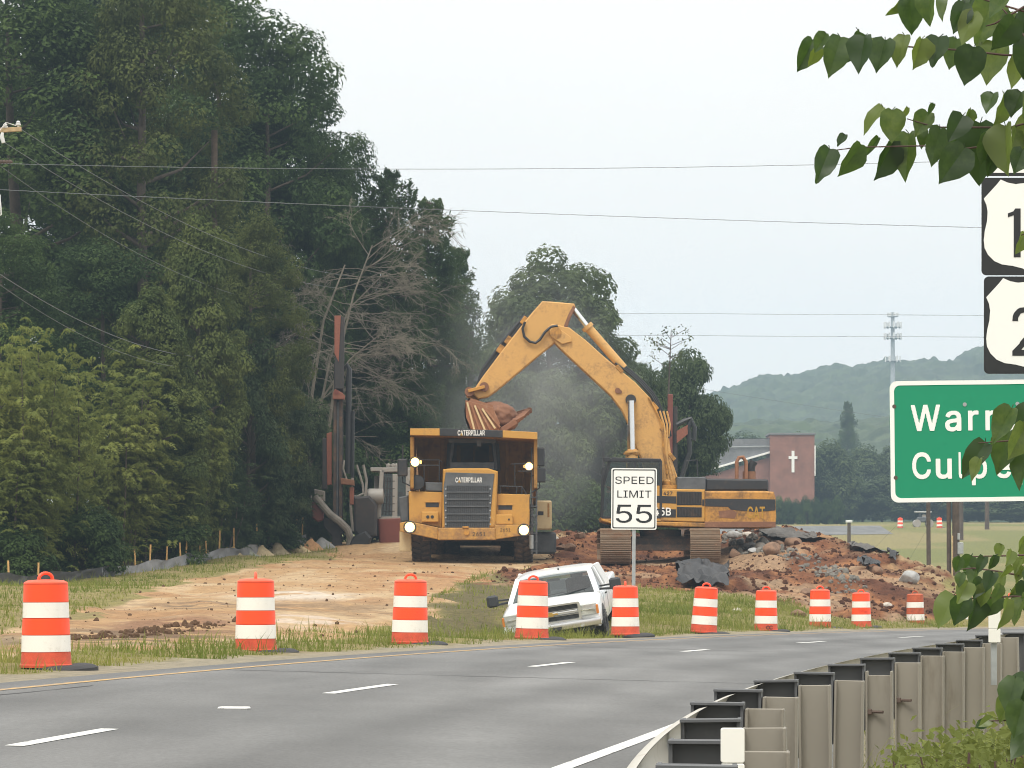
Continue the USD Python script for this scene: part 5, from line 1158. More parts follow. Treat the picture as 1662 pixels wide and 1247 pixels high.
def strip(u0, u1, name, mt):
    us = np.linspace(u0, u1, int(24 * (u1 - u0)) + 2); v = []
    for i, u in enumerate(us):
        b, h = fence_at(u); gz = float(Hs(b[0], b[1]))
        sag = .22 * abs(math.sin(u * .8 * math.pi + .4)) * h
        for j, t_ in enumerate(np.linspace(0, 1, 7)):
            w = .10 * (fbm(np.array([u * 5.0, t_ * 2.5, .3]), 3, 2) - .5) * 2
            v.append((b[0] + w * .6, b[1] - w - .25 * (1 - t_) * math.sin(u * 5) ** 2, gz - .06 + (h - sag * t_) * t_ + .05 * w))
    v = np.array(v) - fpts[3]; n = len(us)
    f = [(i * 7 + j, (i + 1) * 7 + j, (i + 1) * 7 + j + 1, i * 7 + j + 1) for i in range(n - 1) for j in range(6)]
    MB().add(v, f).build(name, mt, sf, smooth=True)
strip(0, 3.6, 'black_fabric', 'black_fabric'); strip(3.5, 11, 'fabric', 'silt_fabric')
z6 = lambda zx, zy: (zx * .489, 520 + zy * .489)
for zx, zt, zb in ((27, 798, 880), (128, 810, 875), (360, 778, 852), (408, 770, 845), (447, 762, 838), (500, 745, 826), (555, 750, 815), (597, 738, 805), (620, 718, 800), (662, 728, 800), (682, 690, 795), (730, 698, 788), (776, 690, 780), (852, 675, 765), (885, 675, 760), (918, 670, 755), (950, 665, 750), (985, 660, 745), (1005, 655, 740)):
    px, pt = z6(zx, zt); d = np.interp(px, [q[0] for q in _fp], [q[2] for q in _fp]) + .25
    a = P(px, pt, d); gz = float(Hs(a[0], a[1])); ln_ = (zx * 7 % 5 - 2) * .02
    MB().beam((a[0] + ln_, d, gz - .2), (a[0], d, max(a[2], gz + .7)), .05, .05).xf(t=-fpts[3]).build('stake', 'stake_wood', sf)
# ================================================================ small heaps of sand and stone dust beside the fence
for k, (zx, zy, w, h, c, lb) in enumerate(((770, 812, 84, 30, (.40, .33, .20), 'tan heap of sand at the left end of the row of small heaps'), (825, 806, 70, 24, (.27, .28, .23), 'low grey green heap between two tan ones, second from the left'), (870, 802, 76, 32, (.44, .35, .21), 'tan pointed heap third from the left before the silt fence'),
        (918, 797, 84, 36, (.42, .35, .23), 'broad pale heap in the middle of the row of small heaps'), (984, 787, 90, 36, (.46, .36, .20), 'yellowish heap right of the middle of the row'), (1030, 785, 80, 32, (.40, .22, .10), 'orange brown heap of soil, second from the right of the row'), (1072, 783, 80, 36, (.26, .26, .25), 'grey stone heap nearest the drill rig'))):
    px, py = z6(zx, zy); d = np.interp(px, [370, 530], [117, 126]); p = P(px, py, d); p[2] = float(Hs(p[0], p[1])) - .04
    mat_plain('heap_%d' % k, c, .95, vary=.25, scale=6, bump=.03)
    R, Hh = w * .489 * d / FPX / 2 * 1.25, h * .489 * d / FPX * 1.2
    m = MB().lathe([(R * 1.08, 0), (R * .8, Hh * .22), (R * .5, Hh * .52), (R * .22, Hh * .85), (R * .06, Hh), (0, Hh * 1.0)], n=26)
    v = m.v[0]; v += (meshkit.noise(v * 5 + k * 9)[:, None] - .5) * np.array([.22, .22, .14]) * R
    m.build('sand_heap', 'heap_%d' % k, label=lb, cat='heap', smooth=True) if False else None
    t = thing('sand_heap', lb, 'heap', p); m.build('mound', 'heap_%d' % k, t, smooth=True)

# ================================================================ wires and poles
mat_plain('wire', (.15, .16, .165), .7)
mat_plain('pole_wood', (.085, .06, .042), .9, vary=.35, scale=3)
mat_plain('pale_wood', (.42, .30, .16), .85, vary=.25)
mat_plain('porcelain', (.62, .62, .60), .3)
def wire(a, b, sag, label, r=.016, n=40):
    r *= .5
    a, b = np.array(a), np.array(b); t = np.linspace(0, 1, n)
    pts = a + (b - a) * t[:, None]; pts[:, 2] -= sag * 4 * t * (1 - t)
    MB().tube(pts - a, r, 5).build('power_line', 'wire', label=label, cat='power line')
    stage.GetPrimAtPath('/World/' + ('power_line' if used[('/World', 'power_line')] == 0 else 'power_line_%03d' % used[('/World', 'power_line')]))
    x = UsdGeom.Xformable(stage.GetPrimAtPath('/World/' + ('power_line' if used[('/World', 'power_line')] == 0 else 'power_line_%03d' % used[('/World', 'power_line')]))); x.AddTranslateOp().Set(Gf.Vec3d(*map(float, a)))
wire(P(-60, 264, 105), P(1760, 255, 96), .28, 'topmost wire crossing the whole sky, just above the drooping leaf tips', .017)
wire(P(-60, 305, 105), P(1760, 374, 96), .12, 'second wire from the top, crossing the sky under the leaf tips', .017)
wire(P(250, 503, 195), P(1760, 513, 185), .02, 'third wire down, running right behind the top of the cell tower', .022)
wire(P(250, 540, 195), P(1760, 548, 185), .02, 'fourth wire down, crossing the middle of the cell tower', .022)
wire(P(900, 590, 260), P(1760, 720, 230), .3, 'thin slanting wire over the blue hills', .018)
wire(P(31, 208, 88), P(640, 452, 150), 1.1, 'upper slanting wire leaving the crossarm at the left edge', .016)
wire(P(8, 232, 88), P(640, 470, 150), 1.2, 'lower slanting wire leaving the crossarm at the left edge', .016)
wire(P(-10, 262, 88), P(520, 500, 140), 1.0, 'slanting wire under the brown insulator at the left edge', .014)
wire(P(-20, 432, 82), P(330, 580, 118), .5, 'thick slanting wire low on the left edge before the bushes', .018)
wire(P(-20, 448, 82), P(330, 598, 118), .6, 'thin wire just under the low slanting one at left', .012)
def wood_pole(name, px, py0, py1, d, wpx, label, lean=0.0, mat='pole_wood'):
    a = P(px, py1, d); g = float(Hs(a[0], a[1])); s = d / FPX
    t = thing(name, label, 'utility pole', (a[0], d, g))
    top = EYE - (py0 - HY) * s - g
    MB().tube([(0, 0, -.5), (lean * s, 0, top)], [wpx * s / 2 * 1.08, wpx * s / 2 * .92], 12).build('pole', mat, t)
    return t, top, s
pl, top, s_ = wood_pole('utility_pole', -34, 120, 900, 88, 17, 'wooden utility pole just outside the left edge, its crossarm end in view')
g_ = float(Hs(P(-34, 0, 88)[0], 88)); 
def PL(px, py): return (px + 34) * s_, EYE - (py - HY) * s_ - g_
a = PL(-92, 218); b = PL(36, 211); MB().beam((a[0], -.15, a[1]), (b[0], -.15, b[1]), .10, .12).build('crossarm', 'pale_wood', pl)
for px, py, h in ((31, 205, 8), (10, 209, 8)):
    c = PL(px, py); MB().lathe([(0, 0), (.03, 0), (.03, .05), (.07, .06), (.075, .1), (.04, .12), (.06, .14), (.03, .18), (0, .18)], (c[0], -.15, c[1] - .06), 12).build('insulator', 'porcelain', pl)
c = PL(6, 217); MB().tube([(c[0], -.2, c[1]), (c[0] - .02, -.2, c[1] - .12), (c[0] + .03, -.2, c[1] - .28)], [.04, .06, .05], 8).build('cutout', 'porcelain', pl)
c = PL(-4, 222); e = PL(28, 206); MB().tube([(c[0], -.25, c[1]), ((c[0] + e[0]) / 2, -.25, c[1] + .35), (e[0], -.2, e[1])], .012, 5).build('jumper', 'porcelain', pl)
c = PL(16, 264); MB().lathe([(.03, -.24), (.06, -.2), (.03, -.16), (.06, -.12), (.03, -.08), (.06, -.04), (.03, 0), (.06, .04), (.03, .08), (.06, .12), (.02, .2)], (c[0] - .1, -.15, c[1]), 10, 'x').build('strain_insulator', 'bolt_rust', pl)
c = PL(-6, 312); e = PL(4, 350); MB().tube([(c[0], -.2, c[1]), (c[0] + .13, -.2, c[1] - .1), (e[0], -.2, e[1]), (c[0], -.2, e[1] - .1)], .018, 6).build('jumper', 'porcelain', pl)
t, top, s_ = wood_pole('utility_pole', 1552, 750, 962, 152, 12, 'dark thick utility pole with a pale strip, under the green sign', -1)
x1 = -11 * s_; MB().tube([(x1, .1, -.4), (x1 - .03, .1, top * .97)], .10, 10).build('pole', 'pole_wood', t)
MB().box((-7 * s_, -.16, 1.9), (.07, .05, 3.2)).build('conduit', 'pale_wood', t); MB().box((6 * s_, -.12, top * .42), (.28, .2, .55), None, .03).build('meter_box', 'galvanised', t)
MB().box((3 * s_, -.2, top * .50), (.12, .1, .3)).build('meter_box', 'galvanised', t)
wood_pole('utility_pole', 1508, 760, 935, 178, 7, 'slim grey utility pole left of the thick one, on the grass slope', -2)
wood_pole('utility_pole', 1560, 790, 880, 300, 7, 'far thin pole on the field right of the thick pole')
wood_pole('utility_pole', 1602, 790, 872, 330, 7, 'distant brown pole at the field edge near the picture border')
t, top, s_ = wood_pole('bollard_post', 1378, 848, 882, 262, 6, 'short wooden post with a pale cap on the grass field', 0)
MB().box((0, 0, top + .08), (.5, .4, .2)).build('cap', 'porcelain', t)
for a, b, lb in ((P(1545, 790, 150), P(1470, 900, 230), 'guy wire slanting left down from the thick pole'), (P(1505, 800, 178), P(1400, 880, 250), 'guy wire slanting left from the slim pole')):
    b[2] = float(Hs(b[0], b[1])); wire(a, b, .02, lb, .012)
# ================================================================ church
DC = 420.0; sC = DC / FPX
usdkit.material(stage, '/World/Looks/brick', {'tc': ('texture_coordinate', {}), 'mp': ('mapping', {'rotation': (math.pi / 2, 0, 0)}), 'bk': ('brick_texture', {'color1': (.235, .098, .068), 'color2': (.19, .08, .058), 'mortar': (.27, .21, .18), 'scale': 4.5, 'mortar_size': .012}),
    'n': ('noise_texture', {'scale': .6, 'detail': 4.0}), 'r': ('rgb_ramp', {'ramp': [(.3, (.8, .8, .8)), (.7, (1.2, 1.2, 1.2))]}), 'm': ('mix', {'mix_type': 'multiply', 'fac': 1.0}), 'p': ('principled_bsdf', {'roughness': .9})},
    [('tc.object', 'mp.vector'), ('mp.vector', 'bk.vector'), ('tc.object', 'n.vector'), ('n.fac', 'r.fac'), ('bk.color', 'm.color1'), ('r.color', 'm.color2'), ('m.color', 'p.base_color')], surface='p.BSDF')
mat_plain('shingle', (.16, .16, .165), .9, vary=.2, scale=1.5)
mat_plain('white_trim', (.74, .74, .72), .6, vary=.05)
pc = P(1286, 858, DC); gz = float(Hs(pc[0], pc[1])) - .3
ch = thing('church', 'brick church with a white cross on its square tower and a low grey roof', 'church', (pc[0], pc[1], gz))
def C(px, py): return ((px - 1286) * sC, EYE - (py - HY) * sC - gz)
a = C(1250, 706); b = C(1322, 870)
MB().box(((a[0] + b[0]) / 2, 3.2, a[1] / 2), (b[0] - a[0], 6.4, a[1]), None, .02).build('tower', 'brick', ch)
MB().box(((a[0] + b[0]) / 2, 3.2, a[1] + .12), (b[0] - a[0] + .3, 6.7, .24)).build('coping', 'shingle', ch)
c = C(1287, 732); e = C(1287, 767); MB().box((c[0], -.08, (c[1] + e[1]) / 2), (.36, .12, c[1] - e[1])).build('cross', 'white_trim', ch)
c = C(1287, 743); MB().box((c[0], -.085, c[1]), (1.12, .115, .36)).build('cross_arm', 'white_trim', ch)
MB().box((b[0] + .06, -.06, C(0, 748)[1]), (.14, .14, 3.9)).build('downpipe', 'white_trim', ch)
l = C(1040, 0)[0]; r0 = a[0]
MB().prism([(l, -1), (r0, -1), (r0, C(0, 742)[1]), (C(1170, 0)[0], C(0, 766)[1]), (l, C(0, 792)[1])], 1.2, 14).build('wall', 'brick', ch)
v = [(l, .4, C(0, 796)[1]), (r0 + .02, .4, C(0, 737)[1]), (r0 + .02, 9, C(0, 710)[1]), (l, 9, C(0, 712)[1])]
MB().prism([(l, C(0, 790)[1]), (r0, C(0, 737)[1]), (r0, C(0, 711)[1]), (l, C(0, 713)[1])], 1.0, 1.2).prism([(l, C(0, 713)[1] - .05), (r0, C(0, 711)[1] - .05), (r0, C(0, 711)[1]), (l, C(0, 713)[1])], 1.0, 14).build('roof', 'shingle', ch)
f0, f1 = C(1100, 777), C(1254, 733); MB().beam((f0[0], .85, f0[1]), (f1[0], .85, f1[1]), .25, .5, up=(0, 1, 0)).build('fascia', 'white_trim', ch)
MB().beam((C(1130, 0)[0], .8, C(0, 726)[1]), (r0, .8, C(0, 724)[1]), .08, .12).build('ridge_flashing', 'galvanised', ch)
# ================================================================ cell tower
DTW = 1000.0; sW = DTW / FPX
p = P(1449, 640, DTW)
tw = thing('cell_tower', 'slim grey cell tower with stacked antenna platforms above the hills', 'cell tower', (p[0], p[1], 20))
zt = lambda py: EYE - (py - HY) * sW - 20
MB().tube([(0, 0, 0), (0, 0, zt(507))], [1.1, .55], 12).build('mast', 'galvanised', tw)
for py, r, n in ((511, 1.6, 9), (528, 2.6, 12), (546, 2.6, 12), (583, 2.2, 6)):
    pl_ = MB().lathe([(.3, -.1), (r, -.1), (r, .1), (.3, .1)], (0, 0, zt(py) - .6), 16).build('platform', 'galvanised', tw)
    for k in range(n):
        a = 2 * math.pi * k / n; MB().box((r * math.cos(a), r * math.sin(a), zt(py)), (.4, .4, 1.9 if py > 520 else 1.2), rotm(rz=math.degrees(a)), .04).build('antenna', 'porcelain', pl_)
# ================================================================ pale tractor and marker on the far road
p = P(1498, 857, 338); g = float(Hs(p[0], p[1])); s = 338 / FPX
ft = thing('roller', 'small pale machine with a canopy roof between two distant drums', 'road roller', (p[0], p[1], g))
MB().box((0, 0, 1.55), (1.7, .9, .08)).build('canopy', 'white_trim', ft)
for x in (-.7, .7):
    for y in (-.35, .35): MB().box((x * .5, y, 1.1), (.06, .06, .9)).build('canopy_post', 'machine_grey', ft)
MB().box((0, 0, .75), (1.2, .9, .55), None, .1).build('body', 'machine_grey', ft)
for x in (-.65, .65): MB().cyl((x, -.5, .36), (x, .5, .36), .4).build('drum', 'rig_white', ft)
MB().box((.1, 0, 1.05), (.4, .5, .5), None, .08).build('seat', 'rig_white', ft)
p = P(1258, 856, 318); g = float(Hs(p[0], p[1]))
t = thing('marker_post', 'short white marker post at the end of the far road, right of the excavator', 'marker post', (p[0], p[1], g)); MB().prism(rounded(.55, 1.05, .08, -.27, -.1), -.03, .03).build('post', 'white_trim', t)
# ================================================================ foliage
mat_leaf('oak_leaf', (.036, .064, .019), (.086, .130, .032), (.165, .20, .05))
mat_leaf('warm_leaf', (.050, .066, .018), (.098, .118, .030), (.175, .178, .048))
mat_leaf('cedar_leaf', (.040, .068, .022), (.086, .128, .038), (.16, .195, .06), scale=.6)
mat_leaf('frond_leaf', (.125, .150, .036), (.25, .275, .07), (.38, .385, .125), scale=.55)
mat_leaf('vine_leaf', (.045, .070, .028), (.105, .130, .055), (.24, .25, .145), scale=.9)
mat_leaf('shrub_leaf', (.060, .085, .022), (.130, .155, .040), (.22, .23, .068), scale=.5)
mat_leaf('far_leaf', (.065, .092, .038), (.115, .150, .056), (.17, .20, .075), scale=.2)
mat_plain('bark', (.075, .058, .043), .9, vary=.35, scale=2)
mat_plain('pale_bark', (.17, .15, .115), .9, vary=.3, scale=2)
def leaf_cards(pos, nrm, size, rng, ratio=.55, along=None):
    """one folded diamond per leaf"""
    n = len(pos)
    nrm = nrm / (np.linalg.norm(nrm, axis=1, keepdims=True) + 1e-9)
    a = rng.normal(size=(n, 3)) if along is None else along
    a = a - (a * nrm).sum(1, keepdims=True) * nrm; a /= np.linalg.norm(a, axis=1, keepdims=True) + 1e-9
    b = np.cross(nrm, a); s = np.asarray(size)[:, None] if np.ndim(size) else size
    v = np.stack([pos - a * s * .5, pos + b * s * ratio * .5 + nrm * s * .10, pos + a * s * .5, pos - b * s * ratio * .5 + nrm * s * .10], 1).reshape(-1, 3)
    k = np.arange(n)[:, None] * 4
    return v, np.vstack([k + [0, 1, 2], k + [0, 2, 3]])
def define_kind(name, parts):
    """a class prim that the individual trees reference"""
    path = '/World/Kinds/' + name
    stage.CreateClassPrim(path) if False else None
    return path
def sphere_dirs(n, rng):
    d = rng.normal(size=(n, 3)); return d / np.linalg.norm(d, axis=1, keepdims=True)
def broadleaf(seed, h, w, base=.18, nclump=95, per=330, leaf=.24, cr=.12, top=.5, droop=.0, gaps=.0):
    """returns (trunk MB, leaf vertices, faces); total height h, crown width w, crown from base*h up"""
    rng = np.random.default_rng(seed)
    zc, rz, rw = h * (base + 1) / 2, h * (1 - base) / 2, w / 2
    lobes = sphere_dirs(7, rng); la = rng.uniform(.0, .28, 7)
    def radius(d): return 1 + (np.maximum(0, d @ lobes.T) ** 3 * la).sum(1) - .12
    d = sphere_dirs(nclump, rng); d[:, 2] = d[:, 2] * .9 + .06; d /= np.linalg.norm(d, axis=1, keepdims=True)
    f = rng.uniform(.30, 1, nclump) ** .3
    squeeze = 1 - .25 * np.maximum(0, d[:, 2]) if top else 1
    c = d * (f * radius(d))[:, None] * np.array([rw, rw, rz]) * np.stack([squeeze, squeeze, np.ones(nclump)], 1) + [0, 0, zc]
    r = rng.uniform(.65, 1.35, nclump) * cr * w
    tr = MB()
    sway = rng.normal(size=(6, 2)) * w * .012
    zt = np.linspace(0, h * .86, 6); rt = np.interp(zt, [0, h], [h * .016 + .06, .04])
    axis_ = np.c_[np.cumsum(sway, 0), zt]; axis_[0, :2] = 0
    tr.tube(axis_, rt, 8)
    for k in rng.permutation(nclump)[:34]:
        z0 = max(h * base * .6, min(c[k, 2] - .35 * np.linalg.norm(c[k, :2]) - .3, h * .82)); s0 = np.array([np.interp(z0, zt, axis_[:, 0]), np.interp(z0, zt, axis_[:, 1]), z0])
        mid = s0 * .45 + c[k] * .55 + [0, 0, -.1 * w * rng.uniform(.2, .6)]
        r0 = np.interp(z0, zt, rt) * .42
        tr.tube([s0, mid, c[k]], [r0, r0 * .6, .02], 5)
    P_, N_ = [], []
    for k in range(nclump):
        m = int(per * (r[k] / (cr * w)) ** 2)
        q = sphere_dirs(m, rng); rad = rng.uniform(.45, 1, m) ** .4
        q2 = q * rad[:, None] * r[k] * np.array([1.15, 1.15, .62]); q2 *= (1 + .5 * (vnoise(q * 2.2 + k * 7.3) - .5))[:, None]
        if droop: q2[:, 2] -= droop * (q2[:, 0] ** 2 + q2[:, 1] ** 2) / r[k]
        P_.append(c[k] + q2); N_.append(q * .9 + [0, 0, .8] + rng.normal(size=(m, 3)) * .3)
    P_, N_ = np.vstack(P_), np.vstack(N_)
    v, fc = leaf_cards(P_, N_, leaf * rng.uniform(.65, 1.35, len(P_)), rng)
    return tr, v, fc
def cedar(seed, h, w, nb=120, per=210, leaf=.26):
    """tiered boughs with feathery, upturned sprays"""
    rng = np.random.default_rng(seed); tr = MB(); tr.tube([(0, 0, 0), (0, 0, h * .98)], [h * .014 + .05, .02], 7)
    P_, N_, A_ = [], [], []
    for k in range(nb):
        t = (k + rng.uniform(0, 1)) / nb; z = h * (.10 + .88 * t); a = k * 2.4 + rng.uniform(-.5, .5)
        L = (w / 2) * (1 - t) ** .5 * rng.uniform(.6, 1.2) + .5
        u = np.linspace(0, 1, 5); dir_ = np.array([math.cos(a), math.sin(a), 0]); rise = rng.uniform(-.05, .22)
        bp_ = np.array([0, 0, z]) + dir_ * (u * L)[:, None] + np.array([0, 0, 1]) * (L * (rise * u - .28 * u ** 2 + .22 * u ** 3))[:, None]
        tr.tube(bp_, np.linspace(.05, .012, 5), 4)
        m = int(per * (L / (w / 2) + .25))
        s = rng.uniform(.15, 1.05, m) ** .8; side = rng.normal(size=m) * .26 * L * (1.1 - .75 * s) ; up = rng.normal(size=m) * .10 * L ** .6 - abs(side) * .25
        bx = np.stack([np.interp(s, u, bp_[:, i]) for i in range(3)], 1); perp = np.array([-dir_[1], dir_[0], 0])
        P_.append(bx + perp * side[:, None] + np.array([0, 0, 1]) * up[:, None]); N_.append(np.array([0, 0, 1.0]) + rng.normal(size=(m, 3)) * .5)
        A_.append(dir_ * .8 + perp * np.sign(side)[:, None] * .8 + rng.normal(size=(m, 3)) * .3 + [0, 0, .1])
    P_, N_, A_ = map(np.vstack, (P_, N_, A_))
    v, f = leaf_cards(P_, N_, leaf * rng.uniform(.6, 1.4, len(P_)), rng, .34, A_)
    return tr, v, f
def fronds(seed, h, w, n=620, leaflets=11, fl=1.0):
    """a tall suckering shrub: arching compound leaves of paired leaflets"""
    rng = np.random.default_rng(seed); tr = MB()
    stems = rng.uniform(-1, 1, (9, 2)) * w * .42
    tips = np.c_[stems * 1.1 + rng.normal(size=(9, 2)) * .3, rng.uniform(.6, 1, 9) * h]
    for s, t in zip(stems, tips): tr.tube([(s[0] * .6, s[1] * .6, 0), ((s[0] + t[0]) / 2 * .9, (s[1] + t[1]) / 2 * .9, t[2] * .55), tuple(t)], [.07, .05, .015], 5)
    P_, N_, A_, S_ = [], [], [], []
    for k in range(n):
        j = rng.integers(9); q = rng.uniform(.12, 1.0) ** .7
        hub = np.array([stems[j, 0] * .6, stems[j, 1] * .6, 0]) * (1 - q) + tips[j] * q + rng.normal(size=3) * np.array([.34, .34, .28]) * w * .36
        hub[2] = abs(hub[2])
        a = rng.uniform(0, 6.28); L = fl * rng.uniform(.7, 1.3); d = np.array([math.cos(a), math.sin(a), 0]); perp = np.array([-d[1], d[0], 0])
        u = np.linspace(.15, 1, leaflets); arch_ = rng.uniform(.25, .7)
        c = hub + d * (u * L)[:, None] + np.array([0, 0, 1]) * (L * (arch_ * u - (arch_ + .12) * u ** 2))[:, None]
        wd = L * .26 * np.sin(np.pi * np.clip(u * .9 + .08, 0, 1)) ** .6
        for sg in (-1, 1):
            P_.append(c + perp * (sg * wd * .55)[:, None] + [0, 0, -.03]); A_.append(np.broadcast_to(perp * sg + d * .45 + [0, 0, -.25], (leaflets, 3)) + rng.normal(size=(leaflets, 3)) * .12)
            N_.append(np.broadcast_to([0, 0, 1.0], (leaflets, 3)) + rng.normal(size=(leaflets, 3)) * .28 + d * .25); S_.append(wd * 1.1)
    v, f = leaf_cards(np.vstack(P_), np.vstack(N_), np.hstack(S_), rng, .34, np.vstack(A_))
    return tr, v, f
KINDS = {}
def kind(name, made, leafmat, barkmat='bark', trunk='trunk'):
    KINDS[name] = (made, leafmat, barkmat, trunk)
kind('oak_a', broadleaf(1, 27, 11, .10, 230, 250, .25, cr=.105), 'oak_leaf'); kind('oak_b', broadleaf(2, 22, 9.5, .08, 200, 230, .25, cr=.11), 'oak_leaf')
kind('poplar', broadleaf(3, 27, 8.5, .12, 210, 220, .23, cr=.115), 'warm_leaf')
kind('tall_oak', broadleaf(4, 25, 8, .20, 170, 230, .24, cr=.125), 'oak_leaf')
kind('cedar_a', cedar(5, 16, 10, 150, 260, .30), 'cedar_leaf'); kind('cedar_b', cedar(6, 13, 9.5, 125, 270, .30), 'cedar_leaf')
kind('frond_a', fronds(7, 5.5, 5.2, 900, 11, 1.05), 'frond_leaf', 'bark', 'stems'); kind('frond_b', fronds(8, 4.6, 4.6, 760, 11, 1.0), 'frond_leaf', 'bark', 'stems'); kind('frond_c', fronds(18, 4.0, 4.8, 620, 9, .8), 'vine_leaf', 'bark', 'stems')
kind('vine_bush', broadleaf(9, 8, 4.6, .02, 90, 300, .20, cr=.15, droop=.3), 'vine_leaf'); kind('shrub_tree', broadleaf(10, 13, 5.6, .04, 120, 330, .20, cr=.13, droop=.2), 'shrub_leaf')
kind('low_bush', broadleaf(11, 2.6, 3.4, .0, 50, 300, .17, cr=.17, droop=.2), 'oak_leaf')
kind('field_tree', broadleaf(12, 15, 9.5, .14, 120, 330, .30, cr=.115), 'far_leaf'); kind('field_tree_b', broadleaf(13, 11, 9, .22, 90, 320, .30, cr=.12), 'far_leaf')
kind('high_tree', broadleaf(15, 11, 9, .46, 95, 300, .28, cr=.11), 'far_leaf')
kind('far_tree', broadleaf(14, 10, 9, .04, 60, 150, .55, cr=.16), 'far_leaf', 'bark')
FIRST = {}
def plant(kd, name, label, px, d, top_py, width_px, group=None, base_dz=0.0, spin=None, dx=0.0):
    (tr, v, f), lm, bm_, tn = KINDS[kd]
    if d < 128 and px < 520 and kd.split('_')[0] in ('frond', 'low', 'vine', 'shrub'): d = max(d, np.interp(px, [10, 130, 250, 400, 490], [94, 101, 108, 117, 125]) + width_px * .012 + (1.2 if kd.startswith('low') else 2.2))
    x = (px - HX) * d / FPX; g = float(Hs(x, d)) + base_dz
    h0 = v[:, 2].max(); w0 = np.ptp(v[:, 0])
    hz = EYE - (top_py - HY) * d / FPX - g; ws = width_px * d / FPX
    path = thing(name, label, 'bush' if 'bush' in name or 'shrub' in name else 'tree', (x, d, g), rotz=(px * 37 % 360 if spin is None else spin) + .01, group=group, scale=(ws / w0, ws / w0, hz / h0))
    pr = stage.GetPrimAtPath(path)
    if kd not in FIRST:
        cls = '/World/Kinds/' + kd
        stage.CreateClassPrim('/World/Kinds').GetPrim() if False else None
        FIRST[kd] = path
        tr.build(tn, bm_, path, smooth=True)
        usdkit.mesh(stage, path + '/crown', (v, f), LOOK(lm), smooth=False)
    else:
        pr.GetReferences().AddInternalReference(FIRST[kd]); pr.SetInstanceable(True)
    return path
# --- the wood on the left
plant('oak_a', 'oak_tree', 'huge dark blue green tree filling the top left corner', 40, 128, -190, 560)
plant('poplar', 'broadleaf_tree', 'tall olive tinted tree reaching above the frame, right of the corner tree', 235, 126, -170, 370)
plant('tall_oak', 'broadleaf_tree', 'tall dark tree whose crown edge meets the sky near the top', 345, 140, -90, 330)
plant('oak_b', 'oak_tree', 'dark rounded tree against the sky, second from the top along the skyline', 430, 138, 15, 320)
plant('oak_a', 'oak_tree', 'dark tree at the shoulder of the skyline above the dead branches', 515, 142, 118, 250, spin=80)
plant('tall_oak', 'broadleaf_tree', 'narrow dark tree stepping down the skyline, left of the cedar', 585, 146, 212, 150, spin=10)
plant('cedar_a', 'cedar_tree', 'feathery dark cedar behind the bare branches, with its tip against the sky', 630, 142, 268, 250)
plant('cedar_b', 'cedar_tree', 'broad cedar right of the bare tree, its boughs reaching to the sky', 695, 146, 318, 240, spin=40)
plant('cedar_a', 'cedar_tree', 'lower cedar with a long bough stretching right over the truck', 738, 152, 395, 190, spin=200)
plant('oak_b', 'oak_tree', 'dark tree deep in the wood between the corner trees', 130, 150, -60, 330, spin=120)
plant('oak_a', 'oak_tree', 'dark tree deep in the wood behind the brown bare trunk', 330, 158, 40, 330, spin=210)
plant('oak_b', 'oak_tree', 'shaded tree deep in the wood behind the drill mast', 520, 168, 270, 330, spin=300)
plant('oak_b', 'oak_tree', 'shaded tree low behind the dump truck at the edge of the wood', 680, 172, 470, 240, spin=30)
plant('poplar', 'broadleaf_tree', 'shaded tree filling the wood left of centre, behind the tall shrub', 410, 122, 330, 200, spin=15)
plant('oak_a', 'oak_tree', 'shaded tree low at the far left edge behind the feathery shrubs', 0, 116, 330, 300, spin=160)
plant('oak_b', 'oak_tree', 'dark tree low between the corner tree and the tall shrub', 170, 120, 380, 240, spin=250)
plant('oak_b', 'oak_tree', 'dark low tree behind the drill rig and the pale cab', 600, 142, 520, 200, spin=75)
plant('low_bush', 'forest_bush', 'dark undergrowth between the drill rig cab and the dump truck', 640, 140, 720, 190)
plant('low_bush', 'forest_bush', 'dark undergrowth behind the drill rig mast foot', 545, 139, 690, 200, spin=50)
plant('oak_a', 'oak_tree', 'dark tree deep in the wood behind the crossarm at the left edge', -10, 146, -200, 460, spin=15)
plant('oak_b', 'oak_tree', 'dark tree deep in the wood, high behind the olive tall tree', 250, 152, -110, 420, spin=66)
plant('oak_b', 'oak_tree', 'dark tree deep in the wood, filling under the shoulder of the skyline', 430, 156, 120, 380, spin=166)
# --- shrubs in front
plant('shrub_tree', 'shrub', 'tall olive shrub with a pointed top in the middle of the wood edge', 322, 113, 338, 190)
plant('shrub_tree', 'shrub', 'olive shrub left of the pointed one, shoulder height to it', 245, 109, 455, 190, spin=130)
plant('vine_bush', 'shrub', 'vine covered dark shrub right of the tall pointed one', 405, 112, 500, 150)
plant('vine_bush', 'shrub', 'vine covered shrub with pale leaf backs, just left of the drill rig', 452, 119, 600, 140, spin=70)
plant('frond_a', 'feathery_shrub', 'light green feathery shrub at the far left edge', 10, 100, 505, 260)
plant('frond_b', 'feathery_shrub', 'yellow green feathery shrub second from the left edge', 95, 102, 530, 220, spin=20)
plant('frond_a', 'feathery_shrub', 'large feathery shrub arching right in the middle of the shrub bank', 190, 104, 560, 260, spin=140)
plant('frond_b', 'feathery_shrub', 'feathery shrub hanging over the silt fence, right end of the bank', 285, 106, 625, 220, spin=250)
plant('frond_b', 'feathery_shrub', 'lower feathery shrub at the left edge above the dark bush', 20, 97, 690, 240, spin=170)
plant('frond_a', 'feathery_shrub', 'low feathery shrub over the middle of the silt fence', 215, 102, 730, 220, spin=10)
plant('frond_c', 'feathery_shrub', 'greyish feathery shrub above the silt fence stakes', 340, 110, 720, 170)
plant('frond_c', 'feathery_shrub', 'greyish low shrub with pale leaves left of the heaps', 405, 114, 760, 160, spin=90)
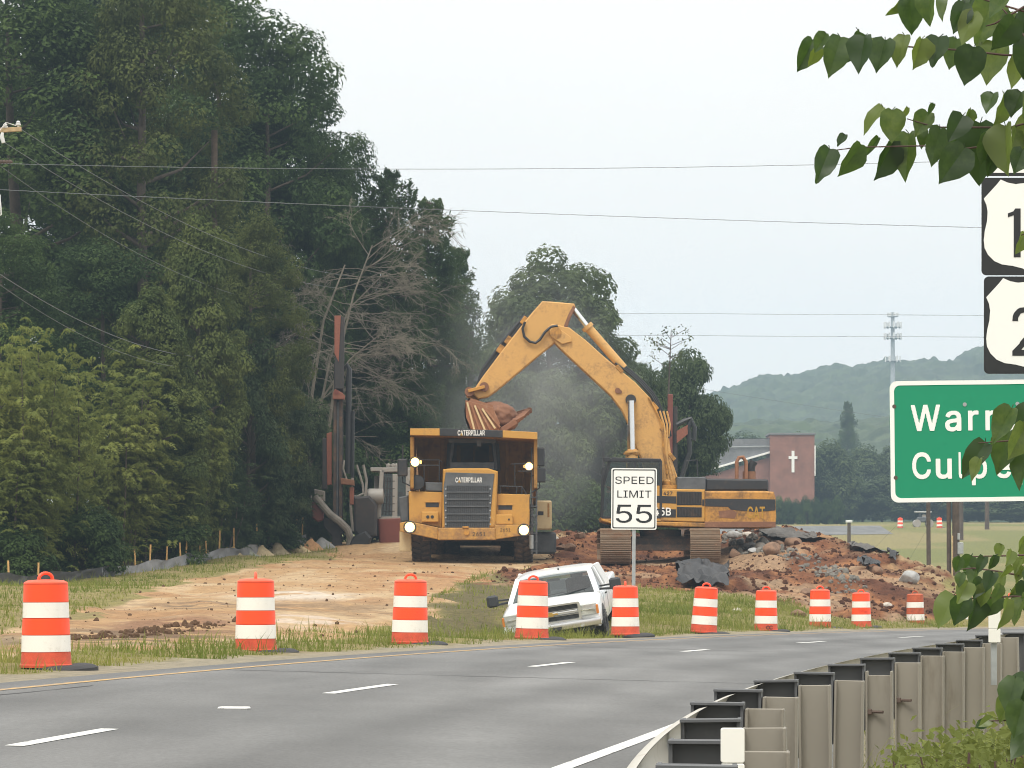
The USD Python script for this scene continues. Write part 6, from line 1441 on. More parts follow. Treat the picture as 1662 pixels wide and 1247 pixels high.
plant('vine_bush', 'shrub', 'vine covered shrub wrapping the foot of the bare branching tree', 500, 129, 640, 120, spin=10)
plant('frond_c', 'feathery_shrub', 'grey green low shrub right behind the last stakes of the fence', 465, 125, 740, 130, spin=200)
plant('low_bush', 'dark_bush', 'dark green bush behind the leftmost drum', 130, 98, 800, 190)
plant('low_bush', 'dark_bush', 'dark low bush at the far left edge behind the fence', 20, 99, 830, 160, spin=100)
plant('low_bush', 'dark_bush', 'dark undergrowth under the middle of the feathery bank', 260, 107, 815, 200, spin=220)
plant('low_bush', 'dark_bush', 'dark undergrowth at the right foot of the shrub bank', 420, 121, 820, 160, spin=10)
# --- trees behind the digging
plant('field_tree', 'field_tree', 'large hazy tree right behind the raised excavator boom', 905, 165, 386, 310)
plant('high_tree', 'field_tree', 'rounded tree behind the excavator, left of the blue hills', 1120, 182, 562, 175)
plant('field_tree_b', 'field_tree', 'hazy tree showing between the boom and the rounded tree', 1045, 178, 585, 130, spin=60)
plant('field_tree_b', 'field_tree', 'hazy lower tree seen under the boom, right of the bucket', 880, 158, 600, 190, spin=120)
plant('field_tree_b', 'field_tree', 'hazy lower tree under the boom, near the excavator cab', 985, 162, 620, 180, spin=200)
plant('field_tree', 'field_tree', 'hazy tree between the wood and the large hazy tree', 800, 172, 500, 160, spin=300)
for k, (px, t) in enumerate(((800, 730), (880, 760), (960, 770), (1040, 780))):
    plant('low_bush', 'hazy_bush', ('pale hazy bush beside the dump truck canopy', 'pale hazy bush under the excavator bucket', 'pale hazy bush left of the excavator cab', 'pale hazy bush behind the excavator cab')[k], px, 146, t, 170, spin=k * 77)
plant('field_tree', 'field_tree', 'hazy narrow tree joining the large hazy tree to the rounded one', 1005, 171, 505, 120, spin=95)
plant('oak_a', 'field_tree', 'hazy dense tree behind the boom, filling under the large hazy crown', 905, 178, 470, 300, spin=33)
plant('oak_b', 'field_tree', 'hazy dense tree low behind the excavator cab and boom foot', 1035, 184, 610, 250, spin=133)
# --- far tree line beyond the church
_far = [(1345, 430, 712, 120, 'mid green tree right beside the church tower'), (1400, 450, 720, 120, 'mid green tree second right of the church tower'), (1455, 455, 715, 130, 'green tree left behind the green sign edge'), (1520, 460, 722, 130, 'far green tree behind the green sign'), (1590, 460, 720, 130, 'far green tree right behind the green sign'), (1650, 450, 730, 130, 'far green tree at the right picture edge'),
        (1372, 440, 765, 110, 'lower green tree in front of the tree line, right of the tower'), (1432, 440, 770, 110, 'lower green tree left of the slim pole'), (1500, 430, 790, 120, 'lower green tree behind the pale machine'), (1570, 430, 795, 120, 'low tree behind the thick utility pole'), (1640, 425, 800, 120, 'low tree at the right edge under the sign'),
        (1120, 470, 700, 150, 'far tree top over the church roof ridge at left'), (1215, 475, 698, 130, 'far tree top over the church roof ridge at right'), (1300, 480, 700, 120, 'far tree top just behind the church tower')]
for k, (px, d, t, w, lb) in enumerate(_far): plant('far_tree', 'far_tree', lb, px, d, t, w, spin=k * 51)
plant('cedar_b', 'far_conifer', 'single dark conical tree standing before the blue hills', 1376, 560, 650, 62)
for k in range(7): plant('low_bush', 'hedge_bush', ('hedge bush at the foot of the church tower, left end', 'second hedge bush at the church tower foot', 'hedge bush under the white cross', 'hedge bush under the tower corner', 'hedge bush just right of the tower', 'hedge bush far right of the church', 'right end bush of the church hedge')[k], 1262 + k * 16, 392, 803 + (k % 3) * 3, 34, spin=k * 40)

# --- bare dead tree
rng = np.random.default_rng(42)
DD = 133.0
b0 = P(505, 886, DD); g0 = float(Hs(b0[0], DD))
dt = thing('dead_tree', 'bare dead tree fanning thin grey branches to the right before the dark wood', 'tree', (b0[0], DD, g0))
def W_(px, py, y=0): return np.array([(px - 505) * DD / FPX, y, EYE - (py - HY) * DD / FPX - g0])
twigs = MB(); trunk_ = MB(); limb_n = 0
def grow(mb, p, d, L, r, depth):
    n = 4; pts = [p]; 
    for i in range(n):
        d = d + rng.normal(size=3) * .11 + np.array([0, 0, -.03 * (3 - depth)]); d /= np.linalg.norm(d); pts.append(pts[-1] + d * L / n)
    mb.tube(pts, np.linspace(r, r * .55, n + 1), 4 if r < .03 else 6, cap=False)
    if depth > 0:
        for k in range(rng.integers(3, 6)):
            q = rng.uniform(.25, 1); i = min(int(q * n), n - 1); s = pts[i] + (pts[i + 1] - pts[i]) * (q * n - i)
            ax = rng.normal(size=3); dd = d + ax / np.linalg.norm(ax) * .75; dd[0] += .12; dd /= np.linalg.norm(dd)
            grow(twigs, s, dd, L * rng.uniform(.35, .62), max(r * .45, .0065), depth - 1)
for stem_, r0 in (([W_(505, 886), W_(500, 760, .3), W_(506, 640, .2), W_(525, 520, .1), W_(560, 430, 0)], .14), ([W_(507, 860), W_(532, 720, -.4), W_(548, 590, -.3), W_(575, 480, -.5), W_(605, 400, -.4)], .11), ([W_(500, 800), W_(515, 660, -.6), W_(570, 585, -.8), W_(625, 540, -.9)], .08), ([W_(512, 700, .2), W_(535, 580, .5), W_(565, 500, .6), W_(625, 440, .5)], .08)):
    tb = trunk_; tb.tube(stem_, np.linspace(r0 * .75, r0 * .22, len(stem_)), 7)
    L = np.array(stem_)
    for k in range(15):
        q = rng.uniform(.35, 1) * (len(L) - 1); i = min(int(q), len(L) - 2); s = L[i] + (L[i + 1] - L[i]) * (q - i)
        a = rng.uniform(-.35, .75); d = np.array([math.cos(a) * (1 if rng.random() < .78 else -.6), rng.normal() * .35, math.sin(a)]); d /= np.linalg.norm(d)
        grow(twigs, s, d, rng.uniform(1.2, 3.4), .017, 3)
trunk_.build('trunk', 'pale_bark', dt, smooth=True); twigs.build('branches', 'pale_bark', dt, kind='stuff', smooth=True)
# bare brown trunk inside the wood
tk_, top_, s_ = wood_pole('bare_trunk', 346, 212, 620, 127, 11, 'tall bare brown trunk showing in a gap of the dark wood', 2); data(stage.GetPrimAtPath(tk_), cat='tree trunk')
# thin sprig with seed heads above the rounded tree
sg = P(1085, 600, 176); gg = float(Hs(sg[0], 176)); sgt = thing('seedling_top', 'thin sprig with sparse seed heads rising over the rounded tree', 'plant', (sg[0], 176, gg))
sm = MB(); sl = MB(); z0 = EYE - (640 - HY) * 176 / FPX - gg; z1 = EYE - (535 - HY) * 176 / FPX - gg
sm.tube([(0, 0, 0), (0, 0, z0), (.15, 0, z1)], [.08, .06, .015], 5)
for k in range(14):
    t_ = rng.uniform(.35, 1); s0 = np.array([.15 * t_, 0, z0 + (z1 - z0) * t_]); e = s0 + np.array([rng.uniform(-1.1, 1.1), rng.uniform(-.5, .5), rng.uniform(.1, .6)]); sm.tube([s0, e], [.018, .01], 4)
    m = 14; v, f = leaf_cards(e + rng.normal(size=(m, 3)) * .14, rng.normal(size=(m, 3)), np.full(m, .16), rng); sl.add(v, f)
sm.build('stem', 'bark', sgt); sl.build('seed_heads', 'warm_leaf', sgt, smooth=False, kind='stuff')

# ================================================================ distant hills, wooded
usdkit.material(stage, '/World/Looks/hill_look', {'g': ('geometry', {}), 'n': ('noise_texture', {'scale': .10, 'detail': 8.0, 'roughness': .7}), 'r': ('rgb_ramp', {'ramp': [(.35, (.014, .028, .014)), (.65, (.055, .08, .032))]}), 'p': ('principled_bsdf', {'roughness': .95})}, [('g.position', 'n.vector'), ('n.fac', 'r.fac'), ('r.color', 'p.base_color')], surface='p.BSDF')
def ridge(name, pts, d, depth, seed, bump, label=None):
    px = np.linspace(pts[0][0], pts[-1][0], 900); top = gaussian_filter(np.interp(px, [p_[0] for p_ in pts], [p_[1] for p_ in pts]), 14)
    X = (px - HX) * d / FPX; Z = EYE - (top - HY) * d / FPX
    v = []; nr = 110
    for t in np.linspace(0, 1.25, nr):
        y = d - depth * (1 - t); xx = X * (y / d)
        prof_ = np.sin(min(t, 1) * math.pi / 2) ** .8 if t <= 1 else 1 - (t - 1) * 2
        z = 10 + (Z - 10 - bump * .5) * prof_
        q = np.stack([xx / 7, np.full_like(xx, y / 7), xx * 0 + seed], -1)
        cell = vnoise(q, seed) * .45 + vnoise(q * 2.3, seed + 1) * .33 + vnoise(q * 5.1, seed + 2) * .22
        z = z + bump * cell * (prof_ > .05)
        v.append(np.stack([xx, np.full_like(xx, y), z], -1))
    v = np.vstack(v); n = len(px); f = [(i * n + j, i * n + j + 1, (i + 1) * n + j + 1, (i + 1) * n + j) for i in range(nr - 1) for j in range(n - 1)]
    MB().add(v, f).build(name, 'hill_look', kind='structure', smooth=True)
ridge('wooded_hill', [(700, 660), (1100, 668), (1170, 655), (1210, 638), (1245, 624), (1262, 632), (1300, 634), (1320, 622), (1345, 613), (1375, 614), (1395, 620), (1420, 605), (1440, 601), (1470, 612), (1500, 601), (1530, 605), (1565, 606), (1580, 588), (1610, 582), (1662, 580), (1900, 570)], 1350, 520, 3, 8)
ridge('near_wooded_hill', [(700, 700), (1150, 700), (1250, 697), (1330, 700), (1450, 692), (1560, 690), (1700, 685), (1900, 690)], 800, 230, 5, 7)
# ================================================================ leaves hanging in front, on twigs that reach in from the right
usdkit.material(stage, '/World/Looks/heart_leaf', {
    'oi': ('object_info', {}), 'g': ('geometry', {}), 'n': ('noise_texture', {'scale': 40.0, 'detail': 7.0, 'roughness': .7}), 'a': ('math', {'math_type': 'multiply_add', 'value2': .8, 'value3': -.4}), 's': ('math', {'math_type': 'add'}),
    'r': ('rgb_ramp', {'ramp': [(.15, (.032, .060, .022)), (.5, (.062, .102, .032)), (.85, (.13, .17, .05))]}), 'p': ('principled_bsdf', {'roughness': .42, 'specular_ior_level': .5}), 't': ('translucent_bsdf', {}), 'mr': ('mix', {'mix_type': 'multiply', 'fac': 1.0, 'color2': (1.15, 1.25, .55)}), 'x': ('mix_closure', {'fac': .42})},
    [('g.position', 'n.vector'), ('n.fac', 'a.value1'), ('a.value', 's.value1'), ('oi.random', 's.value2'), ('s.value', 'r.fac'), ('r.color', 'p.base_color'), ('r.color', 'mr.color1'), ('mr.color', 't.color'), ('p.BSDF', 'x.closure1'), ('t.BSDF', 'x.closure2')], surface='x.closure')
mat_plain('twig', (.085, .05, .04), .8, vary=.2, scale=30)
def heart(seed, holes=False):
    """a heart shaped leaf, length 1 hanging from the origin along -z, facing -y, folded along its midrib"""
    rng = np.random.default_rng(seed)
    right = np.array([(0, .0), (.14, .055), (.30, .03), (.43, -.10), (.485, -.27), (.45, -.45), (.34, -.64), (.20, -.80), (.08, -.92), (0, -1.0)])
    right[1:-1] += rng.normal(size=(8, 2)) * .016
    mid = np.c_[np.zeros(10), np.linspace(0, -1, 10)]
    fold, curl, tw = rng.uniform(.15, .6), rng.uniform(-.45, .55), rng.uniform(-.5, .5)
    v, f = [], []
    for sgn in (-1, 1):
        k0 = len(v)
        for a, b in zip(mid, right):
            for t_ in (0, .55, 1):
                x, z = a[0] + (b[0] - a[0]) * t_, a[1] + (b[1] - a[1]) * t_
                y = -fold * abs(x) * (1 if sgn > 0 else .7) + curl * z * z * .5 + .05 * math.sin(z * 9 + seed) * abs(x) * 2 + tw * x * z
                v.append((sgn * x, y, z))
        for i in range(9):
            for j in range(2):
                q = (k0 + i * 3 + j, k0 + i * 3 + j + 1, k0 + i * 3 + 3 + j + 1, k0 + i * 3 + 3 + j)
                f.append(q if sgn < 0 else q[::-1])
    v = np.array(v); v[:, 2] -= .0
    return v, np.array(f)
HEARTS = [heart(s) for s in range(9)]
rl = np.random.default_rng(77)
def add_leaf(parent, org, bx, by, tx, ty, d, wide=1.0, k=None):
    """a leaf from its stalk end (bx, by) to its tip (tx, ty), as sighted, at d metres"""
    v, f = HEARTS[int(rl.integers(9)) if k is None else k]
    a, b = P(bx, by, d), P(tx, ty, d + rl.uniform(-.02, .02))
    ax = a - b; L = np.linalg.norm(ax); ez = ax / L
    yaw = rl.uniform(-.95, .95); ey = np.array([math.sin(yaw), math.cos(yaw), rl.uniform(-.25, .25)]); ey -= ez * (ey @ ez); ey /= np.linalg.norm(ey); ex = np.cross(ey, ez)
    w = v * np.array([L * wide * .76, L, L]) @ np.stack([ex, ey, ez]) + a - org
    m = MB().add(w, f); m.tube([(0, 0, 0) + a - org, (a - org) + np.array([rl.uniform(-.012, .012), .0, L * .10])], .0012, 4)
    m.build('leaf', 'heart_leaf', parent, smooth=True)
def twig(parent, org, pts, d, r=.0035):
    p = np.array([P(x, y, d) for x, y in pts]) - org; p[:, 1] += np.linspace(0, .05, len(p))
    MB().tube(p, np.linspace(r, r * .4, len(p)), 6).build('twig', 'twig', parent, smooth=True)
zl = lambda x, y: (1262 + x * .497, y * .497)
def spray(label, d, twigs_, leaves, jit=.12):
    org = P(*zl(*twigs_[0][0]), d) if False else P(1700, 200, d)
    t = thing('leafy_branch', label, 'branch', org)
    for tw in twigs_: twig(t, org, tw, d)
    for l in leaves: add_leaf(t, org, l[0], l[1], l[2], l[3], d + rl.uniform(-jit, jit), l[4] if len(l) > 4 else rl.uniform(.85, 1.15))
    return t
DL = 8.6
zz = lambda rows: [(*zl(r[0], r[1]), *zl(r[2], r[3]), *r[4:]) for r in rows]
up = zz([(115, 132, 70, 235), (160, 110, 118, 172), (128, 158, 108, 222), (205, 122, 168, 256, .95), (268, 104, 200, 226, .62), (285, 122, 262, 242), (352, 132, 322, 242), (310, 130, 300, 120, .5), (415, 116, 385, 222), (470, 128, 440, 230, 1.15), (528, 122, 505, 222), (585, 128, 560, 230),
         (405, 0, 355, 56, .7), (432, -10, 440, 115), (500, -30, 490, 88, 1.1), (560, -10, 530, 66), (610, 10, 575, 112), (640, 40, 600, 150, .9), (700, 0, 650, 155, 1.1), (745, -20, 690, 60), (640, 155, 610, 282, 1.2), (720, 145, 680, 278, 1.2), (775, 60, 700, 168), (800, 160, 760, 292, 1.2), (825, 30, 790, 150), (830, 130, 800, 260), (640, -30, 610, 40), (760, 40, 750, 130)])
spray('upper leafy branch with heart shaped leaves reaching in at the top right corner', DL, [[zl(900, 185), zl(740, 178), zl(600, 160), zl(450, 148), zl(300, 138), zl(170, 124)], [zl(880, 60), zl(760, 20), zl(640, -20), zl(520, -40)], [zl(830, 150), zl(770, 60), zl(720, -10)], [zl(810, 20), zl(715, 72), zl(690, 75)]], up)
lo = zz([(345, 350, 275, 440, .75), (375, 360, 372, 470, 1.1), (425, 352, 398, 402, .5), (490, 368, 450, 448, 1.05), (510, 340, 490, 380, .6), (170, 487, 125, 602, .85), (220, 440, 195, 480, .9), (272, 472, 200, 582, .9), (330, 450, 280, 515, .5), (378, 462, 312, 592, .95), (430, 438, 414, 596, .95), (478, 424, 470, 490), (530, 420, 500, 548, .9), (605, 378, 560, 462, 1.1), (612, 482, 528, 602, 1.1), (662, 402, 655, 608, .95), (630, 358, 605, 420), (705, 306, 680, 372, 1.2), (740, 308, 700, 418, 1.1), (795, 302, 762, 388, 1.2), (745, 412, 738, 572, 1.1), (705, 490, 690, 578), (800, 490, 770, 572), (780, 420, 760, 520, 1.1), (830, 380, 800, 500, 1.1), (690, 440, 660, 540), (590, 420, 570, 490), (805, 760, 782, 832, 1.0), (840, 300, 815, 400), (850, 460, 820, 570)])
spray('lower leafy branch with hanging heart shaped leaves just above the route shields', DL + .25, [[zl(900, 440), zl(740, 470), zl(620, 482), zl(480, 472), (1262 + 270 * .497, 236), (1262 + 165 * .497, 242)], [zl(900, 380), zl(760, 415), zl(540, 412), zl(490, 400), zl(430, 380)], [zl(880, 740), zl(805, 762)]], lo)
mid = [(1642, 663, 1610, 722, .85), (1636, 700, 1618, 772, .9), (1600, 718, 1560, 777, .8), (1590, 745, 1576, 782, .8), (1664, 690, 1638, 748), (1668, 735, 1650, 795), (1680, 660, 1655, 720)]
spray('small leafy twig hanging before the lettering of the green sign', DL + .1, [[(1720, 690), (1665, 682), (1640, 668)], [(1720, 720), (1640, 715), (1592, 718)]], mid)
z4 = lambda x, y: (1330 + x * .254, 930 + y * .254)
low = [(*z4(*a[:2]), *z4(*a[2:4]), *a[4:]) for a in [(860, 140, 750, 352, 1.1), (930, 150, 858, 342, 1.0), (1000, 170, 965, 378, 1.0), (910, 0, 888, 95), (1040, 40, 985, 172), (1110, 0, 1060, 118), (1135, 140, 1060, 285), (1180, 10, 1130, 135), (1205, 165, 1150, 372), (1270, 50, 1222, 155, 1.1), (1300, 170, 1232, 335, 1.1), (950, 60, 880, 200), (1010, -40, 960, 80), (1080, 80, 1020, 220), (1300, -40, 1250, 60), (1320, 60, 1280, 190), (1200, -60, 1160, 40), (1120, -110, 1090, -10), (1230, -140, 1190, -40), (1330, -150, 1290, -50), (1290, -90, 1240, 10), (970, -110, 930, 20), (1050, -100, 1010, 0), (900, -100, 870, 0), (1170, -180, 1130, -90), (1310, -230, 1270, -130), (1350, 120, 1310, 260), (1350, -20, 1320, 90), (1160, 80, 1100, 200), (1240, 120, 1200, 250)]]
spray('dark leafy branch across the right edge above the guardrail, hiding two drums', DL - .4, [[z4(1500, 60), z4(1300, 20), z4(1150, -10), z4(1000, -30), z4(880, -20)], [z4(1500, 170), z4(1250, 150), z4(1000, 165), z4(870, 140)], [z4(1480, -120), z4(1200, -110), z4(1000, -105)]], low)
bot = [(1648, 1100, 1632, 1160, 1.0), (1665, 1095, 1652, 1165), (1640, 1130, 1622, 1175), (1610, 1165, 1588, 1180, .9), (1600, 1172, 1582, 1182), (1660, 1140, 1645, 1200), (1675, 1180, 1640, 1235), (1690, 1130, 1662, 1190)]
spray('few leaves at the right picture edge in front of the last guardrail posts', DL - .8, [[(1730, 1120), (1660, 1100), (1640, 1110)], [(1730, 1165), (1640, 1170), (1605, 1172)]], bot)
# tangle of weeds and vines at the foot of the rail
wv = MB(); rw = np.random.default_rng(8); wf_v, wf_n, wf_s = [], [], []
wt = thing('roadside_weeds', 'low tangle of green weeds growing against the guardrail posts at the lower right', 'weeds', (2.2, 12.0, 0.2)); wo = np.array([2.2, 12.0, .2])
st = MB()
for k in range(900):
    y = rw.uniform(10.5, 17.5); px = rw.uniform(1450, 1760); d = y; X = (px - HX) * d / FPX
    topy = np.interp(px, [1450, 1560, 1662, 1760], [1222, 1200, 1170, 1140]) + abs(rw.normal()) * 26
    zt_ = EYE - (topy - HY) * d / FPX; z = zt_ - rw.uniform(0, .35) ** 1.5
    c = np.array([X, y, z]); n_ = int(rw.integers(3, 8))
    if rw.random() < .3: st.tube([c - wo, c - wo + np.array([rw.uniform(-.1, .1), 0, -.3]), c - wo + np.array([rw.uniform(-.15, .15), 0, -.8])], .003, 4)
    for q in range(n_): wf_v.append(c + rw.normal(size=3) * .045 - wo); wf_n.append(rw.normal(size=3) * .6 + [0, -.4, .8]); wf_s.append(rw.uniform(.02, .055))
v, f = leaf_cards(np.array(wf_v), np.array(wf_n), np.array(wf_s), rw, .62)
usdkit.mesh(stage, wt + '/leaves', (v, f), LOOK('frond_leaf'), smooth=False).GetPrim().SetCustomDataByKey('kind', 'stuff'); st.build('stems', 'twig', wt, kind='stuff')

# ================================================================ rocks, clods, gravel, sheeting on the spoil
mat_plain('rock_grey', (.34, .34, .33), .9, vary=.3, scale=4, bump=.03)
mat_plain('rock_brown', (.20, .12, .075), .9, vary=.4, scale=4, bump=.03)
mat_plain('rock_pale', (.46, .42, .36), .9, vary=.25, scale=4)
usdkit.material(stage, '/World/Looks/clod', {'g': ('geometry', {}), 'n': ('noise_texture', {'scale': 1.3, 'detail': 5.0}), 'a': ('math', {'math_type': 'multiply_add', 'value2': .7, 'value3': -.35}), 's': ('math', {'math_type': 'add'}),
    'r': ('rgb_ramp', {'ramp': [(.2, (.07, .032, .019)), (.5, (.150, .062, .030)), (.75, (.27, .13, .06)), (.95, (.42, .28, .16))]}), 'p': ('principled_bsdf', {'roughness': .95, 'specular_ior_level': .2})},
    [('g.position', 'n.vector'), ('g.random_per_island', 'a.value1'), ('n.fac', 's.value1'), ('a.value', 's.value2'), ('s.value', 'r.fac'), ('r.color', 'p.base_color')], surface='p.BSDF')
usdkit.material(stage, '/World/Looks/stones', {'g': ('geometry', {}), 'r': ('rgb_ramp', {'ramp': [(.0, (.17, .16, .14)), (.6, (.29, .28, .255)), (1.0, (.44, .44, .41))]}), 'p': ('principled_bsdf', {'roughness': .95, 'specular_ior_level': .2})}, [('g.random_per_island', 'r.fac'), ('r.color', 'p.base_color')], surface='p.BSDF')
usdkit.material(stage, '/World/Looks/tan_stone', {'g': ('geometry', {}), 'r': ('rgb_ramp', {'ramp': [(.0, (.10, .06, .035)), (.5, (.26, .165, .095)), (1.0, (.5, .38, .26))]}), 'p': ('principled_bsdf', {'roughness': .95, 'specular_ior_level': .2})}, [('g.random_per_island', 'r.fac'), ('r.color', 'p.base_color')], surface='p.BSDF')
ICO1, ICO3 = trimesh.creation.icosphere(1), trimesh.creation.icosphere(3)
def rock_mesh(seed, r, flat=.7):
    v = ICO3.vertices.copy(); rr_ = np.random.default_rng(seed)
    for _ in range(9):
        n = rr_.normal(size=3); n /= np.linalg.norm(n); o = rr_.uniform(.55, .9); e = v @ n - o; v -= np.where(e > 0, e, 0)[:, None] * n * .9
    v *= (1 + .12 * (fbm(v * 3 + seed, 3, seed) - .5))[:, None]
    return v * np.array([1.15, .9, flat]) * r, ICO3.faces
ez = lambda zx, zy: (860 + zx * .377, 470 + zy * .377)
for k, (zx, zy, w, mt, lb) in enumerate(((885, 1062, 62, 'rock_grey', 'rounded grey boulder topmost of the rocks beside the right excavator track'), (935, 1058, 44, 'rock_pale', 'pale rock right of the topmost grey boulder'), (906, 1092, 46, 'rock_grey', 'grey rock under the topmost boulder'), (952, 1098, 56, 'rock_grey', 'grey blocky rock in the middle of the rock pile'), (992, 1106, 44, 'rock_pale', 'pale rock at the right side of the rock pile'), (1045, 1136, 88, 'rock_brown', 'flat dark brown slab at the foot of the rock pile'),
        (960, 1140, 40, 'rock_grey', 'small grey rock below the middle of the rock pile'), (1060, 1098, 60, 'rock_brown', 'brown rock on the crest, right of the pale rocks'), (110, 1084, 30, 'rock_pale', 'single white rock by the rear wheel side of the dump truck'), (170, 1120, 60, 'rock_brown', 'brown rock low at the left end of the spoil heap'), (135, 1110, 48, 'rock_brown', 'brown rock nearest the dump truck on the spoil heap'), (215, 1070, 44, 'rock_brown', 'brown clod high on the spoil left of the excavator track'),
        (880, 1135, 62, 'rock_brown', 'rust coloured boulder at the right excavator track'), (1130, 1085, 70, 'rock_brown', 'broad brown rock on the crest of the mound'))):
    px, py = ez(zx, zy); h_ = hit(px, py + w * .1, 90, 140); r = w * .377 * h_[1] / FPX / 2
    p = np.array([h_[0], h_[1], float(Hs(h_[0], h_[1])) + r * .35]); t = thing('boulder', lb, 'boulder', p, rotz=k * 53)
    v, f = rock_mesh(k + 3, r * 1.1); MB().add(v, f).build('stone', mt, t, smooth=25)
for k, (px, py, w, lb) in enumerate(((1295, 1000, 22, 'large brown rock in the lower clay slope between the seventh and eighth drum'), (1312, 968, 26, 'orange brown clod on the clay above the eighth drum'), (1440, 983, 14, 'small pale stone between the last two orange drums'), (1475, 950, 30, 'grey flat rock on the right flank of the mound'), (1420, 935, 24, 'reddish clod in the middle of the right flank'), (1195, 992, 14, 'pale small stone in the grass edge near the leaning drum'))):
    h_ = hit(px, py, 80, 140); r = w * h_[1] / FPX / 2; t = thing('boulder', lb, 'boulder', (h_[0], h_[1], float(Hs(h_[0], h_[1])) + r * .3), rotz=k * 71); v, f = rock_mesh(k + 31, r * 1.15); MB().add(v, f).build('stone', 'rock_pale' if k in (2, 5) else 'rock_brown' if k != 3 else 'rock_grey', t, smooth=25)
rc = np.random.default_rng(12)
def scatter(n, test, rmin, rmax, name, mt, label, cat, sink=.3, X=(-3, 18), Y=(88, 132), pw=3.0, ico=ICO1):
    x, y = rc.uniform(*X, n), rc.uniform(*Y, n); ok = test(x, y); x, y = x[ok], y[ok]; n = len(x)
    r = rmin + (rmax - rmin) * rc.random(n) ** pw; z = Hs(x, y) + r * (.5 - sink)
    m0 = len(ico.vertices); V_ = ico.vertices[None] * (1 + .5 * (rc.random((n, m0, 1)) - .5)) * (r[:, None, None] * rc.uniform(.6, 1.3, (n, 1, 3)))
    V_ = V_ + np.stack([x, y, z], 1)[:, None]
    F_ = ico.faces[None] + (np.arange(n) * m0)[:, None, None]
    org = np.array([x.mean(), y.mean(), z.mean()])
    MB().add(V_.reshape(-1, 3), F_.reshape(-1, 3)).build(name, mt, label=label, cat=cat, kind='stuff', smooth=False)
inclay = lambda x, y: in_poly(CLAY, x, y)
def near_line(pts, wd):
    q = np.array([hit(*p_, 90, 140)[:2] for p_ in pts])
    def f(x, y):
        import shapely
        return shapely.distance(shapely.LineString(q), shapely.points(x, y)) < wd * (.4 + rc.random(len(x)) * .9)
    return f
scatter(12000, lambda x, y: inclay(x, y) & (rc.random(len(x)) < np.where((abs(x - 5.5) < 3.6) & (y > 116.5) & (y < 122.5), .1, 1)), .02, .10, 'clay_clods', 'clod', 'loose red brown clods covering the clay spoil', 'clods', pw=6)
scatter(5200, near_line([(1215, 885), (1262, 895), (1290, 905), (1330, 925), (1362, 945), (1385, 962)], .6), .025, .11, 'grey_gravel', 'stones', 'streak of grey gravel spilled down the right half of the clay mound', 'gravel', X=(6, 14), Y=(96, 128), pw=2)
scatter(1300, near_line([(1200, 868), (1225, 885), (1240, 900)], .7), .05, .2, 'grey_rubble', 'stones', 'grey broken stones between the boulders right of the excavator', 'rubble', X=(6, 12), Y=(104, 128), pw=2, ico=ICO1)
scatter(1700, lambda x, y: in_poly(HAUL, x, y) & ~inclay(x, y), .010, .05, 'dirt_pebbles', 'tan_stone', 'scattered small stones and crumbs on the bare dirt track', 'pebbles', X=(-15, 4), Y=(46, 122), pw=6, ico=ICO1)
scatter(2600, (lambda x, y: np.hypot((x + 6.2 - .16 * (y - 56)) / .5, (y - 56) / 7) < 1), .02, .075, 'dirt_ridge', 'tan_stone', 'low ridge of dark clods and rubble lying on the dirt behind the first drum', 'rubble', X=(-9, -3), Y=(46, 75), pw=2)
# crumpled sheeting
def sheet(name, outline, mt, label, seed, amp=.22):
    px = np.array(outline, float); n = 22
    u = np.linspace(0, 1, n); V_ = []
    a, b, c, d_ = px        # corners: top-left, top-right, bottom-right, bottom-left
    hc = np.array([hit(*q, 88, 140) for q in px])
    for i in u:
        for j in u:
            q = (hc[0] * (1 - j) + hc[1] * j) * (1 - i) + (hc[3] * (1 - j) + hc[2] * j) * i
            V_.append(q)
    V_ = np.array(V_)
    edge = (fbm(V_ * 1.3, 3, seed + 5) - .5)[:, None] * np.array([.7, .9, 0])
    V_[:, :2] += edge[:, :2]
    w = fbm(V_ * np.array([1.1, 1.1, 0]) + seed, 4, seed); ridge_ = np.abs(w - .5) * 2
    V_[:, 2] = Hs(V_[:, 0], V_[:, 1]) + .05 + amp * (1 - ridge_) ** 2.5 + .12 * amp * vnoise(V_ * 6, seed)
    f = [(i * n + j, (i + 1) * n + j, (i + 1) * n + j + 1, i * n + j + 1) for i in range(n - 1) for j in range(n - 1)]
    o_ = V_.mean(0); t = thing(name, label, 'sheeting', o_); MB().add(V_ - o_, f).build('sheet', mt, t, smooth=50)
mat_plain('plastic_sheet', (.022, .022, .024), .6, vary=.4, scale=3)
mat_plain('grey_fabric', (.085, .078, .07), .75, vary=.3, scale=2)
sheet('crumpled_sheet', [(1098, 930), (1178, 925), (1182, 955), (1100, 952)], 'plastic_sheet', 'crumpled black plastic sheet on the clay in front of the right excavator track', 1, .40)
sheet('crumpled_sheet', [(1225, 864), (1330, 872), (1340, 884), (1250, 880)], 'grey_fabric', 'grey fabric lying over the crest of the spoil behind the boulders', 2, .18)
sheet('crumpled_sheet', [(1375, 888), (1430, 895), (1440, 902), (1385, 900)], 'grey_fabric', 'pale grey sheet scrap high on the right flank of the mound', 3, .15)
sheet('crumpled_sheet', [(1392, 915), (1418, 920), (1425, 935), (1405, 938)], 'plastic_sheet', 'small black plastic scrap in the middle of the right flank of the mound', 4, .3)
sheet('crumpled_sheet', [(1440, 905), (1455, 908), (1458, 916), (1444, 916)], 'plastic_sheet', 'tiny black scrap at the right shoulder of the mound', 6, .2)
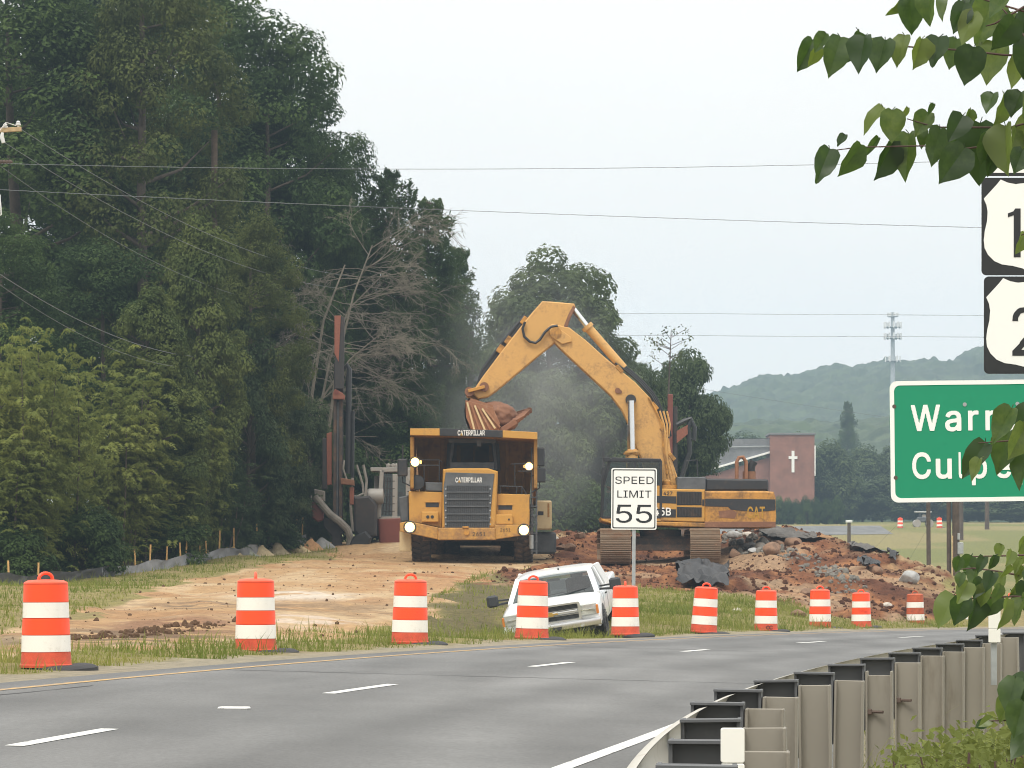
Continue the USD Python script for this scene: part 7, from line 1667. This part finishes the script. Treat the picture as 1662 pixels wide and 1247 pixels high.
# ================================================================ grass
usdkit.material(stage, '/World/Looks/grass_look', {'g': ('geometry', {}), 'n': ('noise_texture', {'scale': .35, 'detail': 4.0}), 'a': ('math', {'math_type': 'multiply_add', 'value2': .5, 'value3': -.25}), 's': ('math', {'math_type': 'add'}),
    'r': ('rgb_ramp', {'ramp': [(.12, (.13, .165, .03)), (.36, (.22, .23, .055)), (.56, (.33, .28, .095)), (.85, (.46, .36, .17))]}), 'p': ('principled_bsdf', {'roughness': .8, 'specular_ior_level': .2}), 't': ('translucent_bsdf', {}), 'x': ('mix_closure', {'fac': .35})},
    [('g.position', 'n.vector'), ('g.random_per_island', 'a.value1'), ('n.fac', 's.value1'), ('a.value', 's.value2'), ('s.value', 'r.fac'), ('r.color', 'p.base_color'), ('r.color', 't.color'), ('p.BSDF', 'x.closure1'), ('t.BSDF', 'x.closure2')], surface='x.closure')
rg_ = np.random.default_rng(23)
def grass(n, X, Y, test, h0, h1, w0, name, label, seed=0):
    x, y = rg_.uniform(*X, n), rg_.uniform(*Y, n); ok = test(x, y)
    x, y = x[ok], y[ok]; n = len(x)
    clump = fbm(np.stack([x * .9, y * .9, x * 0], -1), 3, 31 + seed); h = (h0 + (h1 - h0) * rg_.random(n) ** 3) * np.interp(clump, [.3, .7], [.45, 1.5])
    a = rg_.uniform(0, 6.28, n); lean = h * rg_.uniform(.1, 1.1, n); w = w0 * rg_.uniform(.6, 1.4, n)
    b = np.stack([x, y, Hs(x, y) - .02], 1); ca, sa = np.cos(a), np.sin(a)
    dx = np.stack([ca * w, sa * w, 0 * w], 1); m_ = b + np.stack([-sa * lean * .35, ca * lean * .35, h * .6], 1); t_ = b + np.stack([-sa * lean, ca * lean, h], 1)
    V_ = np.stack([b - dx, b + dx, m_ + dx * .6, t_, m_ - dx * .6], 1).reshape(-1, 3)
    k = np.arange(n)[:, None] * 5; F_ = np.vstack([k + [0, 1, 2], k + [0, 2, 4], k + [4, 2, 3]])
    usdkit.mesh(stage, '/World/' + numbered('/World', name), (V_, F_), LOOK('grass_look'), smooth=False); data(stage.GetPrimAtPath('/World/' + (name if used[('/World', name)] == 0 else '%s_%03d' % (name, used[('/World', name)]))), label, 'grass', kind='stuff')
notdirt = lambda x, y: ~(in_poly(HAUL, x, y) | in_poly(CLAY, x, y))
def verge(x, y):
    o = road_off(x, y); k = fbm(np.stack([x * .7, y * .5, x * 0], -1), 3, 44)
    return (o < OFF_L - .55 - .5 * k) & (o > OFF_L - 7) & notdirt(x, y) & (rg_.random(len(x)) < np.interp(o, [OFF_L - 7, OFF_L - 3.5, OFF_L - 1], [.35, 1, 1])) & (~in_poly(BROWN, x, y) | (o > OFF_L - 2.2) | (rg_.random(len(x)) < .15))
grass(330000, (-14, 14), (27, 108), verge, .04, .24, .008, 'verge_grass', 'unmown green and straw coloured grass along the pavement edge under the drums')
grass(90000, (-2, 14), (68, 112), lambda x, y: (road_off(x, y) < OFF_L - 4) & notdirt(x, y) & (~in_poly(BROWN, x, y) | (rg_.random(len(x)) < .12)), .04, .2, .014, 'slope_grass', 'grass on the slope behind the pickup and below the clay', 2)
grass(60000, (-22, -4), (48, 128), lambda x, y: notdirt(x, y) & (x < -5 + .02 * y), .05, .2, .014, 'bank_grass', 'grass strip between the dirt track and the silt fence', 3)
grass(14000, (-9, 2), (46, 80), lambda x, y: in_poly(HAUL, x, y) & (road_off(x, y) > OFF_L - 6 + 3 * fbm(np.stack([x, y * .4, x * 0], -1), 3, 3)), .03, .22, .009, 'sparse_grass', 'sparse straw tufts creeping onto the dirt track edge', 4)
grass(16000, (.3, 9), (6.5, 30), lambda x, y: road_off(x, y) > OFF_R + .05, .05, .35, .006, 'rail_grass', 'grass growing under and behind the guardrail', 5)
# ================================================================ air
v_, f_ = trimesh.creation.box((2200, 1780, 146)).vertices + np.array([0, 815, 70]), trimesh.creation.box().faces
usdkit.material(stage, '/World/Looks/haze_look', {'v': ('principled_volume', {'color': (.60, .81, 1.0), 'density': .00036, 'anisotropy': .2})}, [], volume='v.volume')
usdkit.mesh(stage, '/World/haze', (v_, f_), LOOK('haze_look'), smooth=False); data(stage.GetPrimAtPath('/World/haze'), kind='stuff')

# dust hanging behind the loading
usdkit.material(stage, '/World/Looks/dust_look', {'tc': ('texture_coordinate', {}), 'n': ('noise_texture', {'scale': .34, 'detail': 4.0, 'roughness': .6}), 'l': ('vector_math', {'math_type': 'length'}), 'sc': ('mapping', {'scale': (1 / 5.6, 1 / 4.0, 1 / 8.0)}),
    'fo': ('map_range', {'range_type': 'smoothstep', 'from_min': .25, 'from_max': 1.0, 'to_min': 1.0, 'to_max': 0.0, 'clamp': True}), 'nr': ('map_range', {'from_min': .36, 'from_max': .68, 'to_min': .15, 'to_max': 1.0, 'clamp': True}),
    'm': ('math', {'math_type': 'multiply'}), 'k': ('math', {'math_type': 'multiply', 'value2': .09}), 'v': ('principled_volume', {'color': (1.0, 1.0, 1.0), 'anisotropy': .0})},
    [('tc.object', 'n.vector'), ('tc.object', 'sc.vector'), ('sc.vector', 'l.vector1'), ('l.value', 'fo.value'), ('n.fac', 'nr.value'), ('fo.result', 'm.value1'), ('nr.result', 'm.value2'), ('m.value', 'k.value1'), ('k.value', 'v.density')], volume='v.volume')
dc = P(865, 660, 138)
du = trimesh.creation.icosphere(3); du.vertices *= np.array([5.6, 4.0, 8.0])
pth = '/World/dust_cloud'
usdkit.mesh(stage, pth, (du.vertices, du.faces), LOOK('dust_look'), smooth=True); UsdGeom.Xformable(stage.GetPrimAtPath(pth)).AddTranslateOp().Set(Gf.Vec3d(*map(float, dc)))
data(stage.GetPrimAtPath(pth), 'pale dust drifting behind the bucket and the boom of the excavator', 'dust', kind='stuff')
